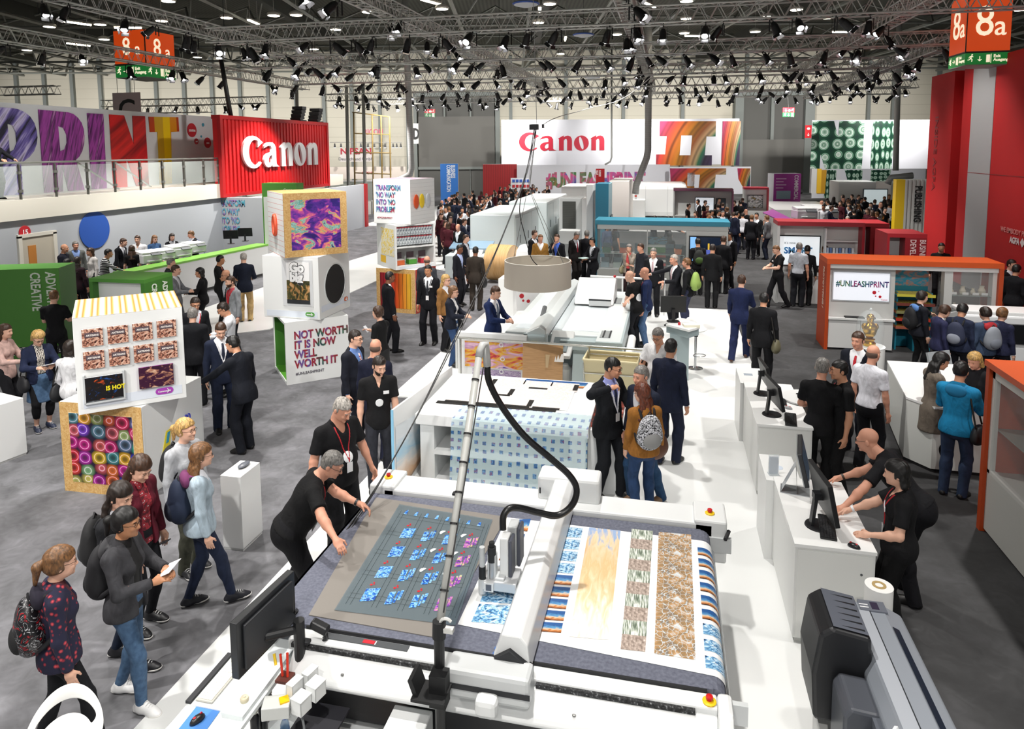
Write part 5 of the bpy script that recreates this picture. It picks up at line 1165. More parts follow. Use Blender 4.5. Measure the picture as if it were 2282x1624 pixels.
b=B();bb(b,-1.375,4.985,1.02,-1.30,5.0,1.09,mwt);bb(b,-1.36,4.982,1.03,-1.315,4.986,1.08,M('#565b66'));obj('sensor_window',b,hd)
for x,y,rx_ in((-2.55,4.27,0),(-2.05,6.46,0)):
    b=B();bb(b,x-.05,y-.03,.93 if y<5 else 1.0,x,y+.02,.95 if y<5 else 1.02,M('#202225'));bb(b,x+.005,y-.03,.93 if y<5 else 1.0,x+.055,y+.02,.95 if y<5 else 1.02,M('#202225'));obj('cable_clip',b,ct)
# things lying on the bed
Q=lambda*p:[at(a,c,.955)for a,c in p]
tag(obj('backing_board',B().prism(Q((688,1370),(970,1420),(1130,1152),(838,1108)),.951,.957,M('#827d77',.8))),'thin grey brown board lying under the clear sheet on the felt bed','board')
fl=M('#74868f',.08,alpha=.38)
sq=[at(a,c,.97)for a,c in((745,1357),(1015,1391),(1098,1156),(890,1122))]
t=thing('printed_film','clear printed film held by the bending man on the cutting bed','printed sheet',(sq[0][0],sq[0][1],.962))
o0=np.array(sq[0]);SQ=[np.array(p)-o0 for p in sq];obj('film',B().prism([tuple(p)for p in SQ],0,.003,fl),t)
blu=nodemat('film_blue_print',lambda g:g.ramp(g.noise(g.uv(obj=True),34.,3,1.),[(.36,'#123a9a'),(.48,'#2f86d8'),(.56,'#a8dcf4'),(.66,'#2448a8')]),.4);vio=nodemat('film_violet_print',lambda g:g.ramp(g.noise(g.uv(obj=True),30.,3,1.),[(.36,'#5a2a9a'),(.5,'#b85ac0'),(.6,'#d8c070'),(.7,'#4aa0d0')]),.4)
def sp(u,v):return SQ[0]*(1-u)*(1-v)+SQ[1]*u*(1-v)+SQ[2]*u*v+SQ[3]*(1-u)*v
b=B();gb=M('#3f4a4c',.5)
for k in range(5):
    for d in(0,.035):
        v=.1+.19*k+d;p,q=sp(.04,v),sp(.95,v);b.tube([(*p,.004),(*q,.004)],.0014,gb,4)
for k in range(5):
    for d in(0,.04):
        u=.06+.22*k+d;p,q=sp(u,.05),sp(u,.93);b.tube([(*p,.004),(*q,.004)],.0014,gb,4)
obj('cut_lines',b,t);bl=B();rd=B();wh=B()
for i in range(4):
    for j in range(4):
        u,v=.16+.21*i+.01*j,.08+.19*j+.0;w_,h_=.115,.10
        m=blu if i<3 else vio
        if i==0:cells=[(0,0,1,1)]
        else:cells=[(0,0,.5,.45),(0,.5,.42,1),(.55,.1,.7,1.),(.75,.3,.95,1.1)]
        for(a0,c0,a1,c1)in cells:
            P=[sp(u+w_*x,v+h_*y+.02*x)for x,y in((a0,c0),(a1,c0),(a1,c1),(a0,c1))];bl.add([(*p,.0042)for p in P],[(0,1,2,3)],m)
        c=sp(u+.02,v+.135)
        for dx,dy,r in((0,0,.012),(.02,.012,.007),(.012,.03,.009)):rd.lathe([(0,.0),(r,.0),(0,.0005)],M('#c8202c',.4),(c[0]+dx,c[1]+dy,.0042),10)
        if i in(2,3)and j:c=sp(u-.03,v-.01+.13);wh.add([(c[0]+.034*math.cos(a),c[1]+.034*math.sin(a),.0043)for a in np.linspace(math.pi*.35,math.pi*1.35,12)],[tuple(range(12))],M('#eef2f4',.5))
    u=.2
for k in range(8):
    P=[sp(.10+.11*k+x,.90+y)for x,y in((0,0),(.035,0),(.03,.05),(.01,.04))];bl.add([(*p,.0042)for p in P],[(0,1,2,3)],blu)
obj('lettering_print',bl,t);obj('red_dot_print',rd,t);obj('half_disc_print',wh,t)
# printed roll lying over the right part of the bed
pr=thing('printed_roll','long white printed sheet with photo strips draped over the table end','printed sheet',(-.5,5.4,.955))
def R2(px,py):x,y=at(px,py,.957);return np.array((x+.5,y-5.4))
c0,c1,c2,c3=R2(1020,1390),(R2(1130,1152)),np.array((.84,.80)),np.array((.84,-.86))
b=B();pwm=M('#f6f7f7',.4)
cols_=[(tuple(c0),tuple(c1),0.)];ns=10
ring=[(c0[0],c0[1],0.),(c3[0],c3[1],0.)]
L0=[(c0[0]+(c3[0]-c0[0])*i/6,c0[1]+(c3[1]-c0[1])*i/6,.0)for i in range(7)];L1=[(c1[0]+(c2[0]-c1[0])*i/6,c1[1]+(c2[1]-c1[1])*i/6,.0)for i in range(7)]
for k in range(1,9):
    a=math.pi/2*k/8;L0.append((.84+.093*math.sin(a),c3[1],-.093+.093*math.cos(a)));L1.append((.84+.093*math.sin(a),c2[1],-.093+.093*math.cos(a)))
L0.append((.94,c3[1],-.62));L1.append((.94,c2[1],-.62))
n_=len(L0);b.add(L0+L1,[(i,i+1,n_+i+1,n_+i)for i in range(n_-1)],pwm);o=obj('sheet',b,pr)
md=o.modifiers.new('solid','SOLIDIFY');md.thickness=.002
def strip_pic(nm,pxs,m,z=.0025):
    P=[R2(*p)for p in pxs];obj(nm,B().quad(*[(p[0],p[1],z)for p in P],m),pr)
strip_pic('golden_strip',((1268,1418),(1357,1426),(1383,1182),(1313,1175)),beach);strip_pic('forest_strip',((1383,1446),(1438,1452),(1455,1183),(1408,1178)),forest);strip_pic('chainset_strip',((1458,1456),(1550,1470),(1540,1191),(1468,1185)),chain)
for i in range(9):
    f0,f1=i/9,(i+.82)/9
    A0,A1=np.array((1182,1405)),np.array((1250,1168));C0,C1=np.array((1250,1410)),np.array((1300,1172))
    strip_pic('small_photo',(A0+(A1-A0)*f0,C0+(C1-C0)*f0,C0+(C1-C0)*f1,A0+(A1-A0)*f1),blueart if i>4 else sea)
for(a,c,d,e)in(((1050,1385),(1140,1392),(1150,1350),(1068,1345)),((1070,1340),(1152,1346),(1160,1308),(1085,1302))):strip_pic('small_photo',(a,c,d,e),blueart)
for i in range(4):
    a=np.array((1128+13*i,1272-34*i));strip_pic('small_photo',(a+(-30,10),a+(8,14),a+(16,-14),a+(-20,-12)),sea)
b=B()
for i in range(9):
    y=-.80+.17*i;m=blueart if i<3 else sea
    V0=[(.84-.03+.05*0,y,.0025),(.86,y,.0025)];R_=.0955
    ring0=[(.80,y,.003)]+[(.84+R_*math.sin(a),y,-.093+R_*math.cos(a))for a in np.linspace(0,1.5,7)];ring1=[(p[0],p[1]+.12,p[2])for p in ring0]
    k=len(ring0);b.add(ring0+ring1,[(j,j+1,k+j+1,k+j)for j in range(k-1)],m,[[(j/k,0),((j+1)/k,0),((j+1)/k,1),(j/k,1)]for j in range(k-1)])
obj('edge_photos',b,pr)
# ---------------------------------------------------------------- boom pole with hose
bp=thing('hose_boom','pale pole boom on a black mast carrying the hose over the cutting table','boom',(-1.40,3.98,0))
o_=np.array((-1.40,3.98,0));x,z=aty(978,1395,4.05);P0=np.array((x,4.05,z));x,z=aty(1068,790,5.2);P1=np.array((x,5.2,z));x,z=aty(1082,768,5.26);P2=np.array((x,5.26,z));x,z=aty(1086,815,5.28);P3=np.array((x,5.28,z))
lg=M('#b9bab6',.4)
obj('black_mast',B().cyl((0,0,0),tuple(P0-o_),.035,M('#141517',.45),n=14).cyl((0,0,0),(0,0,.03),.2,M('#141517',.45),n=20),bp);obj('pole',B().tube([tuple(P0-o_-(0,0,.03)),tuple(P1-o_)],.028,lg,14),bp,smooth=True)
obj('elbow',B().tube([tuple(p-o_)for p in(P1-(P1-P0)*.01,P1+(.005,.01,.03),P1*.4+P2*.6+(0,0,.035),P2+(0,0,.01),P3)],.031,M('#c9cac8',.35),12),bp,smooth=True)
jo=P0-o_;obj('clamp',B().cyl(tuple(jo+(0,0,-.08)),tuple(jo+(0,.01,.03)),.045,M('#17181a'),n=14).box((jo[0]+.03,jo[1]-.02,jo[2]-.03),(jo[0]+.10,jo[1]+.02,jo[2]+.0),M('#d8d8d4')),bp)
obj('hook',B().tube([(jo[0]+.05+.04*math.cos(a),jo[1],jo[2]+.02+.04*math.sin(a))for a in np.linspace(.6,5.2,12)],.011,M('#d8d8d4'),6),bp)
b=B();d_=P1-P0
for k in range(1,9):p=P0+d_*k/9-o_;u_=unit(d_)*.006;b.cyl(tuple(p-u_),tuple(p+u_),.031,M('#18181a'),n=14)
obj('cable_ties',b,bp)
b=B();b.box((-.16,-.12,.98),(.06,.06,1.0),M('#101113'));b.box((-.06,-.05,.9),(.05,.05,1.12),M('#101113'));b.cbox((-.15,-.02,1.04),(.03,.15,.14),M('#101113'),ry=-20);obj('mast_bracket',b,bp)
H_=[P3]+[np.array((*[aty(px,py,y)[0:1][0]],y,aty(px,py,y)[1]))for px,py,y in((1090,850,5.3),(1118,905,5.32),(1168,970,5.35),(1228,1022,5.38),(1268,1058,5.4),(1285,1090,5.4),(1275,1125,5.36),(1243,1148,5.3),(1200,1142,5.22),(1160,1132,5.15),(1135,1133,5.09),(1122,1150,5.05),(1121,1180,5.03))]
def smooth(P,n=6):
    P=[np.array(p,float)for p in P];o=[]
    for i in range(len(P)-1):
        p0,p1,p2,p3=P[max(i-1,0)],P[i],P[i+1],P[min(i+2,len(P)-1)]
        for t in np.arange(n)/n:o.append(.5*(2*p1+(p2-p0)*t+(2*p0-5*p1+4*p2-p3)*t*t+(3*p1-p0-3*p2+p3)*t**3))
    return o+[P[-1]]
hs_=smooth(H_);obj('hose',B().tube([tuple(p-o_)for p in hs_],.027,M('#131416',.35),12),bp,smooth=True)
obj('cable',B().tube([tuple(p-o_+(.0,-.022,.012*math.sin(i*.35)))for i,p in enumerate(hs_)],.007,M('#0e0e0f',.4),6),bp,smooth=True);obj('cable',B().tube([tuple(p-o_+(.012,-.012,.016+.006*math.sin(i*.5+1)))for i,p in enumerate(hs_)],.005,M('#1c1c1e',.4),6),bp,smooth=True)
obj('hose_end',B().tube([tuple(p-o_)for p in hs_[-7:]],.024,M('#9a9b98',.4),10),bp,smooth=True)
obj('pole_cable',B().tube([tuple(P0-o_+(.033,0,.1)),tuple(P0*.5+P1*.5-o_+(.033,0,0)),tuple(P1-o_+(.033,0,-.1))],.005,M('#1a1a1a'),6),bp)
# ---------------------------------------------------------------- operator desk at the lower left
dk=thing('operator_desk','white operator desk shelf in front of the cutting table','desk',(-2.95,3.9,0))
def db(b,x0,y0,z0,x1,y1,z1,m):return b.box((x0+2.95,y0-3.9,z0),(x1+2.95,y1-3.9,z1),m)
b=B();db(b,-3.16,3.2,.70,-2.68,4.62,.73,M('#e2e6e5',.3));obj('desk_top',b,dk);b=B();db(b,-2.86,3.74,.73,-2.70,4.5,.765,M('#dfe5e6',.25));db(b,-3.15,3.78,.73,-2.86,4.30,.742,M('#e9ecec',.3));obj('raised_shelf',b,dk);b=B();db(b,-3.165,3.78,.742,-3.125,4.25,.762,M('#25262a',.6));obj('wrist_rest',b,dk)
b=B();db(b,-3.1,3.3,.03,-3.05,3.36,.70,mgr);db(b,-3.1,4.5,.03,-3.05,4.56,.70,mgr);db(b,-2.75,3.3,.03,-2.7,3.36,.70,mgr);db(b,-3.1,3.3,0,-2.7,4.56,.03,mgr);obj('desk_frame',b,dk)
def keyboard(x,y,z,rz,lb,w_,d_,kc,bc,n=(16,5),group=None):
    t=thing('keyboard',lb,'keyboard',(x,y,z),rz,group)
    obj('case',B().box((-w_/2,-d_/2,0),(w_/2,d_/2,.014),M(bc,.5)),t,bev=.004)
    b=B();kx,ky=(w_-.02)/n[0],(d_-.02)/n[1]
    for i in range(n[0]):
        for j in range(n[1]):b.box((-w_/2+.01+i*kx+.0015,-d_/2+.01+j*ky+.0015,.014),(-w_/2+.01+(i+1)*kx-.0015,-d_/2+.01+(j+1)*ky-.0015,.021),M(kc,.5))
    obj('keys',b,t);return t
def mouse(x,y,z,rz,lb,col='#1a1a1c'):
    t=thing('computer_mouse',lb,'mouse',(x,y,z),rz);b=B().ball((0,0,.004),(.031,.055,.034),M(col,.35),16)
    b.v=[(a,c,max(0,e))for a,c,e in b.v];obj('shell',b,t,smooth=True);obj('scroll_wheel',B().cyl((-.004,.028,.032),(.004,.028,.032),.01,M('#b02020',.4),n=12),t);obj('badge',B().ball((0,-.02,.035),(.009,.012,.003),M('#c8202c'),8),t);return t
keyboard(-3.045,4.02,.745,90,'white keyboard on the operator desk below the big black monitor',.42,.13,'#f4f3ea','#b9b7ae')
tag(obj('mouse_mat',B().prism([at(398,1624,.733),at(444,1566,.733),at(496,1576,.733),at(450,1640,.733),at(390,1640,.733)],.731,.734,M('#4a86d0',.7))),'bright blue mouse mat on the operator desk','mouse mat')
x,y=at(440,1604,.74);mouse(x,y,.735,-20,'black mouse on the blue mouse mat');
xm,ym=-2.72,4.24
mt=thing('computer_monitor','big black monitor seen from the back on the operator desk arm','monitor',(-2.56,4.24,.0))
A=np.array((aty(519,1400,3.80)[0],3.80));Bq=np.array((aty(648,1262,4.42)[0],4.42));dd=Bq-A;L=np.linalg.norm(dd);ang=math.degrees(math.atan2(dd[1],dd[0]));ce=(A+Bq)/2-np.array((-2.56,4.24))
s_=obj('display',B().box((-L/2,-.03,-.20),(L/2,.03,.20),M('#1b1d20',.4)),mt,bev=.006,loc=(ce[0],ce[1],1.17),rz=ang);s_.rotation_euler=(0,0,R(ang));obj('rear_cover',B().box((-L/2+.05,-.055,-.16),(L/2-.05,-.03,.16),M('#202226',.5)),s_,bev=.01);obj('screen',B().box((-L/2+.02,.030,-.18),(L/2-.02,.032,.18),M('#3a4654',.15)),s_)
obj('arm',B().tube([(0,.0,.0),(0,0,1.12)],.04,M('#151618',.45),12).tube([(0,0,1.05),(ce[0]+.03,ce[1]-.06,1.10)],.03,M('#151618',.45),10).cyl((0,0,0),(0,0,.03),.14,M('#151618'),n=18),mt)
sc_=thing('barcode_scanner','black hand scanner hanging beside the big black monitor','scanner',(-2.5,4.3,.97));obj('scanner_head',B().cbox((.06,.02,.06),(.14,.07,.06),M('#1b1c1e',.4),ry=20),sc_,bev=.015);obj('grip',B().tube([(.10,.02,.05),(.11,.02,-.02),(.07,.02,-.07),(0,.0,-.07)],.016,M('#1b1c1e',.4),8),sc_,smooth=True)
tl_=thing('tool_holder','red handled pliers standing in a holder by the big black monitor','tool',(-2.6,4.10,.765));obj('holder',B().box((-.05,-.05,0),(.05,.05,.02),M('#5a2a20')),tl_);obj('red_handles',B().tube([(-.02,0,.02),(-.05,.03,.16)],.009,M('#d8341c',.4),6).tube([(.02,0,.02),(0,.04,.17)],.009,M('#d8341c',.4),6),tl_);obj('yellow_grip',B().tube([(-.05,-.03,.12),(-.08,.0,.18)],.01,M('#e8c020'),6),tl_)
bx=thing('switch_box','light grey control box with a yellow latch on the operator desk edge','control box',(-2.52,3.86,.72),20);obj('box',B().box((-.09,-.06,0),(.09,.06,.09),M('#c9cbc8',.45)),bx,bev=.006);obj('yellow_latch',B().cbox((.05,-.0,.095),(.06,.06,.012),M('#f0c010',.4),rz=20),bx)
obj('lead',B().tube(smooth([(.09,-.02,.05),(.17,-.05,.0),(.2,-.1,-.2),(.21,-.16,-.5),(.2,-.2,-.7)]),.008,M('#6f7274'),6),bx,smooth=True)
for k,(x,y,z,lb)in enumerate(((-2.36,3.90,.74,'white open holder box nearest the control box'),(-2.30,3.99,.78,'white open holder box beside the front cover of the table'),(-2.38,4.06,.80,'thin white holder box behind the two open ones'),(-2.44,3.96,.79,'small grey holder box next to the control box'))):
    t=thing('holder_box',lb,'holder box',(x,y,z),-15);s=1 if k<2 else .62
    obj('box',B().box((-.045*s,-.05,0),(.045*s,-.045,.10),wpaint).box((-.045*s,.045,0),(.045*s,.05,.10),wpaint).box((-.045*s,-.05,0),(-.04*s,.05,.10),wpaint).box((.04*s,-.05,-.0),(.045*s,.05,.10),wpaint),t);obj('lid',B().box((-.048*s,-.053,.10),(.048*s,.053,.106),wpaint),t)
for px,py,lb,c in((566,1572,'tall bottle with white cap nearest the desk edge','#c9c8bc'),(584,1553,'dark capped bottle in the middle of the bottle rack','#b9b8ac'),(597,1530,'bottle with curved spout at the back of the bottle rack','#a8a498')):
    x,y=at(px,py,.62);t=thing('spray_bottle',lb,'bottle',(x,y,.36));obj('bottle',B().lathe([(0,0),(.03,0),(.032,.01),(.032,.17),(.02,.20),(.014,.21),(0,.21)],M('#1d1f22',.3),n=16),t,smooth='auto');obj('cap',B().lathe([(0,.21),(.026,.21),(.028,.235),(.018,.255),(0,.255)],M(c,.4),n=16),t,smooth='auto');obj('nozzle',B().cyl((0,0,.255),(0,0,.285),.008,M('#15161a'),n=8),t)
x,y=at(545,1560,.77);t=thing('jar','small cream coloured jar on the desk corner','jar',(x,y,.766));obj('pot',B().lathe([(0,0),(.028,0),(.030,.02),(.026,.028),(0,.028)],M('#c8bfa4',.45),n=18),t);obj('lid_knob',B().lathe([(0,.028),(.010,.028),(.008,.036),(0,.037)],M('#d8d0b8'),n=12),t)
t=thing('supply_crate','open white crate on the floor below the operator desk','crate',(-2.54,3.98,0),-12)
obj('crate',B().box((-.25,-.22,0),(.25,.22,.02),wpaint).box((-.25,-.22,.02),(.25,-.20,.40),wpaint).box((-.25,.20,.02),(.25,.22,.40),wpaint).box((-.25,-.2,.02),(-.23,.2,.40),wpaint).box((.23,-.2,.02),(.25,.2,.40),wpaint),t);obj('inner_shelf',B().box((-.23,-.2,.33),(.23,.2,.345),M('#d4d8da')),t)
x,y=at(637,1598,.40);t=thing('water_bottle','small blue water bottle lying in the open white crate','bottle',(-2.58,4.04,.346));obj('bottle',B().lathe([(0,0),(.03,0),(.032,.02),(.030,.09),(.032,.13),(.015,.17),(0,.17)],M('#8fb8e0',.05,alpha=.5),n=16),t,smooth='auto');obj('label',B().cyl((0,0,.05),(0,0,.10),.0325,M('#2a5fb8',.4),n=16,caps=False),t);obj('cap',B().cyl((0,0,.17),(0,0,.185),.014,M('#2448b0'),n=12),t)
t=thing('computer_unit','white computer case standing under the black mast','computer',(-1.66,4.02,0));obj('case',B().box((-.16,-.2,.02),(.12,.2,.62),mwt),t,bev=.01);obj('vent',B().box((-.14,-.205,.5),(.02,-.2,.52),M('#888b8e')),t);obj('feet',B().box((-.14,-.18,0),(.10,.18,.02),M('#333333')),t)
t=thing('floor_tray','dark shelf tray projecting below the front cover of the table','tray',(-2.36,4.05,.52),0);obj('tray',B().box((-.12,-.25,0),(.2,.15,.02),M('#2a2a30',.6)),t);obj('tray_leg',B().box((-.1,.1,-.42),(-.06,.14,0),M('#2a2a30')).box((-.1,.1,-.52),(-.06,.14,-.42),M('#2a2a30')),t)
tag(obj('cardboard_box',B().box((-.15,-.1,0),(.15,.1,.22),M('#a9743c',.8)),loc=(-2.0,4.0,0)),'small brown cardboard box under the cutting table','box')
# white shell stool at the lower left corner
def shell_stool(x,y,rz,lb,h=.80,s=1.,group=None):
    t=thing('bar_stool',lb,'stool',(x,y,0),rz,group);wm_=M('#f0f0ee',.12);ch=M('#c4c6c8',.15,.9)
    # bowl: a swept ring that rises at the back and carries a slot below the back rail
    b=B();N=40;prof=[]
    for i in range(N):
        a=2*math.pi*i/N;bk=max(0,-math.sin(a));zr=.05+.20*bk**1.5
        row=[]
        for k in range(7):
            f=k/6;r=.21*(f**.8)*(1.+.03*bk);zz=zr*f**2.6
            row.append((r*math.cos(a)*1.05,r*math.sin(a)*.95,h+zz))
        prof.append(row)
    V=[v for row in prof for v in row];F=[]
    for i in range(N):
        for k in range(6):
            a=2*math.pi*(i+.5)/N
            if k==4 and math.sin(a)<-.45:continue
            F.append((i*7+k,i*7+k+1,((i+1)%N)*7+k+1,((i+1)%N)*7+k))
    b.add(V,F,wm_);o=obj('seat_shell',b,t,smooth=True);md=o.modifiers.new('thick','SOLIDIFY');md.thickness=.022;md.offset=-1;md2=o.modifiers.new('sub','SUBSURF');md2.levels=1;md2.render_levels=2
    obj('column',B().cyl((0,0,.02),(0,0,h-.03),.025,ch,n=14).cyl((0,0,h-.12),(0,0,h-.02),.045,M('#222222'),n=14),t,smooth='auto');obj('base',B().lathe([(0,.012),(.21,0),(.215,.008),(.16,.02),(.05,.035),(.028,.06),(0,.06)],ch,n=28),t,smooth='auto')
    b=B();b.tube([(.0+.13*math.cos(a),.13+.10*math.sin(a),.32)for a in np.linspace(0,2*math.pi,26)],.009,ch,6);obj('foot_ring',b,t,smooth=True);return t
x,y=at(142,1630,.80);shell_stool(x+.03,y-.04,212,'glossy white shell stool at the lower left corner',.76,1.)
x,y=at(1549,822,0);shell_stool(x,y,215,'white shell stool beside the grey bar desk',.80)
# ---------------------------------------------------------------- second table with prints, side boards
ag=M('#a9b7b9',.4);agd=M('#8f9ea1',.45);agl=M('#d6dcdc',.3)
t=thing('display_table','white display table carrying printed boards behind the cutting table','table',(-2.1,9.2,0));X0,Y0=-2.1,9.2
def tb(b,x0,y0,z0,x1,y1,z1,m):return b.box((x0-X0,y0-Y0,z0),(x1-X0,y1-Y0,z1),m)
obj('table_top',tb(B(),-3.3,8.55,.80,-.95,10.3,.95,M('#f2f3f3',.3)),t,bev=.01)
b=B();tb(b,-3.25,8.6,0,-3.05,10.2,.80,mwt);tb(b,-1.2,8.6,0,-1.0,10.2,.80,mwt);tb(b,-3.05,8.6,.38,-1.2,10.2,.44,mwt);tb(b,-3.05,10.1,0,-1.2,10.2,.8,M('#b9bdb8'));tb(b,-3.05,8.6,0,-1.2,10.1,.03,mwt);obj('table_frame',b,t)
tile=photo('print_map',['#f6f3f1','#f6f2ee','#eed2ca','#f4f4f4','#f8f8f8'],5.)
pb=thing('printed_boards','light printed boards with black corner strips laid out on the display table','printed boards',(-2.2,9.5,.952))
b=B();k_=B();dk_=M('#1d1b1a',.5)
for i in range(4):
    for j in range(3):
        x=-3.05+.42*i+.06*j;y=9.05+.38*j;b.add([(x+2.2,y-9.5,.006),(x+.40+2.2,y-9.5,.006),(x+.40+2.2,y+.35-9.5,.006),(x+2.2,y+.35-9.5,.006)],[(0,1,2,3)],tile,[[(0,0),(1,0),(1,1),(0,1)]])
        if(i+2*j)%3==0 or j==0:k_.box((x+2.2+(.1 if j else 0),y-9.5,.007),(x+.38+2.2,y+.06-9.5,.009),dk_)
        if(i+j)%3==2:k_.box((x+2.2+.33,y-9.5+.05,.007),(x+.40+2.2,y+.3-9.5,.009),dk_)
k_.box((-.95,-.53,.0),(.75,-.44,.006),dk_);k_.box((-.95,-.44,0),(.9,.65,.005),M('#e9e9e9'))
obj('boards',b,pb);obj('black_strips',k_,pb)
t=thing('printed_board','golden picture board at the far edge of the display table','printed sheet',(-1.6,10.1,.952));obj('board',B().quad((-.55,-.12,.005),(.4,-.12,.005),(.45,.14,.005),(-.5,.14,.005),sea).box((-.55,-.12,0),(.4,.14,.004),mwt),t)
cl=nodemat('clear_print_cloth',lambda g:(lambda v:g.mix(g.math('GREATER_THAN',g.vor(v,1.,rand=.2,metric='CHEBYCHEV'),.22),g.ramp(g.noise(g.uv(obj=True),22.,2),[(.4,'#24579c'),(.55,'#5fa0d0'),(.62,'#7a4a8a')]),'#c4dbe0'))(g.uv(scale=(16,10,1))),.12)
bs=cl.node_tree.nodes['Principled BSDF'];bs.inputs['Alpha'].default_value=.55
t=thing('printed_film','clear blue patterned film hanging over the front of the display table','printed sheet',(-1.9,8.5,.955))
P=[(.80+.0,.36,.004),(0,0,0)]
rows=[(.45,.008),(.0,.008),(-.05,-.0),(-.08,-.06),(-.12,-.4),(-.20,-.92)]
V=[];uv=[]
for i,(y,z)in enumerate(rows):V+=[(-.85,y,z),(.95,y,z)]
n=len(rows);L=[0,.2,.24,.3,.62,1.]
b=B();b.add(V,[(2*i,2*i+1,2*i+3,2*i+2)for i in range(n-1)],cl,[[(0,1-L[i]),(1,1-L[i]),(1,1-L[i+1]),(0,1-L[i+1])]for i in range(n-1)]);obj('film',b,t)
t=thing('print_samples','dark stack of colour samples at the right end of the display table','samples',(-.78,9.6,0));obj('stand',B().box((-.2,-.9,0),(.25,.5,.86),mwt),t);obj('samples',B().box((-.18,-.8,.86),(.22,.45,.90),photo('sample_stack',['#1a1414','#3a1c18','#a04030','#e8e0d8'],5.,1.5,True)),t)
# leaning white board with seascape print along the table's left side
t=thing('partition_board','tall white board with faded seascape print along the left of the display table','board',(-3.36,8.2,0))
b=B();b.add([(0,-.25,0),(0,2.2,0),(0,2.2,1.02),(0,-.25,1.22),(-.03,-.25,0),(-.03,2.2,0),(-.03,2.2,1.02),(-.03,-.25,1.22)],[(0,1,2,3),(7,6,5,4),(3,2,6,7),(0,3,7,4),(1,5,6,2)],M('#eef0f0',.3));obj('board',b,t)
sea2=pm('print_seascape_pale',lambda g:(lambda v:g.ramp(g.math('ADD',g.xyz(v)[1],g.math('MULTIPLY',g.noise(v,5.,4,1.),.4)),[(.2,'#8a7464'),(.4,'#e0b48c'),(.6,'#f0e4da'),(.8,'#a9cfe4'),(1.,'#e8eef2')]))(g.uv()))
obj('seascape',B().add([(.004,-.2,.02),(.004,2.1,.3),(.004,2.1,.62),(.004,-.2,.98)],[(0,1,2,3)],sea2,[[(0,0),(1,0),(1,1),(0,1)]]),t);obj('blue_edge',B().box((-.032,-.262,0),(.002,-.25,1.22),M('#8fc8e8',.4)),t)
# ---------------------------------------------------------------- barrier rails, sample wall, cardboard, laundry cart
chm=M('#b9bab4',.25,.8)
t=thing('barrier_rail','grey steel barrier rail in front of the flatbed printer','railing',(0,0,0))
A,Bq=np.array(at(1018,752,1.0)),np.array(at(1448,780,1.0))
obj('top_rail',B().cyl((*A,1.0),(*Bq,1.0),.022,chm,n=10),t)
for f in(.02,.7,.98):p=A+(Bq-A)*f;obj('post',B().cyl((*p,.02),(*p,1.0),.02,chm,n=8).cyl((*p,.02),(*p,.03),.07,chm,n=14),t)
t=thing('barrier_rail','white barrier rail behind the flatbed printer','railing',(0,0,0));A,Bq=np.array(at(1316,615,1.0)),np.array(at(1485,623,1.0))
obj('top_rail',B().cyl((*A,1.0),(*Bq,1.0),.03,mwt,n=10),t)
for f in(.43,.98):p=A+(Bq-A)*f;obj('post',B().cyl((*p,.02),(*p,1.0),.022,mwt,n=8),t)
A,Bq=np.array(at(1030,742,1.0)),np.array(at(1172,751,1.0));L=np.linalg.norm(Bq-A);an=math.degrees(math.atan2(*(Bq-A)[::-1]))
t=thing('sample_wall','white back panel showing colourful eye pictures behind the display table','display',(A[0],A[1],0),an)
obj('panel',B().box((-.1,0,0),(L+.02,.12,1.02),mwt),t,bev=.01);obj('eye_picture',B().quad((.05,-.006,.36),(L-.05,-.006,.36),(L-.05,-.006,.86),(.05,-.006,.86),eye),t);obj('zebra_strip',B().quad((.2,-.006,.15),(L-.1,-.006,.15),(L-.1,-.006,.33),(.2,-.006,.33),photo('violet_leaves',['#f0e8f0','#5a2f80','#d0c0d8','#3a2a5a'],9.)),t)
for u,z in((L*.62,.82),(L*.64,.55),(L*.62,.30)):obj('magnet',B().tube([(u+.035*math.cos(a),-.01,z+.035*math.sin(a))for a in np.linspace(0,6.283,16)],.011,M('#e8e8ea'),6),t)
for z in np.arange(.35,.95,.06):pass
obj('hook_strip',B().box((-.14,-.01,.3),(-.10,.02,.95),M('#c8cac8')),t)
A,Bq=np.array(at(1168,762,.98)),np.array(at(1257,766,.98))-(0,.22);A=A-(0,.22);L=np.linalg.norm(Bq-A);an=math.degrees(math.atan2(*(Bq-A)[::-1]))
t=thing('cardboard_sheet','large brown cardboard sheet leaning upright before the flatbed printer','cardboard',(A[0],A[1],.02),an);cbm=nodemat('cardboard',lambda g:g.ramp(g.noise(g.uv(obj=True,scale=(1,1,12)),6.),[(.3,'#a37f58'),(.7,'#b38d64')]),.85)
obj('sheet',B().add([(0,0,0),(L,0,0),(L,.16,.98),(0,.16,.98),(0,.012,0),(L,.012,0),(L,.172,.98),(0,.172,.98)],[(0,1,2,3),(7,6,5,4),(3,2,6,7),(0,3,7,4),(1,5,6,2)],cbm),t)
mk=obj('white_marks',B().add([(L*.75+a,.105+.16*(c-.68)/.98,c)for a,c in((0,.66),(.03,.66),(.05,.76),(.07,.68),(.10,.79),(.12,.70),(.16,.80),(.20,.80),(.20,.66))],[(0,1,2,3,4,5,6,7,8)],M('#e4e2de')),t);mk.location.y=-.012
o=obj('tape_patch',B().add([(L*.58,.085,.55),(L*.64,.085,.55),(L*.68,.122,.78),(L*.57,.122,.78)],[(0,1,2,3)],M('#b59d78')),t);o.location.y=-.014
x,y=at(1360,798,.88);t=thing('laundry_cart','beige canvas cart on a chrome frame beside the cardboard sheet','cart',(x+.02,y+.1,.02),-2);cv=M('#e8dcb4',.8)
b=B();a0,a1,d0,d1=.40,.46,.22,.28
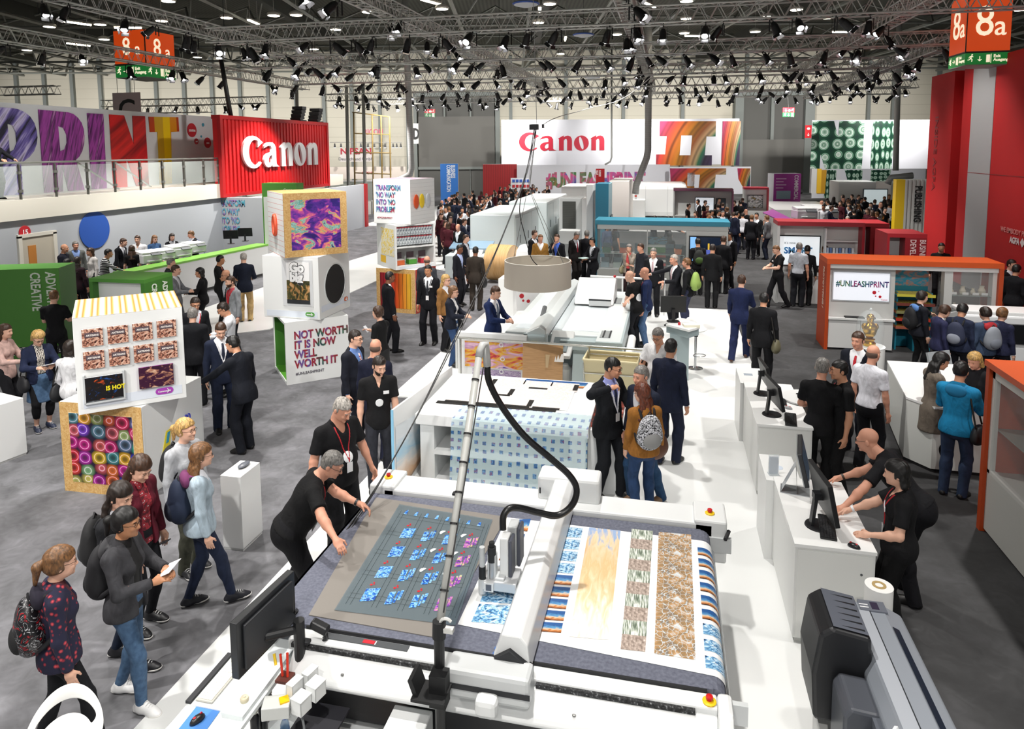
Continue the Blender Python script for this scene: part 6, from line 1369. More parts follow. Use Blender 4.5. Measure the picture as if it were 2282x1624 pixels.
b.add([(-a0,-d0,.14),(a0,-d0,.14),(a0,d0,.14),(-a0,d0,.14),(-a1,-d1,.86),(a1,-d1,.86),(a1,d1,.86),(-a1,d1,.86)],[(0,1,5,4),(1,2,6,5),(2,3,7,6),(3,0,4,7),(3,2,1,0)],cv);o=obj('canvas_bag',b,t);m_=o.modifiers.new('thick','SOLIDIFY');m_.thickness=.006
obj('hem',B().tube([(-a1,-d1,.86),(a1,-d1,.86),(a1,d1,.86),(-a1,d1,.86),(-a1,-d1,.86)],.02,cv,8),t)
b=B();b.tube([(-.46,-.27,.62),(.46,-.27,.62),(.46,.27,.80),(-.46,.27,.80),(-.46,-.27,.62)],.012,chm,8)
for sx in(-1,1):
    for sy in(-1,1):b.cyl((sx*.43,sy*.26,.10),(sx*.46,sy*.275,.80),.012,chm,n=8)
obj('chrome_frame',b,t)
for sx in(-1,1):
    for sy in(-1,1):obj('caster',B().cyl((sx*.43-.015,sy*.26,.05),(sx*.43+.015,sy*.26,.05),.05,M('#333333'),n=14),t)
# ---------------------------------------------------------------- flatbed printer
t=thing('flatbed_printer','pale green grey flatbed printer with a white carriage under the drum lamp','printer',(-1.9,15.2,0));X0,Y0=-1.9,15.2
obj('bed',tb(B(),-3.15,13.2,.74,-1.05,17.5,.88,agl),t,bev=.02);obj('bed_edge',tb(tb(B(),-3.17,13.18,.70,-2.0,13.24,.84,ag),-2.0,12.9,.66,-.9,13.2,.84,ag),t,bev=.01)
obj('vacuum_plate',tb(tb(B(),-3.0,13.5,.88,-2.2,17.3,.886,M('#e4ecf0',.15)),-2.2,13.5,.88,-1.3,17.3,.886,M('#dfe7ea',.15)),t)
obj('roll_option',tb(tb(B(),-1.3,12.7,.62,-.80,17.4,.90,ag),-1.3,12.75,.90,-.84,17.4,.905,agl),t,bev=.03)
b=B();tb(b,-1.25,13.0,.905,-1.05,13.5,.915,M('#8b8f8f'));tb(b,-1.2,13.0,.915,-1.17,13.5,.925,dkg);tb(b,-1.08,13.0,.915,-1.05,13.5,.925,dkg);tb(b,-1.25,16.0,.905,-1.05,16.6,.915,M('#8b8f8f'));tb(b,-1.2,16.0,.915,-1.17,16.6,.925,dkg);obj('clamp_plates',b,t)
obj('printed_strip',tb(B(),-1.28,14.0,.905,-.95,15.8,.908,photo('pale_print',['#f4f4f6','#f2f2f4','#e8a0b8','#f6f6f6'],3.)),t)
b=B();b.prism([(13.0-Y0,.10),(13.3-Y0,.10),(13.3-Y0,.72),(13.05-Y0,.72)],-3.05-X0,-2.5-X0,ag,'x');b.prism([(12.75-Y0,.06),(13.5-Y0,.06),(13.5-Y0,.66),(12.95-Y0,.66)],-1.75-X0,-.85-X0,ag,'x');tb(b,-3.05,16.8,.06,-2.5,17.3,.72,ag);tb(b,-1.6,16.8,.06,-.85,17.3,.72,ag);obj('base',b,t,bev=.01)
obj('shelf',tb(B(),-2.5,13.1,.30,-1.75,16.9,.33,agd),t);b=B();b.cyl((-.72-X0,12.9-Y0,.48),(-.72-X0,14.6-Y0,.48),.09,M('#e6e6e4'));b.cyl((-.72-X0,12.75-Y0,.48),(-.72-X0,12.9-Y0,.48),.06,dkg);obj('media_roll',b,t,smooth='auto')
b=B();b.prism([(-2.62-X0,.92),(-2.22-X0,.92),(-2.22-X0,1.10),(-2.35-X0,1.16),(-2.62-X0,1.02)],12.6-Y0,17.6-Y0,agl,'y');g_=obj('gantry_beam',b,t,bev=.015);b=B();tb(b,-2.66,12.45,.70,-2.2,12.75,1.02,ag);obj('gantry_end',b,g_,bev=.03);b=B();tb(b,-2.48,12.44,.80,-2.36,12.452,.92,M('#e8c828'));obj('yellow_label',b,g_);estop_=B().cyl((-2.4-X0,12.7-Y0,1.02),(-2.4-X0,12.7-Y0,1.06),.035,M('#c81818'),n=12);obj('red_knob',estop_,g_)
b=B();b.prism([(12.5-Y0,.66),(12.9-Y0,.74),(13.25-Y0,.94),(13.2-Y0,.70),(12.55-Y0,.58)],-2.2-X0,-1.75-X0,M('#c4c6c4',.4),'x');c_=obj('carriage_tray',b,t,bev=.02);b=B();b.add([(-2.12-X0,12.62-Y0,.705),(-1.83-X0,12.62-Y0,.705),(-1.83-X0,13.05-Y0,.86),(-2.12-X0,13.05-Y0,.86)],[(0,1,2,3)],M('#7a8486',.15));obj('tray_window',b,c_)
b=B();b.prism([(15.7-Y0,.92),(16.9-Y0,.92),(16.9-Y0,1.32),(16.55-Y0,1.40),(15.9-Y0,1.12)],-2.1-X0,-1.2-X0,M('#eef0f0',.3),'x');c_=obj('print_carriage',b,t,bev=.03);b=B();tb(b,-1.75,15.6,.92,-1.25,16.0,1.08,mwt);obj('carriage_foot',b,c_,bev=.01);b=B();tb(b,-1.75,15.598,1.04,-1.25,15.60,1.08,M('#35383a'));obj('carriage_slot',b,c_);b=B();b.ball((-1.25-X0,16.7-Y0,1.42),.035,M('#c02830'),10);obj('red_knob',b,c_)
obj('cable_chain',B().tube([(-2.5-X0,13.9-Y0,.9),(-2.52-X0,13.9-Y0,1.05),(-2.5-X0,14.1-Y0,1.2)],.05,M('#55585a'),6),t)
obj('jug',B().lathe([(0,0),(.11,0),(.12,.03),(.12,.25),(.06,.30),(.05,.33),(0,.33)],M('#dfe3e4',.4),(-1.9-X0,13.0-Y0,.02),16),t)
# ---------------------------------------------------------------- drum lamp with its wires and the power box above
def ptd(px,py,D):d=ray(px,py);c,s=math.cos(YAW),math.sin(YAW);k=D/(-d[0]*s+d[1]*c);return np.array((d[0]*k,d[1]*k,EYE+d[2]*k))
LD=12.8;c0=ptd(1198,580,LD);c1=ptd(1198,637,LD);rad=73/FPX*LD*1.02
t=thing('drum_lamp','big pale beige drum lampshade hanging over the flatbed printer','lamp',tuple(c1));hh_=c0[2]-c1[2]
shd=M('#b4aca0',.85)
b=B();N=48
for r0,r1,m in((rad,rad*1.02,shd),):pass
b.lathe([(rad*1.02,0),(rad,hh_),(rad*.985,hh_),(rad*1.005,0),(rad*1.02,0)],shd,n=N);obj('shade',b,t,smooth='auto',);obj('rim',B().tube([(rad*.99*math.cos(a),rad*.99*math.sin(a),hh_)for a in np.linspace(0,6.2832,49)],.008,M('#e0dcd2'),6),t)
b=B()
for k in range(3):a=k*2.094+.4;b.cyl((0,0,hh_*.55),(rad*.98*math.cos(a),rad*.98*math.sin(a),hh_*.45),.008,M('#777777'),n=6)
obj('spider_frame',b,t);obj('lamp_holder',B().cyl((0,0,hh_*.35),(0,0,hh_*.75),.045,M('#e8e8e4'),n=12).cyl((0,0,hh_*.2),(0,0,hh_*.35),.06,M('#efefe8',.4),n=12),t);obj('fluorescent_tubes',B().cyl((.1,.2,hh_*.62),(.5,.1,hh_*.6),.02,M('#f4f6f8',.3),n=8).cyl((-.4,-.1,hh_*.55),(.3,-.35,hh_*.55),.02,M('#f4f6f8',.3),n=8),t)
obj('diffuser',B().cyl((0,0,.02),(0,0,.03),rad*.98,M('#d9d6cc',.6),n=40),t)
pbx=ptd(1196,283,LD);b=B();wire=M('#6a6a68',.4)
k0=pbx-c1
for a in(2.6,1.2,-.5):b.tube([(rad*.99*math.cos(a),rad*.99*math.sin(a),hh_),tuple(ptd(1178,420,LD)-c1+(.02*math.cos(a),.0,0)),tuple(k0)],.005,wire,5)
obj('suspension_wires',b,t)
obj('supply_cable',B().tube([tuple(p)for p in smooth([(0,0,hh_*.8),tuple(ptd(1182,570,LD)-c1),tuple(ptd(1166,510,LD)-c1),tuple(ptd(1160,485,LD)-c1),tuple(ptd(1161,440,LD)-c1),tuple(k0)])],.009,M('#141414'),6),t)
t=thing('power_box','dark power box hanging in mid air above the drum lamp','power box',tuple(pbx));obj('box',B().box((-.13,-.05,-.05),(.03,.05,.05),M('#1d1e20',.5)),t);obj('connector',B().box((.10,-.03,-.02),(.135,.03,.05),M('#1d1e20',.5)),t);up=ptd(1187,-60,LD+.01)-pbx;obj('hanging_wire',B().cyl((0,0,.05),tuple(up),.006,M('#9a9a98',.4),n=5),t)
b=B();b.tube([tuple(p-pbx)for p in smooth([pbx+(.1,0,.03),ptd(1240,262,13.5),ptd(1310,242,15),ptd(1400,212,17),ptd(1520,112,18),ptd(1690,-20,19)])],.008,M('#c4c4c0',.4),5);obj('stay_cable',b,t,smooth=True)
mp=np.array((-2.62,4.30,1.0));cb_=[pbx+(-.05,0,-.05),ptd(1172,385,12.3),ptd(1130,500,11.4),ptd(1082,610,10.3),ptd(1010,760,9.),ptd(930,925,7.8),ptd(845,1075,6.8),ptd(735,1235,5.9),ptd(668,1345,5.2),mp+(0,0,.12)]
t=thing('hanging_cable','long black twin cable swooping down from the power box to the big monitor','cable',tuple(mp));S_=smooth(cb_,5)
obj('cable',B().tube([tuple(p-mp)for p in S_],.009,M('#0d0d0e',.45),6),t,smooth=True);obj('second_cable',B().tube([tuple(p-mp+(.018+.01*math.sin(i*.4),0,.016*math.sin(i*.3)))for i,p in enumerate(S_)],.007,M('#1a1a1b',.45),6),t,smooth=True)
# grey bar desk with monitor
A=at(1545,690,1.05);t=thing('bar_desk','grey operator desk with white angled top beside the flatbed printer','desk',(.2,15.0,0));o_=np.array((.2,15.0))
tp=[np.array(at(px,py,1.08))-o_ for px,py in((1484,722),(1508,722+6),(1535,735),(1560,728),(1530,710),(1512,708))]
obj('desk_top',B().prism([tuple(p)for p in tp],1.04,1.08,M('#e8eaea',.3)),t);obj('apron',B().prism([tuple(p*.96)for p in tp],.90,1.04,agd),t);c_=sum(tp[:2])/2;obj('pedestal',B().box((c_[0]-.02,c_[1]-.05,.02),(c_[0]+.34,c_[1]+.4,.9),agd),t)
obj('red_button',B().cyl((tp[1][0]+.05,tp[1][1]+.15,1.08),(tp[1][0]+.05,tp[1][1]+.15,1.13),.025,M('#b02028'),n=12),t);obj('control_panel',B().cbox((tp[2][0]+.05,tp[2][1]+.28,1.10),(.3,.18,.05),M('#e4e0cc'),rz=12),t)
x,y=at(1500,716,1.08);desk_monitor(x,y,1.08,190,'black monitor seen from behind on the grey bar desk',.50,.34)
# ---------------------------------------------------------------- large white machines further back
wmm=M('#dfe9ea',.3);wmw=M('#eceded',.35)
def bmachine(lb,FLp,FRp,BRp,z,m,z0=0.,name='print_machine',**k):return machine(name,[FLp,FRp,BRp,(FLp[0]+BRp[0]-FRp[0],FLp[1]+BRp[1]-FRp[1])],z,lb,m,**k)
def wbox(lb,x0,y0,x1,y1,z,m,name='print_machine',z0=0.,slots=True,bev=.04):
    t=thing(name,lb,'machine',((x0+x1)/2,(y0+y1)/2,z0));w_,d_=(x1-x0)/2,(y1-y0)/2
    obj('cabinet',B().box((-w_,-d_,.08),(w_,d_,z-z0),m),t,bev=bev);obj('plinth',B().box((-w_*.97,-d_*.97,0),(w_*.97,d_*.97,.08),M('#5a5d5f')),t)
    if slots:
        n=max(2,int(d_*2/1.4));
        for k in range(n):
            y=-d_+(k+.5)*2*d_/n;obj('door_panel',B().box((w_,y-d_/n+.04,.2),(w_+.02,y+d_/n-.04,z-z0-.12),m),t);obj('handle',B().box((w_+.02,y-.04,(z-z0)*.45),(w_+.04,y+.02,(z-z0)*.60),M('#6a7073')),t)
        n=max(1,int(w_*2/1.1))
        for k in range(n):
            x=-w_+(k+.5)*2*w_/n;obj('door_panel',B().box((x-w_/n+.03,-d_-.02,.2),(x+w_/n-.03,-d_,z-z0-.12),m),t)
    return t
x0,x1=at(1053,486,2.05)[0],at(1180,468,2.05)[0]
wbox('near white green cabinet of the print line behind the paper roll',-7.3,25.0,-5.55,29.6,2.05,wmm);wbox('tall white cabinet of the print line behind the near cabinet',-7.0,30.2,-5.25,36.2,2.15,wmm);
wbox('low flat cabinet at the far end of the print line beside the crowd',-7.2,37,-5.6,40.3,1.1,wmw)
# unwinder with brown paper roll
t=thing('paper_roll','large brown paper roll standing upright on its edge beside the white line','paper roll',(-5.55,22.9,.62),-12);b=B();b.cyl((-.42,0,0),(.42,0,0),.62,nodemat('kraft_paper',lambda g:g.ramp(g.noise(g.uv(obj=True,scale=(8,1,1)),3.),[(.3,'#c99a5e'),(.7,'#dcb481')]),.7),n=48);obj('roll',b,t,smooth='auto');obj('roll_face',B().cyl((.42,0,0),(.425,0,0),.60,M('#e0c29c',.7),n=40).cyl((.425,0,0),(.44,0,0),.06,M('#8a7a60'),n=16),t)
t=thing('roll_stand','white rounded unwinder cheek to the right of the brown paper roll','machine',(-4.75,23.0,0),-12);b=B();b.prism([(-.6,0),(.6,0),(.6,.7),(.45,1.1),(.15,1.25),(-.15,1.25),(-.45,1.1),(-.6,.7)],-.15,.3,M('#eef0f2',.3),'x');obj('cheek',b,t,bev=.03)
t=thing('inspection_table','white machine table with blue glass lid left of the brown paper roll','machine',(-6.9,23.6,0),4);obj('body',B().box((-.75,-.7,0),(.75,.8,.82),wmm),t,bev=.03);obj('glass_lid',B().cbox((0,.35,1.05),(1.5,.9,.05),M('#9fc0da',.1,alpha=.75),rx=10),t);obj('tray',B().cbox((0,-.2,.88),(1.0,.7,.05),wmw,rx=18),t)
t=thing('plinth','white plinth between the paper roll and the drum lamp','plinth',(-4.25,18.2,.02));obj('body',B().box((-.2,-.3,0),(.2,.3,1.0),white),t);obj('device',B().box((-.08,-.12,1.0),(.08,.06,1.02),M('#555a60')),t)
t=thing('sign_stand','white sign with red dots on a post below the drum lamp','sign',(-3.4,17.0,.0),20);obj('panel',B().box((-.35,-.04,.42),(.35,.04,.95),M('#eeeeee',.4)),t);obj('post',B().cyl((0,0,.02),(0,0,.45),.02,chm,n=8).box((-.2,-.15,.0),(.2,.15,.02),chm),t)
for u,z,r in((-.22,.80,.06),(-.05,.66,.045),(-.18,.68,.03)):obj('red_dot',B().cyl((u,-.04,z),(u,-.045,z),r,M('#b8202c'),n=16),t)
# server cabinet, white side boxes, teal pillar
x,y=at(1262,560);t=thing('server_cabinet','tall grey cabinet with dark vented door left of the teal pillar','cabinet',(-4.15,30.5,0));obj('cabinet',B().box((-.55,-.4,0),(.45,1.2,2.35),M('#c9cccc',.4)),t,bev=.02);obj('vented_door',B().box((-.40,-.415,.55),(.18,-.40,2.2),nodemat('vent_door',lambda g:g.ramp(g.wave(g.uv(obj=True),9.,.5,direction='Z'),[(.2,'#2a2c2c'),(.8,'#5a5c58')]),.4)),t);obj('front_edge',B().box((.45,-.42,0),(.75,.9,2.33),wmw),t)
t=thing('machine_box','grey box on the floor in front of the vented cabinet','machine',(-3.9,28.8,0));obj('box',B().box((-.55,-.35,.55),(.3,.4,1.1),M('#c4c6c5',.5)),t,bev=.02);obj('stand',B().box((-.5,-.3,0),(.25,.35,.55),M('#888b8c')),t)
t=thing('pillar_sign','tall teal sign pillar with a pale front face','sign',(-2.75,28.8,0));obj('pillar',B().box((-.22,-.1,0),(.32,1.2,3.05),M('#2f7f9c',.5)),t);obj('pale_face',B().box((.32,-.1,1.4),(.36,1.2,3.05),M('#a9d2de',.4)),t);obj('display',B().box((.36,.1,.7),(.42,1.0,1.7),M('#15181c',.3)),t)
t=thing('pillar_sign','white pillar standing to the left of the teal sign pillar','sign',(-3.25,29.2,0));obj('pillar',B().box((-.15,-.1,0),(.15,1.0,3.0),wmw),t,bev=.02)
wbox('white cabinet with a vent behind the vented server cabinet',-6.2,40.5,-3.6,44,2.3,wmw);wbox('low white finishing unit between the print line and the vented cabinet',-5.0,31.5,-4.7,36,1.3,wmw,slots=False)
wbox('white module with red edge behind the teal pillar',-3.2,38,-2.1,42,2.75,M('#efe9e4',.4),slots=False)
t=thing('press_enclosure','big white rounded press enclosure below the bent silver duct','machine',(-.85,45.6,0));obj('enclosure',B().box((-2.0,-.6,.1),(2.0,3.2,2.25),wmw),t,bev=.35);obj('plinth',B().box((-1.9,-.5,0),(1.9,3.,.1),M('#777777')),t);obj('side_unit',B().box((-2.05,-1.6,0),(-.6,-.62,1.3),wmw),t,bev=.05)
obj('panel_line',B().box((-.62,-.615,.15),(-.6,-.605,2.1),M('#c4c6c8')).box((.75,-.615,.15),(.77,-.605,2.1),M('#c4c6c8')),t);b=B();b.cyl((-1.2,-1.2,1.3),(-1.2,-1.2,1.75),.07,M('#c8cacc'),n=10);b.cyl((-1.2,-1.2,1.45),(-1.2,-1.2,1.55),.075,M('#c04030'),n=10);obj('signal_lamp',b,t)
# teal framed glass booth with cartons and a screen
tl=M('#2f8199',.5);glassb=M('#dfeaea',.05,alpha=.14)
t=thing('display_booth','teal topped glass booth with cartons and a blue screen','display booth',(-.2,22.3,0));W_=2.05
obj('roof',B().box((-W_-.05,-.15,2.08),(W_+.0,1.0,2.22),tl),t);obj('fascia',B().box((-W_,-.12,1.93),(W_-.05,-.08,2.08),M('#b9bcba')),t);obj('low_wall',B().box((-W_,-.1,0),(.75,.9,.62),M('#b4b6b2',.5)),t);obj('screen_wall',B().box((.75,-.1,0),(W_-.05,.1,1.95),M('#c9ccca',.5)),t);obj('side_frame',B().box((-W_-.05,-.12,0),(-W_+.02,.95,2.1),tl),t)
obj('glass_pane',B().box((-W_+.02,-.06,.62),(.75,-.05,1.93),glassb),t);obj('glass_shelf',B().box((-W_+.03,.0,1.12),(.7,.5,1.14),M('#bcd4cc',.1,alpha=.5)),t);b=B()
for x in(-.45,):b.box((x-.015,-.07,.62),(x+.015,-.03,1.93),M('#c9ccca'))
obj('mullion',b,t);obj('floor_tray',B().box((-W_+.02,-.02,.62),(.75,.88,.66),wmw),t)
obj('screen',B().box((.83,-.14,.95),(W_-.1,-.105,1.78),M('#101214',.3)),t);sb=nodemat('booth_screen',lambda g:g.ramp(g.xyz(g.uv())[0],[(0,'#7fb4e8'),(.16,'#7fb4e8'),(.17,'#0f1a2c'),(1,'#0c1624')],True),.2,emit=.8)
obj('picture',B().quad((.87,-.145,.99),(W_-.14,-.145,.99),(W_-.14,-.145,1.74),(.87,-.145,1.74),sb),t);obj('figure',B().box((1.35,-.15,1.15),(1.5,-.146,1.35),M('#5a6ac0',.3,emit=.5)).box((1.40,-.15,1.35),(1.45,-.146,1.55),M('#e8c040',.3,emit=.5)),t)
for k,(x,z,c,lb)in enumerate(((-1.75,1.14,'#3a6a4a','small picture carton on the glass shelf, first from the left'),(-1.2,1.14,'#c85a28','orange carton on the glass shelf of the teal booth'),(-.72,1.14,'#3f5f6a','dark picture carton on the glass shelf of the teal booth'),(.25,1.14,'#2a3f44','dark carton on the glass shelf right of the green stand'),(.55,1.14,'#d07038','small orange carton at the right end of the glass shelf'),(-1.8,.66,'#9ab0b8','picture carton on the booth floor, first from the left'),(-1.4,.66,'#a8b8b0','picture carton on the booth floor, second from the left'),(-1.0,.66,'#8fa0a8','picture carton on the booth floor, third from the left'))):
    q=thing('display_carton',lb,'carton',(-.2+x,22.5,z));obj('carton',B().box((-.13,-.08,0),(.13,.1,.16),M(c,.5)),q);obj('picture_card',B().box((-.13,.08,.16),(.13,.1,.30),M('#4a5f68',.5)),q)
q=thing('display_stand','tall green and red cardboard stand inside the teal booth','display stand',(-.35,22.75,.0));obj('stand',B().box((-.3,-.1,.0),(.3,.25,1.15),M('#1d1f20')).box((-.32,-.12,1.15),(.32,.26,1.33),M('#3f7a30',.5)),q);obj('shelf_goods',B().box((-.28,-.14,1.33),(.28,.1,1.4),M('#d0d4cc')).box((-.28,-.14,1.0),(.28,-.1,1.08),M('#c8432c')).box((-.28,-.14,.72),(.28,-.1,.80),M('#c8302c')).box((-.28,-.15,.85),(.28,-.1,.92),M('#e0dcd4')),q);obj('header_picture',B().quad((-.32,.0,1.4),(.32,.0,1.4),(.32,.0,1.65),(-.32,.0,1.65),photo('bike_header',['#2a4a34','#5f8aa0','#3a3a30','#a0b0a0'],3.)).box((-.32,.002,1.4),(.32,.02,1.65),M('#3f7a30')),q)
# booths at the rear: plum framed one with screen, red framed one with screen
def booth(lb,x0,y0,w_,h_,top,screens=(),dep=.8,side=True,wall='#d4d5d3',rz=0.,goods=False):
    t=thing('display_booth',lb,'display booth',(x0,y0,0),rz);m=M(top,.5)
    obj('roof',B().box((-.05,-.1,h_),(w_+.05,dep,h_+.12),m),t);obj('side_panel',B().box((w_,-.08,0),(w_+.07,dep-.05,h_),m),t);obj('back_wall',B().box((0,.35,0),(w_,.45,h_),M(wall,.5)),t);obj('side_panel',B().box((-.05,-.08,0),(.02,dep-.05,h_),M('#c4c5c4')),t);obj('worktop',B().box((0,-.08,.84),(w_,.4,.88),white),t);obj('base_cabinet',B().box((.02,.02,0),(w_-.02,.35,.84),white),t)
    for(u,v,sw_,sh_,mm)in screens:s_=obj('screen',B().box((u,.30,v),(u+sw_,.35,v+sh_),M('#14161a',.3)),t);obj('picture',B().quad((u+.03,.296,v+.03),(u+sw_-.03,.296,v+.03),(u+sw_-.03,.296,v+sh_-.03),(u+.03,.296,v+sh_-.03),mm),s_)
    return t
scrw=nodemat('screen_white_blue',lambda g:g.ramp(g.noise(g.uv(scale=(3,3,1)),1.,3),[(.3,'#dfeaf4'),(.55,'#f2f6fa'),(.7,'#a8c4dc')]),.2,emit=.55)
A=at(1503,425,2.2);booth('plum framed booth with bright screen beyond the white press enclosure',A[0],A[1],3.0,2.2,'#7a4a60',((1.1,1.1,1.0,.75,scrw),(2.2,1.2,.5,.6,M('#4a5a64',.3))))
A=at(1660,418,2.2);booth('red framed booth with a street picture on its screen',A[0],A[1],1.25,2.1,'#b03040',((.2,1.0,.85,.75,photo('screen_street',['#d8dee2','#f0f0f0','#5a6a70','#c8a040'],4.)),))
# ---------------------------------------------------------------- far panels and signs
def fpanel(name,lb,x0,y0,x1,y1,D,m,cat='banner',th=.12,z0=None,kind=None):
    (u0,z1),(u1,zb)=atv(x0,y0,D),atv(x1,y1,D);c,s=math.cos(YAW),math.sin(YAW);zb=zb if z0 is None else z0
    t=thing(name,lb,cat,(u0*c-D*s,u0*s+D*c,zb),HALL);w_,h_=u1-u0,z1-zb
    b=B();b.quad((0,0,0),(w_,0,0),(w_,0,h_),(0,0,h_),m);b.box((0,.002,0),(w_,th,h_),M('#d9dbe2',.5));obj('board',b,t);return t,w_,h_
wall_w=M('#e2e4ec',.5)
D1=60.
t,w_,h_=fpanel('logo_wall','high white wall panel with large red wordmark at the hall end',1117,267,1645,366,D1,wall_w)
sc_px=D1/FPX;P0=atv(1156,333,D1);wordmark(t,((1156-1117)*sc_px,-.01,P0[1]-atv(1117,366,D1)[1]),(90,0,0),(1346-1156)*sc_px/5.9,M('#c01f3a',.5),.02)
def poly_on(t,pts,px0,py1,D,m,nm='print_shape',off=.03):
    """print-filled outline on a far panel, from its outline as seen"""
    zb=atv(px0,py1,D)[1];L=[((px-px0)*sc_px*D/D1,atv(px,py,D)[1]-zb)for px,py in pts];xs=[p[0]for p in L];zs=[p[1]for p in L];b=B();x0,x1,z0,z1=min(xs),max(xs),min(zs),max(zs)
    return outline_uv(nm,L,t,(0,-off,0),m,x0,x1,z0,z1)
def outline_uv(nm,L,t,loc,m,x0,x1,z0,z1):
    o=outline(nm,[L],.01,m,t,loc,(90,0,0));me=o.data;uv=me.uv_layers.new(name='UVMap')if not me.uv_layers else me.uv_layers[0]
    for li,lp in enumerate(me.loops):v=me.vertices[lp.vertex_index].co;uv.data[li].uv=((v.x-x0)/(x1-x0),(v.y-z0)/(z1-z0))
    return o
poly_on(t,[(1467,267),(1591,267),(1591,301),(1571,301),(1568,343),(1584,343),(1584,366),(1460,366),(1460,341),(1480,341),(1483,300),(1467,300)],1117,366,D1,threads,off=.02)
poly_on(t,[(1515,299),(1539,299),(1536,343),(1512,343)],1117,366,D1,wall_w,'letter_counter',.04)
poly_on(t,[(1606,267),(1646,267),(1645,366),(1605,366)],1117,366,D1,threads,off=.02)
t,w_,h_=fpanel('slogan_wall','lower white wall with colourful hashtag slogan under the red wordmark',1152,368,1492,430,57,wall_w)
u0=(1218-1152)*57/FPX;text('lettering','#UNLEASHPRINT',1.62,t,(u0,-.02,h_-1.78),(90,0,0),mc_hash,.01,.09,sx=(1428-1218)*57/FPX/(1.62*7.35))
t,w_,h_=fpanel('print_wall','white wall with rainbow thread print shapes at the hall end',1492,372,1672,432,56,wall_w);sc0=56/FPX
def P_(pts,m):poly_on(t,pts,1492,432,56,m,off=.02)
P_([(1493,374),(1618,374),(1618,388),(1595,388),(1592,425),(1557,425),(1560,388),(1548,388),(1548,424),(1496,424),(1494,388)],threads);P_([(1532,384),(1549,384),(1549,414),(1532,414)],wall_w);P_([(1643,374),(1672,374),(1672,420),(1655,414),(1646,398)],threads)
t,w_,h_=fpanel('meeting_box','dark red container like box left of the slogan wall',1076,366,1152,432,58,nodemat('red_ribs',lambda g:g.ramp(g.wave(g.uv(scale=(6,1,1)),1.),[(.3,'#8a1216'),(.6,'#a5181c')]),.5),'booth',.8,0.)
t,w_,h_=fpanel('pillar_sign','blue sign with white upright lettering in front of the grey gate',981,365,1021,425,52,M('#2a6fc0',.5),'sign',.8,0.);text('lettering','BUSINESS\nCOMMUNICATION',.42,t,(w_*.62,-.02,h_-.1),(90,90,0),M('#e6eef6'),.004,.01,sx=.55,lines=.8)
t,w_,h_=fpanel('pillar_sign','narrow red sign crossing the hashtag slogan',1328,376,1347,420,50,M('#a8141c',.5),'sign',.3);text('lettering','BUSINESS\nVALUE',.2,t,(w_*.35,-.02,h_-.1),(90,90,0),M('#e8c8c8'),.004,.01,sx=.55)
t,w_,h_=fpanel('pillar_sign','purple sign with white upright lettering in front of the right gate',1725,387,1783,455,50,M('#a23a94',.5),'sign',1.2,0.);text('lettering','COMMERCIAL',.4,t,(w_*.76,-.02,h_-.1),(90,90,0),M('#f0e0ee'),.004,.01,sx=.7)
for i in range(4):obj('small_print',B().box((.15,-.01,h_-.4-.22*i),(.9-.2*(i%2),-.005,h_-.33-.22*i),M('#d8b0d2')),t)
obj('screen',B().box((.2,-.1,.8),(1.2,-.03,1.4),M('#8fa4b4',.3)),t)
t,w_,h_=fpanel('print_wall','high white wall with dark green bottle bottoms print',1811,268,2075,376,60,wall_w)
poly_on(t,[(1811,268),(1858,268),(1869,306),(1870,268),(1926,268),(1924,376),(1809,376)],1811,376,60,bottles,off=.02);poly_on(t,[(1945,268),(1993,268),(1990,376),(1943,376)],1811,376,60,bottles,off=.02);poly_on(t,[(1831,343),(1842,376),(1830,376)],1811,376,60,wall_w,'letter_counter',.04)
t,w_,h_=fpanel('print_wall','lower wall of green bottle print with white letter gaps',1811,377,2060,440,57,wall_w)
poly_on(t,[(1843,377),(1864,377),(1862,440),(1838,440)],1811,440,57,bottles,off=.02);poly_on(t,[(1882,377),(1922,377),(1921,430),(1899,430)],1811,440,57,bottles,off=.02);poly_on(t,[(1941,377),(1985,377),(1980,412),(1940,412)],1811,440,57,bottles,off=.02);poly_on(t,[(1824,377),(1842,377),(1840,430),(1822,430)],1811,440,57,M('#d9a22a',.5),off=.03)
t,w_,h_=fpanel('pillar_sign','white and yellow upright sign at the left of the bottle print',1809,376,1829,430,54,M('#d8d8d8',.5),'sign',.3);obj('yellow_band',B().box((w_*.55,-.02,0),(w_,-.01,h_),M('#e8b82a')),t)
for lb,x0,y0,x1,y1,D_ in(('long pale green press line beyond the white partition',735,405,838,440,58),('pale cabinet below the dropping silver duct',840,404,906,432,58)):
    t,w_,h_=fpanel('printing_press',lb,x0,y0,x1,y1,D_,M('#a7ada4',.5),'machine',2.2,0.)
    for k in range(4):obj('press_unit',B().box((w_*k/4+.1,-.06,.25),(w_*(k+1)/4-.1,0,h_-.15),M('#b9bdb6',.5)),t)
t,w_,h_=fpanel('stand_sign','white box sign with blue and red letter rows before the red meeting box',1138,397,1181,421,50,M('#eceef2',.5),'sign',.5)
for z_,c_ in((.62,'#3a5fb8'),(.14,'#c02a34')):
    for k in range(5):obj('letter_block',B().box((.12+.26*k,-.03,h_*z_),(.31+.26*k,0,h_*(z_+.26)),M(c_,.5)),t)
gr_,gg_,gw_=M('#c8202c',.4,emit=.5),M('#1f7a3a',.4,emit=.5),M('#f0efe6',.4,emit=.6)
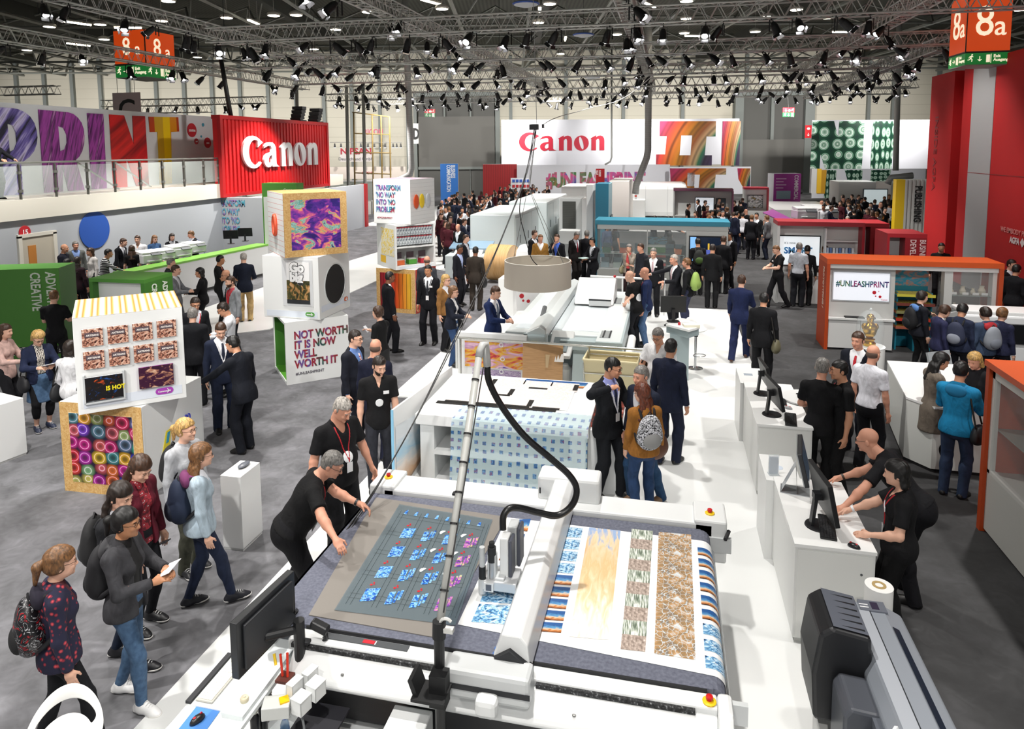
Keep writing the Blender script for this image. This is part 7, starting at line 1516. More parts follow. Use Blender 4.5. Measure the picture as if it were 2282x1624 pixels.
def pict(b,kind,x,z,s,y,m):
    """small emergency pictograms: running figure, arrow, door, extinguisher bell"""
    if kind=='run':
        b.ball((x+.1*s,y,z+.40*s),(.075*s,.004,.075*s),m,10)
        for p,q,r in(((.06,.30),(-.02,.05),.055),((-.02,.05),(.12,-.08),.045),((.12,-.08),(.08,-.3),.04),((-.02,.05),(-.14,-.1),.045),((-.14,-.1),(-.3,-.12),.04),((.05,.27),(.2,.18),.035),((.05,.27),(-.12,.2),.035),((-.12,.2),(-.2,.06),.03)):b.cyl((x+p[0]*s,y,z+p[1]*s),(x+q[0]*s,y,z+q[1]*s),r*s,m,n=6)
    elif kind in('down','right'):
        d=(0,-1)if kind=='down' else(1,0);e=(1,0)if kind=='down' else(0,1);b.cyl((x-d[0]*.3*s,y,z-d[1]*.3*s),(x+d[0]*.25*s,y,z+d[1]*.25*s),.045*s,m,n=6)
        for k in(-1,1):b.cyl((x+d[0]*.3*s,y,z+d[1]*.3*s),(x+(d[0]*.08+e[0]*.22*k)*s,y,z+(d[1]*.08+e[1]*.22*k)*s),.045*s,m,n=6)
    elif kind=='door':b.box((x-.17*s,y-.004,z-.38*s),(x+.17*s,y+.004,z+.38*s),m);b.box((x+.24*s,y-.004,z-.45*s),(x+.29*s,y+.004,z+.45*s),m)
    elif kind=='bell':b.ball((x,y,z-.05*s),(.3*s,.004,.22*s),m,10)
for lb,x0,y0,x1,y1 in(('red and green emergency sign over the left grey gate',946,243,970,260),('red and green emergency sign over the right grey gate',1745,240,1770,260)):
    (u0,z1),(u1,z0)=atv(x0,y0,58),atv(x1,y1,58);c,s=math.cos(YAW),math.sin(YAW);t=thing('exit_sign',lb,'sign',(u0*c-58*s,u0*s+58*c,z0),HALL);W2,H2=u1-u0,z1-z0
    obj('red_half',B().box((0,0,H2*.48),(W2,.08,H2),gr_),t);obj('green_half',B().box((0,0,0),(W2,.08,H2*.46),gg_),t);b=B()
    pict(b,'down',W2*.25,H2*.74,.4,-.02,gw_);pict(b,'bell',W2*.55,H2*.72,.4,-.02,gw_);pict(b,'run',W2*.85,H2*.72,.4,-.02,gw_);pict(b,'run',W2*.2,H2*.22,.4,-.02,gw_);pict(b,'down',W2*.5,H2*.22,.4,-.02,gw_);pict(b,'door',W2*.8,H2*.22,.4,-.02,gw_);obj('pictograms',b,t);obj('wire',B().cyl((W2*.5,.04,H2),(W2*.5-.5,.04,5),.012,M('#333333'),n=5),t)
(u0,z1),(u1,z0)=atv(1795,279,59),atv(1808,307,59);c,s=math.cos(YAW),math.sin(YAW);t=thing('fire_sign','red fire point sign on the grey column beside the right gate','sign',(u0*c-59*s,u0*s+59*c,z0),HALL);W2,H2=u1-u0,z1-z0;obj('board',B().box((0,0,0),(W2,.06,H2),M('#c0202a',.4)),t);b=B();pict(b,'bell',W2/2,H2*.75,.45,-.02,gw_);pict(b,'down',W2/2,H2*.27,.4,-.02,gw_);obj('pictograms',b,t)
# ---------------------------------------------------------------- orange hall number cubes
ora=M('#d8480f',.4,emit=.55);orf=M('#3a2a22',.5);cream_l=M('#f4e6c8',.4,emit=.9);grn=M('#1b7a35',.4,emit=.5)
def hall_cube(lb,P,rz,w_,h_,zb,left_col):
    t=thing('hall_sign',lb,'sign',(P[0],P[1],zb),rz)
    obj('orange_cube',B().box((0,0,.36),(w_,w_,.36+h_),ora),t);obj('frame',B().box((-.01,-.01,.33),(w_+.01,w_+.01,.37),orf).box((-.012,-.012,.36),(.012,.012,.36+h_),orf),t)
    obj('green_band',B().box((0,0,0),(w_,w_,.32),grn),t);obj('underside',B().box((.02,.02,-.02),(w_-.02,w_-.02,0),M('#9a9c98')),t)
    for rot,loc in(((90,0,0),lambda u,z:(u,-.006,z)),((90,0,-90),lambda u,z:(-.006,w_-u,z))):
        text('lettering','8',h_*.74,t,loc(w_*.40,.36+h_*.28),rot,cream_l,.004,.003,'CENTER',.86);text('lettering','a',h_*.50,t,loc(w_*.76,.36+h_*.28),rot,cream_l,.004,.004,'CENTER',.95)
        text('lettering','Exit\nAusgang',.115,t,loc(w_*.64,.19),rot,cream_l,.003,.003,lines=.9)
        b=B();pict(b,'run',w_*.13,.16,.28,0,cream_l);pict(b,'down' if rot[2]==0 else 'right',w_*.33,.16,.22,0,cream_l);pict(b,'door',w_*.52,.16,.28,0,cream_l)
        o=obj('pictograms',b,t);o.location=(0,-.006,0)if rot[2]==0 else(-.006,w_,0);o.rotation_euler.z=R(rot[2])
    b=B();b.cyl((w_*.2,w_/2,.36+h_),(w_*.2,w_/2,.36+h_+2),.01,M('#222222'),n=5);b.cyl((w_*.8,w_/2,.36+h_),(w_*.8,w_/2,.36+h_+2),.01,M('#222222'),n=5);obj('hanging_wires',b,t)
    return t
P=at(2150,144,6.85);hall_cube('orange hall number cube reading 8a at the upper right',P,1.5,1.14,1.62,6.85,0)
P=at(327,170,7.6);hall_cube('orange hall number cube reading 8a behind the left trusses',P,86,1.08,.92,7.6,0).scale=(1.5,1.5,1.5)
# ---------------------------------------------------------------- tall red wall with grey band
XR=9.35;redw=nodemat('red_wall',lambda g:g.ramp(g.noise(g.uv(obj=True),.4),[(.3,'#b80f13'),(.7,'#c41318')]),.8)
t=thing('stand_wall','tall red exhibition wall with one grey vertical band','wall',(XR,0,0))
Y=lambda px:atx(px,450,XR)[0]
y1,y2,y3,y4,y5,y6=Y(2062),Y(2112),Y(2133),Y(2153),Y(2202),14.
ZT=7.05
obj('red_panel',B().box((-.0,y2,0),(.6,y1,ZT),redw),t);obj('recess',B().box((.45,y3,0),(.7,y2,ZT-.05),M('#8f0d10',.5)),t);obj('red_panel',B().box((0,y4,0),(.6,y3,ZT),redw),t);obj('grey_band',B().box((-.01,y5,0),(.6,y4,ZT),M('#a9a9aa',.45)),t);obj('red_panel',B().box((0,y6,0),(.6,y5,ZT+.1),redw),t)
obj('panel_seam',B().box((-.014,y6,3.66),(-.008,y4,3.68),M('#8a1a1c')),t)
(ya,za),(yb,zb)=atx(2232,505,XR),atx(2252,528,XR)
text('lettering','WE EMBODY PRINT',.2,t,(-.02,ya,za-.12),(90,0,-90),M('#e08a86'),.003,.003);text('lettering','AGFA',.24,t,(-.02,yb,zb-.15),(90,0,-90),M('#eadada'),.003,.008,sx=.9)
dy_,dz_=yb-.72,zb-.07;obj('diamond_logo',B().add([(-.02,dy_,dz_-.13),(-.02,dy_-.13,dz_),(-.02,dy_,dz_+.13),(-.02,dy_+.13,dz_)],[(0,1,2,3)],M('#eadada')),t)
text('lettering','INSIDE AGFA',.42,t,(-.01,y1-.6,5.6),(90,90,-90),M('#8a0c10'),.003,.006,sx=1.1)
t=thing('display_container','white ribbed container with yellow edge and black upright lettering','display booth',(at(2012,545)[0]-.2,31,0))
X_=at(2010,400,2.95);xl,zt_=aty(1998,400,31);xr=aty(2062,400,31)[0];o_=xl;t.location=(xl,31,0);wv=xr-xl+.6
obj('yellow_edge',B().box((0,0,0),(wv*.2,.4,zt_),M('#e8c21c',.5)),t);b=B();pf=[]
n=9
for i in range(n):x=wv*.2+(wv*.8)*i/n;q=wv*.8/n;pf+=[(x,0),(x+q*.55,0),(x+q*.65,.06),(x+q*.95,.06)]
b.prism(pf+[(wv,0),(wv,.5),(wv*.2,.5)],0,zt_,M('#cfd0cc',.5));obj('ribbed_wall',b,t);text('lettering','PUBLISHING',.36,t,(wv*.43,-.02,zt_-.25),(90,90,0),M('#1a1a1a'),.01,.012,sx=.75)
# ---------------------------------------------------------------- booths on the right
smart=nodemat('smart_screen',lambda g:g.ramp(g.noise(g.uv(scale=(2,2,1)),1.),[(.3,'#e4eef4'),(.7,'#f4f8fa')]),.2,emit=.55)
t=booth('red topped booth with a large white screen and a shelf of small packs',3.11,21.1,2.2,2.27,'#a32430',((.05,1.05,1.15,.9,smart),))
text('lettering','SMART',.26,t,(.2,.28,1.42),(90,0,0),multi('letters_blue',['#2a4fb0','#3a86c8','#6ab0d8','#24408a'],6.),.003,.01,sx=.95);text('lettering',"it's now",.1,t,(.2,.28,1.70),(90,0,0),M('#555c66'),.002)
b=B()
for z in(1.12,1.46,1.82):b.box((1.3,.05,z),(2.12,.35,z+.025),wmw)
b.box((1.27,.05,.9),(1.3,.35,2.2),wmw);obj('shelves',b,t)
for i,(z,n,c)in enumerate(((1.485,9,('#b8c8dc','#5a7ab0','#dfe4ea')),(1.145,10,('#b03040','#e0d0d0','#8f5a60')))):
    for k in range(n):
        x=3.11+1.36+.75*k/n;lb=('pale blue small pack on the upper shelf of the red topped booth','red and white small pack on the lower shelf of the red topped booth')[i]
        tag(obj('goods_pack',B().box((-.03,-.05,0),(.03,.05,.14),M(c[k%3],.5)),loc=(x,21.1+.2,z)),lb,'pack',('packs on the upper shelf','packs on the lower shelf')[i])
def red_frame(lb,FL,w_,d_,h_,txt_=None):
    t=thing('frame_booth',lb,'display booth',(FL[0],FL[1],0));m=M('#a81c28',.5);m2=M('#8f1420',.5)
    obj('roof',B().box((0,0,h_-.1),(w_,d_,h_),m),t);obj('side_panel',B().box((w_-.5,0,0),(w_,d_,h_-.1),m2),t);obj('side_panel',B().box((0,0,0),(.06,d_,h_-.1),m),t);obj('back_board',B().box((.06,d_*.4,0),(w_-.5,d_*.5,h_-.1),M('#d0d2d2',.5)),t);obj('screen',B().box((.12,d_*.36,1.0),(w_-.54,d_*.4,1.7),M('#a8bccc',.25)),t)
    if txt_:
        for i,s in enumerate(txt_):text('lettering',s,.19,t,(w_-.16-.22*i,-.012,h_-.14),(90,90,0),M('#e6c8c8'),.003,.004,sx=.75)
    return t
red_frame('plain dark red frame booth behind the red topped booth',at(1903,497,2.3),.95,1.2,2.3);red_frame('dark red frame booth with upright business lettering',at(1978,520,2.3),.92,1.1,2.3,('BUSINESS','DEVELOPMENT'))
# purple topped counter, far white counters and machines
t=thing('counter','long white counter with purple top strip running to the purple sign','counter',(0,0,0));P0,P1=np.array(at(1728,480,1.05)),np.array(at(1815,505,1.05));P2=P0+np.array((0.0,0));q_=[at(1700,473,1.05),at(1722,466,1.05),at(1790,500,1.05),at(1762,502,1.05)]
obj('body',B().prism(q_,0,1.0,white),t);obj('purple_top',B().prism(q_,1.0,1.05,M('#a84aa0',.5)),t)
for px,py,lb in((1812,482,'white desktop printer on the far counter beside the purple strip'),(1838,488,'white desktop printer at the right end of the far counter'),(1792,487,'white desktop printer nearest the purple sign')):x,y=at(px,py,1.05);office_printer(x,y,1.05,10,lb,1.6)
t=thing('counter','white counter below the far printers right of the purple strip','counter',(at(1820,510)[0],at(1820,510)[1],0));obj('body',B().box((-2.2,0,0),(2.6,6.5,1.03),white),t)
wbox('white rounded machine in front of the bottle print',11.5,52,14,55,2.1,wmw,slots=False);wbox('white machine with monitor beside the yellow edged container',12.5,44,15.5,47,2.4,M('#d6d8d6',.4),slots=False)
x,z=aty(1950,440,43);t=thing('screen_stand','screen on a stand among the crowd before the yellow edged container','monitor',(x,43,0));obj('screen',B().box((-.65,-.05,z-.45),(.65,.05,z+.5),M('#3a4048',.4)),t);obj('picture',B().quad((-.6,-.055,z-.4),(.6,-.055,z-.4),(.6,-.055,z+.45),(-.6,-.055,z+.45),M('#d4e2e4',.3,emit=.5)),t);obj('post',B().cyl((0,0,0),(0,0,z-.4),.05,chm),t)
# ---- the orange framed booth with screen, blue stand and glass case
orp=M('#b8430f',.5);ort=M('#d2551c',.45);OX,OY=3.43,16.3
t=thing('display_booth','orange framed booth with slogan screen and glass shelf case','display booth',(OX,OY,0));Wb=3.4
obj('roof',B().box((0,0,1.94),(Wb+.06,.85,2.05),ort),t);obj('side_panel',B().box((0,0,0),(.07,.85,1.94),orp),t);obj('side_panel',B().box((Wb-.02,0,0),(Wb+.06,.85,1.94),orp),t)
obj('screen_wall',B().box((.07,.22,0),(1.45,.4,1.94),M('#d9dad8',.5)),t);obj('fascia',B().box((.07,.05,1.84),(Wb-.02,.1,1.94),M('#d4d5d4')),t)
s_=obj('screen',B().box((.16,.19,1.08),(1.36,.22,1.76),M('#c4c8cc',.3)),t);obj('picture',B().quad((.19,.186,1.11),(1.33,.186,1.11),(1.33,.186,1.73),(.19,.186,1.73),M('#e6eaf2',.3,emit=.6)),s_);text('lettering','#UNLEASHPRINT',.185,s_,(.24,.18,1.42),(90,0,0),mc_hash2 if 'mc_hash2' in globals()else multi('letters_screen',['#d84f2c','#3c8f4a','#2a4a8a','#c83a7a','#3a3a5a'],4.),.002,.004,sx=.76)
b=B()
for u,z,r in((1.03,1.30,.04),(1.15,1.21,.03),(1.06,1.22,.015),(1.12,1.33,.01)):b.cyl((u,.185,z),(u,.18,z),r,M('#b81f2c',.4,emit=.3),n=14)
obj('red_dots',b,s_);text('lettering','Canon',.05,s_,(1.17,.18,1.13),(90,0,0),M('#c83040'),.002)
obj('desk_shelf',B().box((.07,-.02,.70),(1.42,.25,.74),white),t);b=B();b.box((.09,.05,.05),(.74,.22,.70),M('#e4e5e4',.4)).box((.75,.05,.05),(1.40,.22,.70),M('#e4e5e4',.4));obj('cupboard_door',b,t)
gb_=M('#e8eeee',.04,alpha=.12);obj('glass_pane',B().box((2.55,.12,.45),(Wb-.03,.13,1.84),gb_),t);obj('case_frame',B().box((2.38,.1,0),(2.54,.3,1.94),M('#d4d6d4')).box((Wb-.10,.1,0),(Wb-.02,.3,1.94),M('#d4d6d4')).box((2.38,.1,0),(Wb-.02,.3,.4),M('#d4d6d4')),t);obj('glass_shelf',B().box((2.5,.14,1.30),(Wb-.06,.7,1.315),M('#9aa8a4',.1,alpha=.6)).box((2.5,.14,.98),(Wb-.06,.7,.995),M('#9aa8a4',.1,alpha=.6)),t);obj('back_pane',B().box((2.5,.8,.4),(Wb-.06,.81,1.84),M('#6a706e',.1,alpha=.35)),t)
text('lettering','PROTOTYPING /',.17,t,(-.012,.30,1.85),(90,90,-90),M('#f0dccc'),.003,.004,sx=.75)
for k,(x,z,s,lb)in enumerate(((2.62,1.315,.1,'cream model figure on the upper glass shelf, left end'),(2.85,1.315,.12,'cream model house on the upper glass shelf'),(3.05,1.315,.09,'grey model block on the upper glass shelf'),(3.22,1.315,.14,'tall cream jug on the upper glass shelf, right end'),(2.7,.995,.08,'small pale model on the lower glass shelf, left end'),(2.95,.995,.07,'small cream model in the middle of the lower glass shelf'),(3.2,.995,.06,'small pale model on the lower glass shelf, right end'))):
    q=thing('model_object',lb,'model',(OX+x,OY+.4,z));obj('form',B().lathe([(0,0),(s*.5,0),(s*.55,s*.5),(s*.3,s*1.0),(s*.35,s*1.3),(0,s*1.3)],M('#d8d0ba',.6),n=12),q);obj('name_card',B().box((-.06,-.16,0),(.06,-.15,.05),M('#f0f0f0')),q)
q=thing('keyboard','black keyboard on the shelf below the slogan screen','keyboard',(OX+.62,OY+.08,.74));obj('case',B().box((-.2,-.07,0),(.2,.07,.02),M('#1b1c1e')),q);obj('keys',B().box((-.19,-.06,.02),(.19,.06,.025),M('#2a2b2e')),q);mouse(OX+1.02,OY+.08,.74,20,'black mouse on the shelf below the slogan screen')
bs_=thing('shelf_stand','turquoise cardboard stand with trays of coloured sweets in the orange booth','display stand',(OX+1.88,OY+.35,0));tq=M('#1f86a0',.5)
obj('stand_sides',B().box((-.36,-.05,0),(-.33,.3,1.3),tq).box((.33,-.05,0),(.36,.3,1.3),tq).box((-.36,.28,0),(.36,.3,1.4),tq).box((-.02,-.12,0),(.02,.3,.62),tq),bs_);obj('header',B().quad((-.36,.27,1.4),(.36,.27,1.4),(.36,.27,1.84),(-.36,.27,1.84),photo('girl_header',['#2a93b4','#2f9cc0','#c98a72','#2a93b4'],3.)).box((-.36,.272,1.4),(.36,.29,1.84),tq),bs_)
for i,(z,c)in enumerate(((1.24,'#d8cf4a'),(1.04,'#7a3a30'),(.86,'#8a8a5a'),(.70,'#c83a2a'),(.52,'#b0604a'))):obj('tray',B().box((-.40+.05*(i%2),-.2,z),(.36,.25,z+.02),M('#b05a40' if i else '#1f86a0',.5)).box((-.40,-.22,z),(.36,-.2,z+.06),M(c,.5)),bs_);obj('sweets',B().box((-.37,-.18,z+.02),(.33,.22,z+.05),photo('sweets_%d'%i,[c,'#e0c84a',c,'#b0402a'],20.,1.,True)),bs_)
# trophy under a glass dome on a round white pillar
x,y=at(1937,770,1.05);t=thing('round_pillar','round white pillar in front of the orange booth','plinth',(x,y,0));obj('pillar',B().cyl((0,0,0),(0,0,1.04),.25,white,n=40),t,smooth='auto');obj('top',B().cyl((0,0,1.04),(0,0,1.05),.255,wpaint,n=40),t)
gold=M('#c89a3a',.22,.95);t=thing('trophy','golden bust shaped trophy under the glass dome','trophy',(x,y,1.052));obj('base',B().lathe([(0,0),(.10,0),(.105,.05),(.07,.08),(.09,.12),(.05,.14)],gold,n=24),t,smooth='auto');obj('bust',B().lathe([(.05,.14),(.09,.20),(.115,.28),(.11,.36),(.06,.40),(.045,.43),(.06,.46),(.065,.50),(.05,.55),(.0,.57)],gold,n=24),t,smooth=True);obj('shoulders',B().ball((-.09,0,.34),(.05,.05,.06),gold,14).ball((.09,0,.34),(.05,.05,.06),gold,14),t,smooth=True)
t=thing('glass_dome','clear glass dome over the golden trophy','glass dome',(x,y,1.052));obj('dome',B().lathe([(.215,0),(.22,.35),(.20,.47),(.15,.56),(.08,.61),(.0,.625)],M('#dfe8ea',.03,alpha=.16),n=36),t,smooth=True);obj('knob',B().ball((0,0,.645),.025,M('#e4ecee',.05,alpha=.4),12),t)
# white wide printer at the right edge
A=at(2150,703,1.2);t=thing('wide_printer','white wide printer with a dark window at the right edge behind the schoolboys','printer',(A[0],A[1],0));obj('body',B().prism([(-.1,.0),(.9,.0),(.9,1.05),(.3,1.25),(.05,1.2),(-.05,.6)],0,2.5,M('#dcdee0',.35),'x'),t,bev=.03);obj('cover',B().box((0,.1,1.2),(2.5,.7,1.28),wmw),t,bev=.02);obj('window',B().box((.15,-.09,.7),(2.4,-.02,1.08),M('#16181b',.2)),t);obj('control_screen',B().cbox((1.2,-.12,.95),(.25,.04,.18),M('#a8d0e8',.2,emit=.4)),t)
# white counter with rounded end, right
t=thing('counter','white counter with cut corner below the schoolboys','counter',(3.65,11.2,0));q_=[(-.30,-.6),(-.05,-.95),(1.2,-.95),(1.2,1.2),(-.05,1.2)];obj('body',B().prism([(a*.98,c*.98)for a,c in q_],.06,.92,M('#d6d8d4',.4)),t);obj('top',B().prism(q_,.92,.95,white),t);obj('plinth',B().prism([(a*.95,c*.95)for a,c in q_],0,.06,M('#1c1c1e')),t)
t=thing('leaning_board','pale grey board leaning at the side of the turquoise stand','board',(4.75,13.2,0),30);obj('board',B().cbox((0,0,.45),(.5,.04,.95),M('#a9aeb2',.4),rx=-18),t)
# orange glass case, lower right
t=thing('display_case','orange framed display case with printed bags at the lower right','display booth',(3.66,8.8,0));
obj('side_panel',B().box((-.04,-.04,0),(1.2,.04,1.98),orp),t);obj('roof',B().box((-.06,-4.2,1.98),(1.2,.05,2.05),ort),t);obj('base_cabinet',B().box((.0,-4.2,.05),(1.1,-.04,.74),M('#c9c9c4',.45)),t);obj('back_wall',B().box((1.0,-4.2,.74),(1.1,-.04,1.98),M('#d0d1cd',.5)),t);obj('case_post',B().box((.0,-.10,.74),(.06,-.04,1.98),M('#d6d6d2')),t);obj('case_rim',B().box((0,-4.2,1.86),(.06,-.04,1.98),M('#d6d6d2')).box((0,-4.2,.74),(.06,-.04,.78),M('#d6d6d2')),t);obj('glass_pane',B().box((.02,-4.2,.76),(.026,-.08,1.9),gb_),t);obj('glass_shelf',B().box((.06,-4.2,1.26),(.95,-.06,1.272),M('#b4c4be',.1,alpha=.5)),t);obj('plinth',B().box((.05,-4.2,0),(1.1,-.0,.05),M('#333333')),t)
q=thing('printed_plate','round blue and red painted plate on the glass shelf of the orange case','plate',(4.02,8.45,1.275),75);obj('plate',B().cyl((0,0,.17),(0,.03,.18),.17,photo('plate_print',['#2f6fa8','#e8e8e8','#c03a2a','#3a86c0','#e8b090'],12.,1.5,True),n=36),q);obj('foot',B().box((-.08,-.02,0),(.08,.06,.03),M('#c9c9c9')),q)
q=thing('printed_bag','red and white flowered bag at the bottom of the orange case','bag',(4.0,8.2,.745),70);obj('bag',B().cbox((0,0,.12),(.34,.10,.22),photo('bag_print',['#f0ece8','#b02a3a','#f0ece8','#5a3a80','#e8e4e0'],10.,1.5,True),rx=-12),q,bev=.03);obj('price_card',B().cbox((-.1,-.14,.04),(.12,.01,.08),M('#eeeeee'),rx=-25),q)
q=thing('printed_bag','olive and red small bag at the front of the orange case','bag',(3.98,7.75,.745),70);obj('bag',B().ball((0,0,.10),(.15,.06,.11),photo('bag_print2',['#8a8a5a','#a03a3a','#c8b89a'],10.,1.5,True),18),q,smooth=True);obj('flap',B().ball((0,-.03,.15),(.14,.045,.06),M('#9a8a60'),14),q)
# ---------------------------------------------------------------- white computer counters in the centre right
def pc_counter(lb,x0,y0,x1,y1,h=.95):
    t=thing('counter',lb,'counter',((x0+x1)/2,(y0+y1)/2,0.02));w_,d_=(x1-x0)/2,(y1-y0)/2
    obj('body',B().box((-w_+.01,-d_+.01,.05),(w_-.01,d_-.01,h-.03),M('#e1e2e0',.35)),t);obj('top',B().box((-w_,-d_,h-.03),(w_,d_,h),M('#f2f3f2',.25)),t);obj('plinth',B().box((-w_+.03,-d_+.03,0),(w_-.03,d_-.03,.05),M('#c4c5c2')),t);obj('end_panel',B().box((-w_+.03,-d_,.06),(w_-.03,-d_+.01,h-.05),M('#e4e5e2',.4)),t);obj('lock',B().cyl((w_-.12,-d_-.004,h-.22),(w_-.12,-d_,h-.22),.011,M('#55585a'),n=12),t);return t
pc_counter('white computer counter nearest the dark printer',1.15,6.3,1.83,7.62);pc_counter('white computer counter behind the nearest one',1.15,9.08,1.83,10.75)
t=thing('counter','low white step unit joining the two computer counters','counter',(1.14,7.95,.02));obj('body',B().box((-.06,-.33,0),(.30,.33,.90),white),t);obj('slot',B().cyl((.1,0,.90),(.1,0,.903),.06,M('#c8d2e0'),n=16),t)
t=thing('counter','low white end unit beyond the far computer counter','counter',(1.25,11.15,.02));obj('body',B().box((-.14,-.38,0),(.24,.4,.92),white),t);obj('slot',B().box((-.05,.0,.92),(.08,.1,.922),M('#9aa4ae')),t)
x,y=at(1743,1072,.95);t=thing('leaflet_holder','clear acrylic leaflet holder on the low white unit','leaflet holder',(1.17,7.78,.922),12);obj('holder',B().box((-.055,-.02,0),(.055,.0,.22),M('#e4ecf0',.05,alpha=.35)).box((-.055,-.05,0),(.055,.03,.008),M('#e4ecf0',.05,alpha=.5)),t);obj('leaflet',B().box((-.05,-.012,.01),(.05,-.008,.20),M('#c4ccd8',.4)),t)
def big_monitor(lb,x,y,z,rz,col,w_=.56,h_=.36,tilt=14,silver_=False,zc=.30):
    t=thing('computer_monitor',lb,'monitor',(x,y,z),rz);k=M(col,.4);sm_=M('#b4b8bc',.3,.7)if silver_ else k
    if silver_:obj('stand',B().add([(-.1,.02,0),(.1,.02,0),(.1,.18,0),(-.1,.18,0),(-.08,.17,.008),(.08,.17,.008),(.08,.04,.30),(-.08,.04,.30)],[(0,3,2,1),(4,5,6,7),(2,3,4,5),(0,1,6,7)],sm_),t);obj('foot',B().box((-.1,-.1,0),(.1,.18,.008),sm_),t)
    else:obj('base',B().lathe([(0,0),(.125,0),(.12,.012),(.09,.016),(.06,.01),(0,.01)],k,n=26),t,smooth='auto');obj('stand',B().cbox((0,.05,.16),(.065,.03,.34),k,rx=6).cbox((0,.02,.30),(.08,.08,.06),k),t)
    s_=obj('display',B().cbox((0,-.03,zc),(w_,.045,h_),k if not silver_ else M('#2a2c30',.3),rx=-tilt),t,bev=.005);obj('screen',B().cbox((0,-.03-.0235,zc-.006),(w_-.03,.003,h_-.03),M('#55667a',.15,emit=.15),rx=-tilt),s_)
    if silver_:obj('rear_shell',B().cbox((0,-.004,zc),(w_,.01,h_),sm_,rx=-tilt),s_)
    return t
big_monitor('black monitor on the nearest computer counter seen from its edge',1.42,6.66,.97,97,'#17181b',.56,.40,12,False,.33);big_monitor('silver monitor standing behind the black one on the nearest counter',1.36,7.32,.97,80,'#9a9ea2',.54,.34,14,True,.34)
x,y=at(1722,930,.97);big_monitor('black monitor at the near side of the far computer counter',1.38,9.45,.97,100,'#151619',.54,.34,12);big_monitor('black monitor at the far side of the far computer counter',1.36,10.25,.97,95,'#151619',.54,.34,12)
for(px,py,rz,lb)in((1843,1175,82,'black keyboard on the nearest computer counter'),(1762,935,82,'black keyboard at the near side of the far computer counter'),(1740,890,84,'black keyboard at the far side of the far computer counter')):x,y=at(px,py,.975);keyboard(x,y,.972,rz,lb,.44,.14,'#1f2124','#131416',(14,5))
x,y=at(1903,1218,.975);mouse(x,y,.972,60,'black mouse on the corner of the nearest computer counter');x,y=at(1757,910,.975);mouse(x,y,.972,60,'silver mouse between the keyboards on the far computer counter','#9a9c9e')
# ---------------------------------------------------------------- dark wide-format printer, lower right
t=thing('wide_format_printer','dark grey wide format printer with a roll cassette at the lower right','printer',(1.42,4.7,0),0);X0,Y0=1.42,4.7
pg=M('#9aa0a9',.35,.2);pgl=M('#b9bec6',.3,.2);pk_=M('#1a1b1e',.4)
b=B();pr_=[(-.08,.86),(.30,.80),(.36,.92),(.30,1.06),(.16,1.13),(-.04,1.13),(-.10,1.02)];b.prism([(x,z)for x,z in pr_],-1.7,.62,pg,'y');o=obj('body',b,t,bev=.02)
obj('top_cover',B().add([(-.04,-1.7,1.135),(.06,-1.7,1.135),(.06,.50,1.135),(-.04,.50,1.135)],[(0,1,2,3)],pgl),o);b=B();b.box((.055,-1.7,1.13),(.062,.58,1.137),M('#22252a'));obj('lid_gap',b,o)
obj('dark_window',B().add([(.17,-1.7,1.132),(.215,-1.7,1.112),(.215,.36,1.112),(.17,.36,1.132)],[(0,1,2,3)],M('#1d2533',.12)),o);obj('control_panel',B().box((.0,.50,1.128),(.18,.62,1.14),M('#6a6e78',.35)).box((.08,.52,1.14),(.13,.60,1.143),M('#3a3446',.2)),o);b=B();b.box((.0,.53,1.14),(.06,.54,1.142),M('#e8e8ea'));b.box((.0,.56,1.14),(.06,.57,1.142),M('#e8e8ea'));obj('printed_mark',b,o)
b=B();b.prism([(-.40,.62),(-.08,.62),(-.04,.95),(-.06,1.26),(-.30,1.30),(-.38,1.24),(-.42,.95)],.0,.46,pk_,'y');o=obj('cassette_housing',b,t,bev=.025);b=B()
b.add([(-.295,.02,1.306),(-.075,.02,1.272),(-.075,.44,1.272),(-.295,.44,1.306)],[(0,1,2,3)],M('#5f646e',.35));obj('cassette_lid',b,o);b=B()
for k in range(6):y=.05+.068*k;b.add([(-.24,y,1.3),(-.09,y,1.277),(-.09,y+.016,1.277),(-.17,y+.008,1.29)],[(0,1,2,3)],M('#15161a'))
obj('vent_slots',b,o)
b=B();b.prism([(-.30,.58),(-.05,.58),(-.05,1.0),(-.26,1.02),(-.30,.96)],-.35,-.02,M('#4a4d54',.4),'y');obj('ink_box',b,t,bev=.02);obj('rear_tray',B().box((-.14,-1.7,.82),(-.07,-.05,.99),M('#5a5e66',.35)).box((-.18,-1.7,.80),(-.14,-.1,.9),M('#3a3d43')),t)
b=B();b.box((-.1,.4,.05),(.2,.48,.86),M('#3a3c40'));b.box((-.1,-1.4,.05),(.2,-1.32,.86),M('#3a3c40'));b.box((-.25,.38,.0),(.45,.5,.05),M('#3a3c40'));b.box((-.25,-1.42,.0),(.45,-1.3,.05),M('#3a3c40'));b.box((-.05,-1.4,.25),(.05,.45,.3),M('#3a3c40'));obj('stand',b,t)
obj('white_frame',B().box((-.34,-.30,.05),(-.12,.30,.5),M('#dfe0de',.4)),t);x_=-.2
obj('cables',B().tube(smooth([(-.2,-.3,.7),(-.3,-.4,.5),(-.34,-.45,.2),(-.3,-.5,.03)]),.006,M('#1a1a1a'),5).tube(smooth([(-.15,-.3,.65),(-.2,-.42,.4),(-.22,-.5,.1)]),.006,M('#1a1a1a'),5),t)
p_=obj('blue_card',B().cbox((-.09,-.62,1.06),(.16,.02,.12),M('#eeeeee'),rz=55,rx=-25).cbox((-.092,-.624,1.05),(.13,.02,.06),M('#2a6ab0'),rz=55,rx=-25),t)
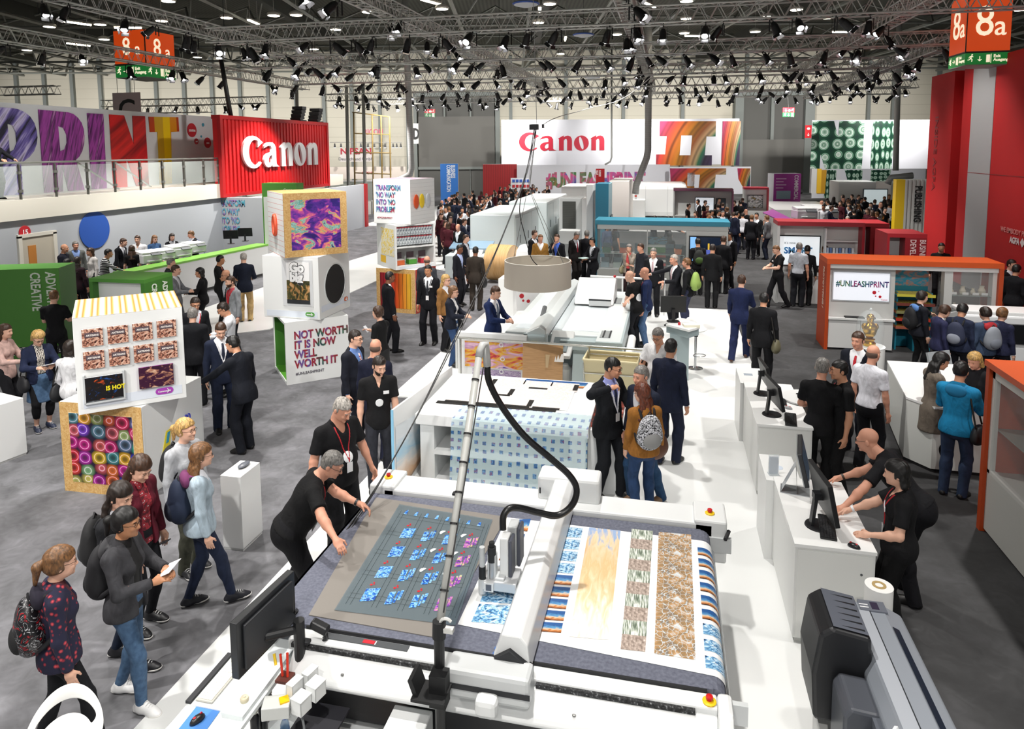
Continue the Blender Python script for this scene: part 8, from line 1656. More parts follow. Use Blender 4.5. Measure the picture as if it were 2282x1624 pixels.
t=thing('paper_roll','small white paper roll standing on end behind the dark printer','paper roll',(1.62,5.5,0));obj('stand',B().cyl((0,0,0),(0,0,.98),.04,M('#c9b27a'),n=12),t);obj('roll',B().lathe([(.05,.40),(.10,.40),(.10,1.16),(.05,1.16)],M('#f4f4f2',.5),n=28),t,smooth='auto');obj('core',B().lathe([(.03,.4),(.05,.4),(.05,1.165),(.03,1.165),(.03,1.05),(0,1.05)],M('#b59a66'),n=20),t)
t=thing('round_table','small round white table behind the man in the shirt with white back print','table',(*at(1795,885,1.0),0));obj('table_top',B().cyl((0,0,.98),(0,0,1.0),.32,white,n=36),t);obj('column',B().cyl((0,0,.02),(0,0,.98),.035,chm,n=14),t);obj('base',B().lathe([(0,0),(.22,0),(.22,.012),(.03,.03),(0,.03)],chm,n=28),t)
x,y=at(1792,880,1.0);t2=tag(obj('tablet',B().box((-.09,-.06,0),(.09,.06,.008),M('#1a1a1c',.25)),loc=(x,y,1.002),rz=20),'dark tablet lying on the small round table','tablet');
x,y=at(1806,668);shell_stool(x,y,120,'white stool beside the man in the pale shirt at the red topped booth',.8)
x,y=at(1760,500);shell_stool(x-1.5,y,30,'far white stool near the plum framed booth',.8)
# ---------------------------------------------------------------- the visitors
def facing(x,y,f):return math.degrees(math.atan2(-y,-x))-90+f          # f: 0 towards the viewer's stand, 90 to the right, 180 away
def near(info_xy,th,p,s):dx,dy=p[0]-info_xy[0],p[1]-info_xy[1];c,q=math.cos(-R(th)),math.sin(-R(th));return((dx*c-dy*q)/s,(dx*q+dy*c)/s,p[2]/s)
def P(hx,hy,h,f,label,lod=None,xy=None,hands=None,th=None,**k):
    x,y=xy or at(hx,hy,h*.985);th=facing(x,y,f)if th is None else th;d=math.hypot(x,y)
    if lod is None:lod=0 if d<10.5 else 1 if d<19 else 2 if d<29 else 3
    if hands:
        s=h/1.75
        for key,p in zip(('ra','la'),hands):
            if p:k[key]=near((x,y),th,p,s)
    on=.02 if(-4<x<1.9 and 2.2<y<11.5)or(-4.9<x<1.75 and 11.5<y<19.8)else 0.
    return person((x,y),th,label,h=h,lod=lod,z=on,**k)
def worn(info,name,label,cat,builder,off):
    """a bag carried by a person: its own thing, set at the carrier's back or side"""
    T,s=info['T'],info['s'];t=thing(name,label,cat);p=info['W'](T(*off));rc=info['Rc']
    m=Matrix([[*rc[0],0],[*rc[1],0],[*rc[2],0],[0,0,0,1]])
    rot=(info['wt'].to_3x3()@m.to_3x3()).to_4x4();t.matrix_world=Matrix.Translation(p)@rot@Matrix.Scale(s,4);builder(t);return t
def backpack(info,label,c1,c2=None,hgt=.44,m=None):
    def bld(t):
        m1=m or M(c1,.8);m2=M(c2 or c1,.8);v=Vol();v.ell((0,-.09,.0),(.155,.095,hgt/2),.05).ell((0,-.08,-.09),(.165,.11,.15),.06);obj('pack',netmesh('pack',[v.net(.014)],m1),t)
        v=Vol();v.ell((0,-.16,-.09),(.12,.065,.11),.03);obj('front_pocket',netmesh('front_pocket',[v.net(.013)],m2),t)
        for q in(1,-1):obj('strap',B().tube(smooth([(.085*q,-.03,.15),(.095*q,.03,.235),(.10*q,.115,.21),(.105*q,.15,.10),(.125*q,.12,-.03),(.14*q,.02,-.12),(.13*q,-.04,-.16)]),.020,M('#15151a',.8),6),t,smooth=True)
        obj('handle',B().tube([(-.03,-.08,hgt/2-.01),(0,-.08,hgt/2+.03),(.03,-.08,hgt/2-.01)],.009,M('#15151a'),5),t)
    return worn(info,'backpack',label,'backpack',bld,(0,-.10,.27))
def shoulder_bag(info,label,c,side=1,hgt=.26,z_=-.02,strap=True):
    def bld(t):
        v=Vol();v.ell((0,0,0),(.07,.16,hgt/2),.04).ell((0,0,-.04),(.075,.165,hgt*.36),.04);obj('bag',netmesh('bag',[v.net(.014)],M(c,.6)),t)
        obj('strap',B().tube(smooth([(0,-.12,hgt*.4),(-.09*side,-.07,.42-z_),(-.09*side,.03,.43-z_),(0,.12,hgt*.4)]),.011,M('#15120f',.6),6),t,smooth=True)
    return worn(info,'shoulder_bag',label,'bag',bld,(.24*side,.0,z_))
def held(info,side,name,label,cat,size,c,rx=-35,dz=.03,dy=.06,m=None):
    a=info['arms'][side][2];p=info['W'](Vector(a)+Vector((-.05*side if abs(a[0])>.03 else 0,dy,dz)));o=obj(name,B().box((-size[0]/2,-size[1]/2,0),(size[0]/2,size[1]/2,size[2]),m or M(c,.5)),label=label,cat=cat)
    o.matrix_world=Matrix.Translation(p)@info['wt'].to_3x3().to_4x4()@Matrix.Rotation(R(rx+35),4,'X');return o
BK='#121214';SU='#15161b';NV='#1a2135';RED='#b01c26'
flo=pm('cloth_dark_floral',lambda g:g.ramp(g.vor(g.uv(obj=True),25.),[(.14,'#c24a52'),(.26,'#8a2434'),(.40,'#1a1a34')]),.85);flr=pm('cloth_red_floral',lambda g:g.ramp(g.vor(g.uv(obj=True),26.),[(.14,'#e8d8d8'),(.24,'#8a2030'),(.5,'#a8323c'),(.7,'#5a1a24')]),.85)
zeb=pm('cloth_zebra',lambda g:g.ramp(g.wave(g.uv(obj=True),16.,9.,2,2.),[(.45,'#2a2624'),(.55,'#d9d2c8')]),.85);strp=pm('cloth_striped',lambda g:g.ramp(g.math('FRACT',g.math('MULTIPLY',g.xyz(g.uv(obj=True))[2],21.)),[(0,'#16161a'),(.62,'#c9c9c9')],True),.85)
fleck=pm('cloth_flecked',lambda g:g.ramp(g.noise(g.uv(obj=True),60.,3,1.),[(.46,'#1d1d22'),(.54,'#cfd0d6')]),.85);den=pm('cloth_denim',lambda g:g.ramp(g.noise(g.uv(obj=True),26.,3),[(.3,'#35506f'),(.7,'#4a6787')]),.85);tiem=pm('tie_striped',lambda g:g.ramp(g.wave(g.uv(obj=True),22.,direction='DIAGONAL'),[(.45,'#9a1f2c'),(.55,'#d8d8dc')]),.6)
walk=((.09,.24,5),(-.09,-.26,-3,.03));sneak=dict(sole='#e4e2de')
# front left: the school group
p=P(118,1232,1.62,92,'person in dark floral jacket with ponytail and glasses at the far lower left',top='open',patt=flo,shirt='#4a1c26',bot='skinny',bc='#15161a',hair='pony',hc='l',skin='p',fem=True,glasses=True,hood='#1a1626',feet=((.1,.22,5),(-.1,-.2,0)))
backpack(p,'black backpack with white scribbles on the person in dark floral jacket',BK,m=pm('pack_scribble',lambda g:g.ramp(g.noise(g.uv(obj=True),12.,2,2.),[(.485,'#131316'),(.5,'#c8c8cc'),(.515,'#131316'),(.62,'#131316'),(.66,'#a02028')])))
p=P(268,1140,1.66,58,'person in grey hoodie, blue jeans and white sneakers holding a leaflet',top='open',tc='#3b3b3e',shirt='#131315',bot='skinny',bpatt=den,hair='pony',hc='k',skin='o',fem=True,glasses=True,hood='#3b3b3e',ra='read',la='read',shoe='#e9e9e9',feet=((.12,.15,15),(-.1,-.16,-5)),**sneak)
backpack(p,'dark grey backpack on the person in grey hoodie','#1c1c20');held(p,-1,'leaflet','white leaflet held by the person in grey hoodie','paper',(.20,.11,.004),'#f0f0f4',-10)
p=P(252,1078,1.68,62,'person with long dark hair and black jacket behind the grey hoodie',top='jacket',tc='#1c1d20',bot='skinny',bc='#1d2638',hair='long',hc='d',skin='p',fem=True,head=(-15,20),shoe='#15151a',feet=((.1,.18,0),(-.1,-.12,0)),**sneak)
backpack(p,'black and grey backpack on the person with long dark hair','#1a1a1c','#33363a')
p=P(298,1014,1.72,42,'person in red flowered blouse and burgundy cardigan looking down',top='open',tc='#5a1a28',bot='skinny',bc='#17181d',shirt='#8a2430',hair='long',hc='b',skin='p',fem=True,head=(-5,28),shoe='#17171a',**sneak);strip_m=flr
p2=[c for c in p['root'].children if c.name.startswith('shirt')][0];p2.data.materials[0]=flr
held(p,-1,'phone','grey phone in the hand of the person in the red flowered blouse','phone',(.07,.14,.01),'#5a5e64',-10,-.10)
p=P(407,938,1.69,38,'person with blond hair and glasses in a light grey sweater',top='knit',tc='#a9abb0',bot='jeans',bc='#4a4c40',hair='pony',hc='y',skin='p',fem=True,glasses=True,head=(12,0),shoe='#17181c',**sneak)
backpack(p,'black backpack on the person in light grey sweater','#141417')
p=P(437,996,1.66,96,'person in pale denim jacket with purple hood and long brown hair',top='jacket',tc='#a4b4c0',bot='skinny',bc='#20283e',hair='long',hc='l',skin='p',fem=True,glasses=True,hood='#6a2f5a',shoe='#1c1d24',feet=((.1,.26,0),(-.08,-.14,0)),**sneak)
backpack(p,'dark blue backpack on the person in pale denim jacket','#18243c','#101a2c');held(p,-1,'wallet','brown wallet in the hand of the person in pale denim jacket','wallet',(.10,.14,.015),'#6a4226',-10,-.10)
# left middle
p=P(80,737,1.66,18,'person with curly blond hair, zebra top and denim skirt reading a tablet',top='open',tc='#1f2740',shirt='#d0c8c0',bot='crop',bc='#121215',skirt=(den,-.42),hair='curly',hc='y',skin='p',fem=True,fat=1.12,ra='read',la='read',head=(0,28),glasses=True,shoe='#1e2740',**sneak)
[c for c in p['root'].children if c.name.startswith('shirt')][0].data.materials[0]=zeb
held(p,-1,'tablet','white tablet held by the person in the zebra top','tablet',(.26,.18,.008),'#e4e6ea',-15);shoulder_bag(p,'black handbag at the side of the person in the zebra top','#15151a',1,.28,-.08)
P(118,650,1.80,160,'person in black polo with red lanyard seen from behind, left of the bakery pictures',lod=1,top='polo',tc=BK,bot='trousers',bc='#1a1a1c',hair='buzz',hc='l',skin='p',mark=True,lanyard=RED,ra='hold',la='hold')
p=P(5,726,1.68,55,'person in pink blouse cut off by the left edge',lod=1,top='knit',tc='#c9a9a0',bot='trousers',bc='#1a1a1e',hair='long',hc='b',skin='p',fem=True,ra='hold',la='hold')
p=P(152,764,1.62,140,'person in white blouse half hidden by the left tower',lod=1,top='knit',tc='#e4e4e6',bot='trousers',bc='#2a2a30',hair='bob',hc='d',skin='p',fem=True);shoulder_bag(p,'black tote bag of the person in white blouse','#1a1b1e',-1,.34,-.05)
P(490,718,1.80,14,'person in navy suit with white badge standing beside the left tower',top='suit',tc=NV,hair='short',hc='b',skin='p',tie='#1c2438',shirt='#eef0f4',lanyard='#e4e4e8',head=(-10,24),la='back',feet=((.11,.02,8),(-.11,-.02,-8)))
P(536,751,1.78,-138,'person in dark suit bending with one arm stretched to the left tower',top='suit',tc='#14171f',hair='short',hc='k',skin='m',shirt='#e4e6ec',lean=10,la=(-.35,.55,1.02),head=(15,18))
P(507,674,1.76,-95,'person in white shirt looking down behind the navy suit',top='shirt',tc='#e2e4ea',bot='trousers',bc='#2a2c34',hair='short',hc='d',skin='m',glasses=True,head=(0,28),ra='hold',la='hold',tuck=True)
P(433,664,1.76,12,'person in dark suit with glasses and red lanyard behind the left tower',top='suit',tc=SU,lanyard=RED,hair='short',hc='d',skin='m',glasses=True,head=(0,15))
P(428,690,1.76,172,'person in dark suit with grey hair seen from behind at the left tower',top='suit',tc='#17181d',hair='short',hc='g',skin='p')
P(517,617,1.76,-62,'bearded person in grey jacket with red lanyard',top='suit',tc='#8b8d92',bot='trousers',bc='#22242a',hair='short',hc='b',beard='b',skin='p',lanyard=RED,shirt='#a43a44')
P(506,603,1.74,-55,'balding person in black suit behind the bearded one in grey',top='suit',tc=BK,hair='bald',hc='d',skin='m',glasses=True)
P(487,571,1.80,78,'person in black polo with red lanyard facing the navy blazer',top='polo',tc=BK,bot='trousers',bc='#17181b',hair='short',hc='k',skin='o',lanyard=RED,ra='hold',la='hold',mark=True)
P(542,566,1.83,172,'grey haired person in navy blazer and sand coloured trousers',top='suit',tc='#171d2c',bot='trousers',bc='#b79a6a',hair='short',hc='w',skin='p',ra='front',la='front')
P(449,599,1.66,-100,'person in black dress with dark bobbed hair by the green counter',top='knit',tc='#131316',bot='trousers',bc='#131316',hair='bob',hc='k',skin='m',fem=True,ra='hold',la='hold')
P(387,593,1.78,72,'person in grey suit writing a note',top='suit',tc='#77797e',hair='short',hc='b',skin='p',ra='hold',la='hold');P(377,577,1.80,95,'grey haired person in black suit behind the grey suit',top='suit',tc=SU,hair='short',hc='g',skin='p')
# along the grey gallery wall
W=lambda hx,hy,h,f,lb,**k:P(hx,hy,h,f,lb,lod=1,**k)
W(140,546,1.78,62,'balding person in navy sweater near the wall door',top='knit',tc='#191c28',bot='trousers',bc='#1e2027',hair='bald',hc='d',skin='m');W(167,539,1.80,12,'grey haired person in grey blazer and blue shirt by the wall',top='suit',tc='#5a5d5a',shirt='#7a94c8',hair='short',hc='g',skin='r')
W(204,554,1.68,-65,'person with brown hair in white blouse beside the striped top',top='knit',tc='#d4d0cc',bc='#2a2a30',hair='bob',hc='b',skin='m',fem=True);W(228,556,1.74,82,'person in black and white striped top reaching over the counter',top='knit',patt=strp,bc='#1a1a1e',hair='short',hc='k',skin='m',lean=12,ra=(.2,.6,1.05))
W(264,531,1.82,58,'person in black suit with tie below the blue disc',top='suit',tc=SU,tie='#20242e',hair='short',hc='b',skin='p',lean=10,head=(0,15));W(307,526,1.82,-18,'person in white polo standing at the wall',top='polo',tc='#e2e3e6',bot='trousers',bc='#3a3f4c',hair='short',hc='b',skin='p')
W(293,549,1.66,172,'person in black t-shirt with brown hair before the white polo',top='tee',tc=BK,bot='jeans',bc='#22242c',hair='long',hc='b',skin='p',fem=True);W(343,526,1.70,28,'person with long fair hair in blue blouse by the printers',top='shirt',tc='#3f5f8a',bot='trousers',bc='#6a5f54',hair='long',hc='l',skin='p',fem=True,glasses=True)
W(382,522,1.68,22,'person in black jacket and grey scarf behind the printers',top='jacket',tc='#17171a',shirt='#a9abb0',hair='bob',hc='d',skin='p',fem=True);W(430,515,1.80,-82,'person in black suit with reddish hair beside the wall ring',top='suit',tc=SU,hair='short',hc='l',skin='r',head=(0,18),ra='hold',la='hold')
W(147,579,1.76,118,'person in maroon shirt with black hair in front of the wall door',top='tee',tc='#3a1420',bot='trousers',bc='#15161a',hair='short',hc='k',skin='o');W(170,575,1.66,150,'person with very long dark hair beside the maroon shirt',top='knit',tc='#2a1a20',bc='#15151a',hair='long',hc='d',skin='m',fem=True)
W(97,599,1.68,58,'person with curly ginger hair holding papers near the left edge',top='knit',tc='#1c1c20',bc='#22242c',hair='curly',hc='l',skin='p',fem=True,ra='hold',la='hold');W(72,602,1.80,98,'person in navy sweater with red collar at the green wall',top='knit',tc='#171d30',bc='#1a1a20',hair='short',hc='k',skin='m',lanyard=RED)
# around the cutting table
f1=at(700,1330);h1=(*at(846,1158,1.02),1.03);h2=(*at(778,1272,1.02),1.03)
P(0,0,1.78,78,'person in black polo with red lanyard bending over the cutting table',xy=(-3.37,5.62),th=-62,hands=(h2,h1),lean=31,top='tee',tc='#101012',bot='trousers',bc='#111114',hair='short',hc='g',skin='r',glasses=True,lanyard=RED,head=(-18,30),fat=1.22,belly=.5,watch=(-1,'#15161a'),feet=((.13,.08,5),(-.13,-.1,-5)),curl=.8,lod=0)
P(750,887,1.86,32,'heavy person in black t-shirt with lanyard behind the bending one',top='tee',tc='#121214',bot='trousers',bc='#131316',hair='short',hc='w',skin='r',lanyard=RED,fat=1.2,belly=.7,head=(10,30),disc=(0,.2,.055),ra=(.36,.06,.83),la=(-.36,.10,.83),curl=.7)
P(841,797,1.82,6,'bearded person in black polo with white disc and orange watch',top='polo',tc='#141416',bot='jeans',bc='#2a2c33',hair='short',hc='d',beard='d',skin='p',disc=(0,.22,.05),badge=-1,la='pocket',ra='down',watch=(-1,'#d8602c'),head=(18,18))
P(786,739,1.80,58,'person in dark suit with red tie and glasses',top='suit',tc='#171a24',shirt='#5f7fb8',tie=tiem,hair='short',hc='d',skin='p',glasses=True,fat=1.12,belly=.4);P(835,761,1.80,160,'bald person in navy suit seen from behind',top='suit',tc='#191d30',hair='bald',hc='b',skin='r')
p=P(846,686,1.70,-128,'person in black dress with short curly brown hair holding a phone',top='tee',tc='#0f0f11',bot='trousers',bc='#0f0f11',skirt=('#0f0f11',-.4),hair='curly',hc='b',skin='p',fem=True,ra='phone',la='down',watch=(1,'#e8e8e8'));held(p,1,'phone','pale phone held by the person in black dress','phone',(.07,.14,.01),'#c9ccd2',10)
P(864,608,1.82,105,'person in black suit with dark skin facing right before the folds picture',top='suit',tc='#121318',shirt='#f0f0f2',hair='short',hc='k',skin='d',fat=1.08,feet=((.1,.1,0),(-.1,-.1,0)))
P(955,592,1.86,-18,'tall person in black suit with tie and chest badge',top='suit',tc='#101116',shirt='#eceef2',tie='#1a1c24',badge=-1,hair='short',hc='k',skin='o',lanyard='#20242c',feet=((.12,.06,8),(-.12,.0,-5)))
P(990,616,1.72,55,'person with long blond hair in tan jacket',top='jacket',tc='#8a6236',bot='trousers',bc='#15151a',hair='long',hc='y',skin='p',fem=True,glasses=True);p=P(1006,642,1.68,68,'person in navy jacket and jeans holding a camera',top='open',tc='#171c28',shirt='#d4d4d4',bot='jeans',bc='#2c4468',hair='bob',hc='l',skin='p',fem=True,glasses=True,ra='hold',la='hold');shoulder_bag(p,'black shoulder bag of the person in navy jacket','#131316',-1,.26,-.05)
P(951,573,1.80,170,'bald person in grey suit seen from behind at the far tower',top='suit',tc='#3a3c42',hair='bald',hc='b',skin='r');p=P(1022,547,1.78,58,'person in dark suit holding papers beside the paper roll',top='suit',tc='#17181f',shirt='#a9b8e0',hair='short',hc='k',skin='d',glasses=True);held(p,-1,'papers','white papers in the hand of the person in dark suit by the paper roll','paper',(.2,.28,.01),'#ececf0',50,-.15)
P(1036,524,1.82,68,'brown haired person in dark suit behind the one with papers',top='suit',tc='#1a1c24',hair='short',hc='b',skin='p');p=P(1059,552,1.80,165,'person in brown suit seen from behind in front of the paper roll',top='suit',tc='#2f2823',hair='short',hc='k',skin='d');shoulder_bag(p,'black bag carried by the person in brown suit','#111114',1,.3,-.15)
P(1098,641,1.82,58,'person in bright navy suit at the left end of the flatbed printer',lod=1,top='suit',tc='#1b2a52',shirt='#f0f2f6',tie='#5a6a80',hair='short',hc='b',skin='p',ra='hold',la='hold',head=(0,18))
P(1189,514,1.86,58,'tall person in black suit behind the drum lamp',top='suit',tc='#14161c',hair='short',hc='b',skin='p');P(1204,524,1.78,8,'person in ochre jacket and white shirt behind the drum lamp',top='jacket',tc='#9a6f32',shirt='#f0f0f0',hair='short',hc='l',skin='r',fat=1.1);P(1242,523,1.80,-25,'person in black suit with blue shirt touching the chin',top='suit',tc='#15161b',shirt='#3a5fc0',tie='#2a48a0',hair='short',hc='b',skin='p',ra='chin')
P(1282,516,1.82,42,'person in dark suit with grey hair looking down by the teal pillar',top='suit',tc='#1a1616',hair='short',hc='g',skin='r',head=(0,28),tie='#8a2030');P(1307,515,1.82,160,'grey haired person in black suit seen from behind by the teal booth',top='suit',tc='#131318',hair='short',hc='g',skin='r');p=P(1322,531,1.76,-48,'person in black suit with glasses holding pale green papers',top='suit',tc='#101116',shirt='#e8eaf0',hair='short',hc='k',skin='m',glasses=True,lanyard='#20242c',ra='hold',la='hold');held(p,-1,'papers','pale green papers held by the person at the teal booth','paper',(.22,.3,.01),'#b8d0cc',-35)
p=P(1403,546,1.67,-20,'grey haired person in taupe jacket and coral top with hand at chin',top='open',tc='#8d8378',shirt='#c8484a',bot='trousers',bc='#2a1a1c',hair='bob',hc='g',skin='p',fem=True,ra='cross',la='chin');shoulder_bag(p,'olive shoulder bag of the person in taupe jacket','#8a8468',1,.26,0)
P(1430,544,1.80,-55,'balding person in dark shirt in front of the glass booth',top='shirt',tc='#22242c',bot='trousers',bc='#1c1d22',hair='short',hc='b',skin='r');P(1457,556,1.84,-12,'grey haired person in black suit with striped tie and badge',lod=1,top='suit',tc='#121318',shirt='#f0f0f2',tie=tiem,badge=-1,hair='short',hc='g',skin='p')
P(1506,571,1.84,-62,'white haired person in dark suit pointing across the printer',lod=1,top='suit',tc='#1a1b20',tie=tiem,shirt='#eef0f2',hair='short',hc='w',skin='r',ra=(.32,.6,1.22),la='hold');p=P(1534,579,1.78,-110,'person in dark sweater with a lime backpack beside the bar desk',lod=1,top='knit',tc='#17181c',bot='trousers',bc='#343850',hair='short',hc='l',skin='r');backpack(p,'lime green backpack of the person in dark sweater','#9ab860','#7f9a4a')
h1=(*at(1380,700,.93),.95);h2=(*at(1392,682,.93),.95)
P(0,0,1.78,-125,'bald person in black t-shirt leaning on the flatbed printer',xy=at(1416,778),hands=(h1,h2),lod=1,lean=13,top='tee',tc='#111113',bot='jeans',bc='#1c1d22',hair='none',skin='p',head=(20,15),disc=(.0,.2,.09,-1));P(1441,600,1.82,-100,'bald person in blue sweater with red collar at the flatbed printer',lod=1,top='knit',tc='#1f2c50',bot='jeans',bc='#4a6488',hair='none',skin='r',lanyard=RED)
# group in front of the blue screen
G_=lambda hx,hy,h,f,lb,**k:P(hx,hy,h,f,lb,**k)
G_(1492,518,1.70,150,'person in black t-shirt with long dark hair at the left of the screen group',top='tee',tc=BK,bot='trousers',bc=BK,hair='long',hc='k',skin='m',fem=True);G_(1535,530,1.70,172,'person in black dress with short black hair before the blue screen',top='knit',tc=BK,bc=BK,hair='bob',hc='k',skin='m',fem=True)
p=G_(1556,533,1.76,-170,'person with black hair carrying a black and lime backpack',top='knit',tc='#17171a',bc='#17171a',hair='short',hc='k',skin='m');backpack(p,'black backpack with lime seams in front of the blue screen','#1a1d1a','#3f5a24')
G_(1588,546,1.82,178,'person in black suit seen from behind in the middle of the screen group',top='suit',tc='#0e0f12',hair='short',hc='d',skin='m');G_(1612,528,1.80,168,'person in black suit with brown hair right of the screen group middle',top='suit',tc='#101014',hair='short',hc='b',skin='p');G_(1627,518,1.84,-38,'person in black suit facing the screen group from the right',top='suit',tc='#101014',hair='short',hc='k',skin='o')
P(1652,618,1.82,168,'person in bright navy suit walking away along the aisle',lod=0,top='suit',tc='#1c2547',hair='short',hc='b',skin='p',feet=walk,ra='hold',la='swing',shoe='#4a2a1c');p=P(1702,656,1.80,172,'person in black suit with a side bag walking away',lod=0,top='suit',tc='#101114',hair='short',hc='k',skin='m',mark=True);shoulder_bag(p,'olive side bag of the person in black suit walking away','#5a5640',1,.26,-.14)
G_(1641,472,1.82,118,'person in navy suit at the right end of the teal booth',top='suit',tc='#161b2e',hair='short',hc='k',skin='m');G_(1675,480,1.82,165,'person in black suit seen from behind beyond the teal booth',top='suit',tc='#101116',hair='short',hc='l',skin='p');G_(1687,475,1.82,-20,'person in dark suit with tie facing the one in black',top='suit',tc='#15161a',tie='#15161a',hair='short',hc='k',skin='m');G_(1711,481,1.80,-112,'person in grey jacket and dark jeans with hand at chin',top='jacket',tc='#5f6164',bot='jeans',bc='#22283a',hair='short',hc='l',skin='p',ra='chin')
G_(1457,482,1.80,100,'person in dark suit standing behind the teal booth, left one',top='suit',tc='#1a1e2c',hair='short',hc='d',skin='m');G_(1489,483,1.80,95,'person in dark suit reaching right behind the teal booth',top='suit',tc='#171a24',hair='short',hc='d',skin='m',ra='point');G_(1353,500,1.70,40,'person in blue blouse inside the teal glass booth',top='knit',tc='#3a4a6a',bc='#2a2a30',hair='bob',hc='k',skin='o',fem=True);G_(1372,498,1.72,120,'person with brown hair and dark top inside the teal glass booth',top='tee',tc='#2a2a30',bc='#22242c',hair='long',hc='b',skin='m',fem=True)
# group at the display table
p=P(1470,734,1.76,-18,'grey haired person in white polo with a brown bag',top='polo',tc='#e6e7ea',bot='trousers',bc='#22242a',hair='short',hc='g',skin='m',glasses=True,fat=1.15,belly=.6,head=(-5,20),ra='front');shoulder_bag(p,'brown bag under the arm of the person in white polo','#4a3826',1,.34,.1);held(p,1,'phone','dark phone held by the person in white polo','phone',(.07,.14,.01),'#2a2c30')
P(1493,764,1.80,155,'person in dark blue suit seen from behind beside the white polo',top='suit',tc='#1b2034',hair='short',hc='k',skin='m',feet=((.1,.05,5),(-.1,-.1,-5)));p=P(1434,822,1.80,-42,'grey haired person in navy blazer, jeans and brown suede shoes',top='suit',tc='#1c2233',bot='jeans',bc='#24405f',hair='short',hc='g',skin='r',shoe='#7a5f48',feet=((.12,.05,5),(-.12,-.22,5)));shoulder_bag(p,'brown leather bag of the person in navy blazer','#5a3420',-1,.3,-.12)
P(1356,802,1.85,48,'person in black suit with blue shirt raising a fist',top='suit',tc='#121419',shirt='#8f96d0',tie='#1c2440',hair='short',hc='k',skin='m',glasses=True,lanyard='#dfe2ea',ra=(.20,.22,1.46),la='hold',curl=1.3,head=(22,14),fat=1.08,belly=.3,feet=((.13,-.05,8),(-.12,.12,-8)))
p=P(1437,865,1.65,-158,'person with long red hair in tan leather jacket',top='jacket',tc='#8f5f28',bot='jeans',bc='#243a5c',hair='long',hc='r',skin='p',fem=True,la='pocket',glasses=True,head=(30,10));backpack(p,'black and white flecked backpack of the person in tan leather jacket','#888888',m=fleck)
# right side
p=P(1736,547,1.80,-62,'person in black polo looking at a phone while walking',lod=1,top='polo',tc=BK,bot='trousers',bc='#131316',hair='buzz',hc='l',skin='p',ra='hold',la='hold',feet=walk,badge=True,head=(0,25));P(1781,543,1.83,168,'person in pale grey shirt seen from behind at the red topped booth',lod=1,top='polo',tc='#b4b8c0',bot='trousers',bc='#1a1b20',hair='short',hc='g',skin='r',tuck=True);P(1798,545,1.78,175,'person in black top bending to the white screen',top='knit',tc=BK,bc=BK,hair='short',hc='k',skin='m',lean=25)
P(1915,742,1.82,-22,'person in dark suit with bright red tie by the trophy pillar',top='suit',tc='#141722',shirt='#eceef2',tie='#c01c2c',hair='short',hc='b',skin='r');P(1943,774,1.78,150,'bald person in white shirt seen from behind by the trophy pillar',top='polo',tc='#dfe0e8',bot='trousers',bc='#16171c',hair='bald',hc='b',skin='r',tuck=True)
P(1832,804,1.82,170,'grey haired person in black polo with white back print',top='polo',tc='#131315',bot='trousers',bc='#111113',hair='short',hc='g',skin='r',mark=True,ra='front',la='front',lanyard=RED);P(1879,808,1.80,-68,'dark haired person in black polo with red lanyard facing left',top='polo',tc='#131315',bot='trousers',bc='#111113',hair='short',hc='k',skin='m',lanyard=RED,la='down',ra='down')
h1=(*at(1872,1142,.98),1.0);h2=(*at(1848,1078,.98),1.0);
P(0,0,1.84,-75,'bald person in black polo with glasses leaning on the computer counter',xy=(2.38,7.28),th=60,hands=(h2,h1),lean=42,top='tee',tc='#16161a',bot='trousers',bc='#121216',hair='none',skin='r',glasses=True,lanyard=RED,head=(0,12),feet=((.12,.05,5),(-.12,-.1,-5)),watch=(1,'#3a2a20'),lod=0)
x_,y_=at(2013,1034,1.64);h1=(x_-.40,y_+.18,1.06);h2=(x_-.30,y_-.16,1.02)
P(2013,1034,1.66,-85,'person with dark bobbed hair and white badge at the computer counter',hands=(h1,h2),top='tee',tc='#131315',bot='trousers',bc='#101012',hair='bob',hc='k',skin='p',fem=True,fat=1.18,badge=-1,lanyard=RED,watch=(1,'#e4e4e6'),head=(-5,10),disc=(.03,.32,.06),lod=0)
p=P(2051,652,1.68,125,'schoolchild with dark hair and blue hood pointing into the glass case',lod=1,top='jacket',tc='#1a1c24',bot='skinny',bc='#17181c',hair='crop',hc='d',skin='p',hood='#5a84c0',la='point');backpack(p,'black backpack with a green tag on the child at the glass case','#15161a','#1c1e22')
P(2097,682,1.60,118,'schoolchild in purple blue jacket next to the backpack carrier',lod=1,top='jacket',tc='#2a2c4a',bc='#1c1d26',hair='crop',hc='b',skin='p',head=(0,25));p=P(2142,680,1.66,160,'schoolchild with black hair in navy padded jacket',lod=1,top='jacket',tc='#232a40',bc='#1a1b22',hair='crop',hc='k',skin='m',head=(0,25));backpack(p,'navy and silver backpack of the child in navy padded jacket','#2a3048','#8a8f9c')
p=P(2200,689,1.62,-140,'schoolchild with a red collar and grey blue jacket',lod=1,top='jacket',tc='#3a4860',bc='#1c1d26',hair='crop',hc='d',skin='p',hood='#b02c34');backpack(p,'grey backpack of the child with the red collar','#8a8f98','#7a7f8a');P(2232,690,1.60,155,'fair haired schoolchild in dark padded jacket at the right edge',lod=1,top='jacket',tc='#23263e',bc='#1c1d26',hair='crop',hc='l',skin='p')
P(2086,787,1.68,115,'person with long black hair in taupe coat by the white counter',top='coat',tc='#6f665c',bot='trousers',bc='#131316',hair='long',hc='k',skin='m',fem=True,ra='hold',la='hold',head=(0,25));p=P(2140,811,1.78,165,'person in bright blue jacket and jeans with a strap across the back',top='jacket',tc='#1c7fae',bot='jeans',bc='#2c3a54',hair='short',hc='k',skin='m',ra='hold',la='hold',hood='#1a76a4')
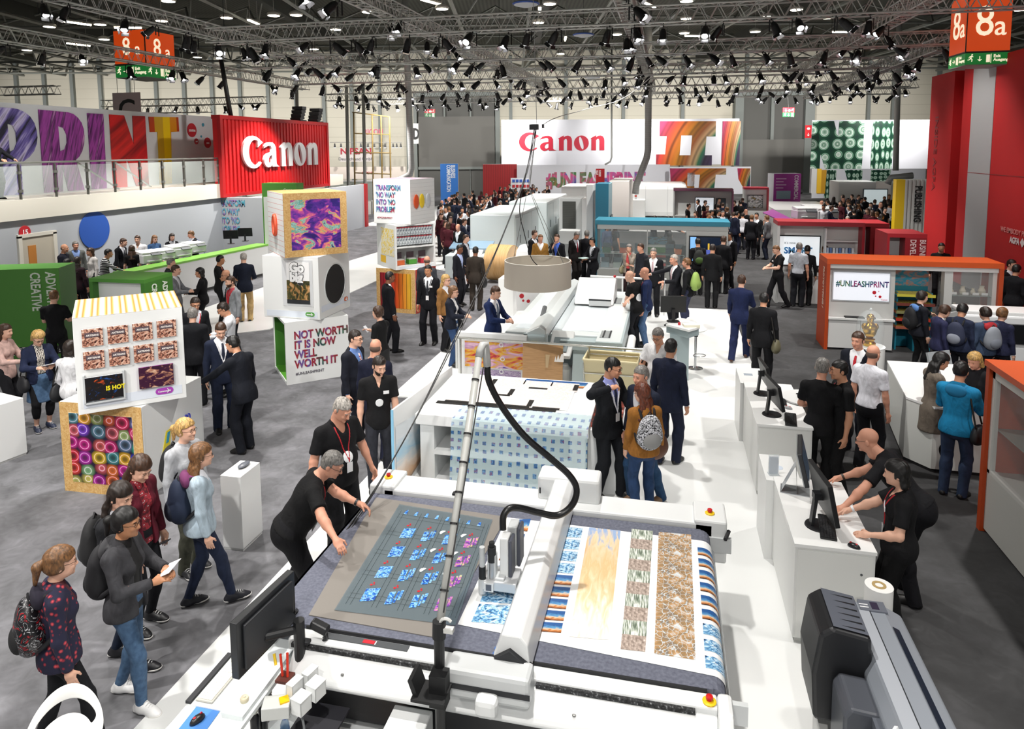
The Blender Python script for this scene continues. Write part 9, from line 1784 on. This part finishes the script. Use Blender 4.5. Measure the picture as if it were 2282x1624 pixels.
shoulder_bag(p,'black camera bag of the person in bright blue jacket','#15161a',1,.24,-.05);P(2178,786,1.66,-25,'person with reddish blond hair behind the blue jacket',top='knit',tc='#1a1a1e',bc='#17171b',hair='bob',hc='y',skin='r',fem=True,head=(0,20))
P(2098,543,1.80,10,'person in dark clothes in front of the red wall',top='knit',tc='#101114',bc='#101114',hair='short',hc='k',skin='m');P(2251,580,1.80,60,'person with dark hair near the red wall at the right edge',lod=1,top='jacket',tc='#131418',bc='#15161c',hair='short',hc='d',skin='p');P(2264,592,1.80,150,'person in dark jacket seen from behind at the right edge',lod=1,top='jacket',tc='#15161b',bc='#1a1c28',hair='short',hc='k',skin='m')
P(1951,527,1.82,172,'person in black polo seen from behind at the dark red frames',lod=1,top='polo',tc=BK,bc=BK,hair='short',hc='g',skin='r');P(1902,539,1.76,-40,'person with dark skin in black suit left of the dark red frame',top='suit',tc=BK,hair='none',skin='d');P(1838,549,1.66,20,'person with ginger hair behind the orange booth',top='knit',tc='#2a2424',bc='#22222a',hair='bob',hc='l',skin='p',fem=True);P(1892,478,1.80,-10,'person in white shirt leaning over the far printers',top='shirt',tc='#e4e6ec',bc='#2a2c34',hair='short',hc='w',skin='r',lean=25)
person((-18.75,atx(-12,358,-18.75)[0]),-95,'person in dark jacket leaning on the gallery railing at the left edge',h=1.78,top='suit',tc='#1a1a20',hair='short',hc='d',lod=1,z=3.14,ra=(.1,.5,1.08),la=(-.25,.5,1.08))
# ---------------------------------------------------------------- the far crowd: a few figures copied with their parts
VAR=[]
for k,a in enumerate((dict(top='suit',tc='#14151a',hair='short',hc='k',skin='m'),dict(top='suit',tc='#1a2033',hair='short',hc='b',skin='p',ra='hold',la='hold'),dict(top='suit',tc='#3a3c42',hair='short',hc='g',skin='r'),dict(top='tee',tc='#121214',bot='trousers',bc='#15151a',hair='short',hc='d',skin='p'),dict(top='shirt',tc='#dfe2e8',bot='trousers',bc='#22242c',hair='short',hc='d',skin='m'),
    dict(top='knit',tc='#4a1a24',bc='#1c1c22',hair='bob',hc='b',skin='p',fem=True),dict(top='jacket',tc='#17181c',bc='#17181c',hair='long',hc='d',skin='m',fem=True),dict(top='suit',tc='#0f1013',hair='none',hc='k',skin='r'),dict(top='jacket',tc='#2c2a28',bc='#2a3044',hair='short',hc='l',skin='o',ra='chin'))):VAR.append([a,None])
KIND=('person in black suit','person in navy suit','person in grey suit','person in black t-shirt','person in white shirt','person in maroon sweater','person in black jacket with long hair','bald person in black suit','person in dark jacket with hand at chin')
taken=[]
def crowd(n,poly,where,hmin=1.68):
    k=tries=0
    xs=[p[0]for p in poly];ys=[p[1]for p in poly]
    while k<n and tries<4000:
        tries+=1;hx,hy=rnd.uniform(min(xs),max(xs)),rnd.uniform(min(ys),max(ys));ins=False
        for i in range(len(poly)):
            (ax,ay),(bx,by)=poly[i],poly[i-1]
            if(ay>hy)!=(by>hy)and hx<(bx-ax)*(hy-ay)/(by-ay)+ax:ins=not ins
        if not ins:continue
        x,y=at(hx,hy,1.75)
        if-x*math.sin(YAW)+y*math.cos(YAW)>55.5:continue
        if any((x-a)**2+(y-c)**2<.42 for a,c in taken):continue
        taken.append((x,y));v=rnd.choice((0,0,0,1,1,2,3,3,4,5,6,7,8));a,r0=VAR[v];lb=KIND[v]+' in the crowd '+where;gp=KIND[v]+' in the crowd '+where;f=rnd.uniform(0,360)
        if r0 is None:VAR[v][1]=person((x,y),f,lb,h=1.77,lod=3,group=gp,**a)['root']
        else:dup(r0,(x,y,0),f,lb,group=gp).scale=(1,1,rnd.uniform(.93,1.05))
        k+=1
crowd(52,[(972,440),(1040,425),(1130,430),(1128,455),(1052,505),(975,500)],'beside the white print line')
crowd(34,[(1090,412),(1235,400),(1235,432),(1140,440),(1100,436)],'before the red meeting box')
crowd(12,[(1170,388),(1500,388),(1500,398),(1170,398)],'below the hashtag slogan')
crowd(24,[(1525,440),(1560,428),(1655,436),(1668,476),(1600,474),(1532,470)],'by the plum framed booth')
crowd(38,[(1828,442),(1900,430),(1990,436),(1985,478),(1900,468),(1832,462)],'before the bottle print')
crowd(7,[(1022,388),(1075,386),(1075,402),(1022,404)],'near the blue sign');crowd(6,[(862,388),(905,386),(905,394),(862,396)],'behind the transform tower')
for hx,hy,f,v in((1344,430,170,3),(1360,428,20,0),(1370,432,-30,0),(1380,427,150,1),(1391,430,-20,2),(1464,398,90,0),(1372,386,30,0),(1360,384,90,5),(1612,383,0,0)):
    x,y=at(hx,hy,1.75);dup(VAR[v][1],(x,y,0),facing(x,y,f),KIND[v]+' near the white press enclosure',group=KIND[v]+' by the white press')
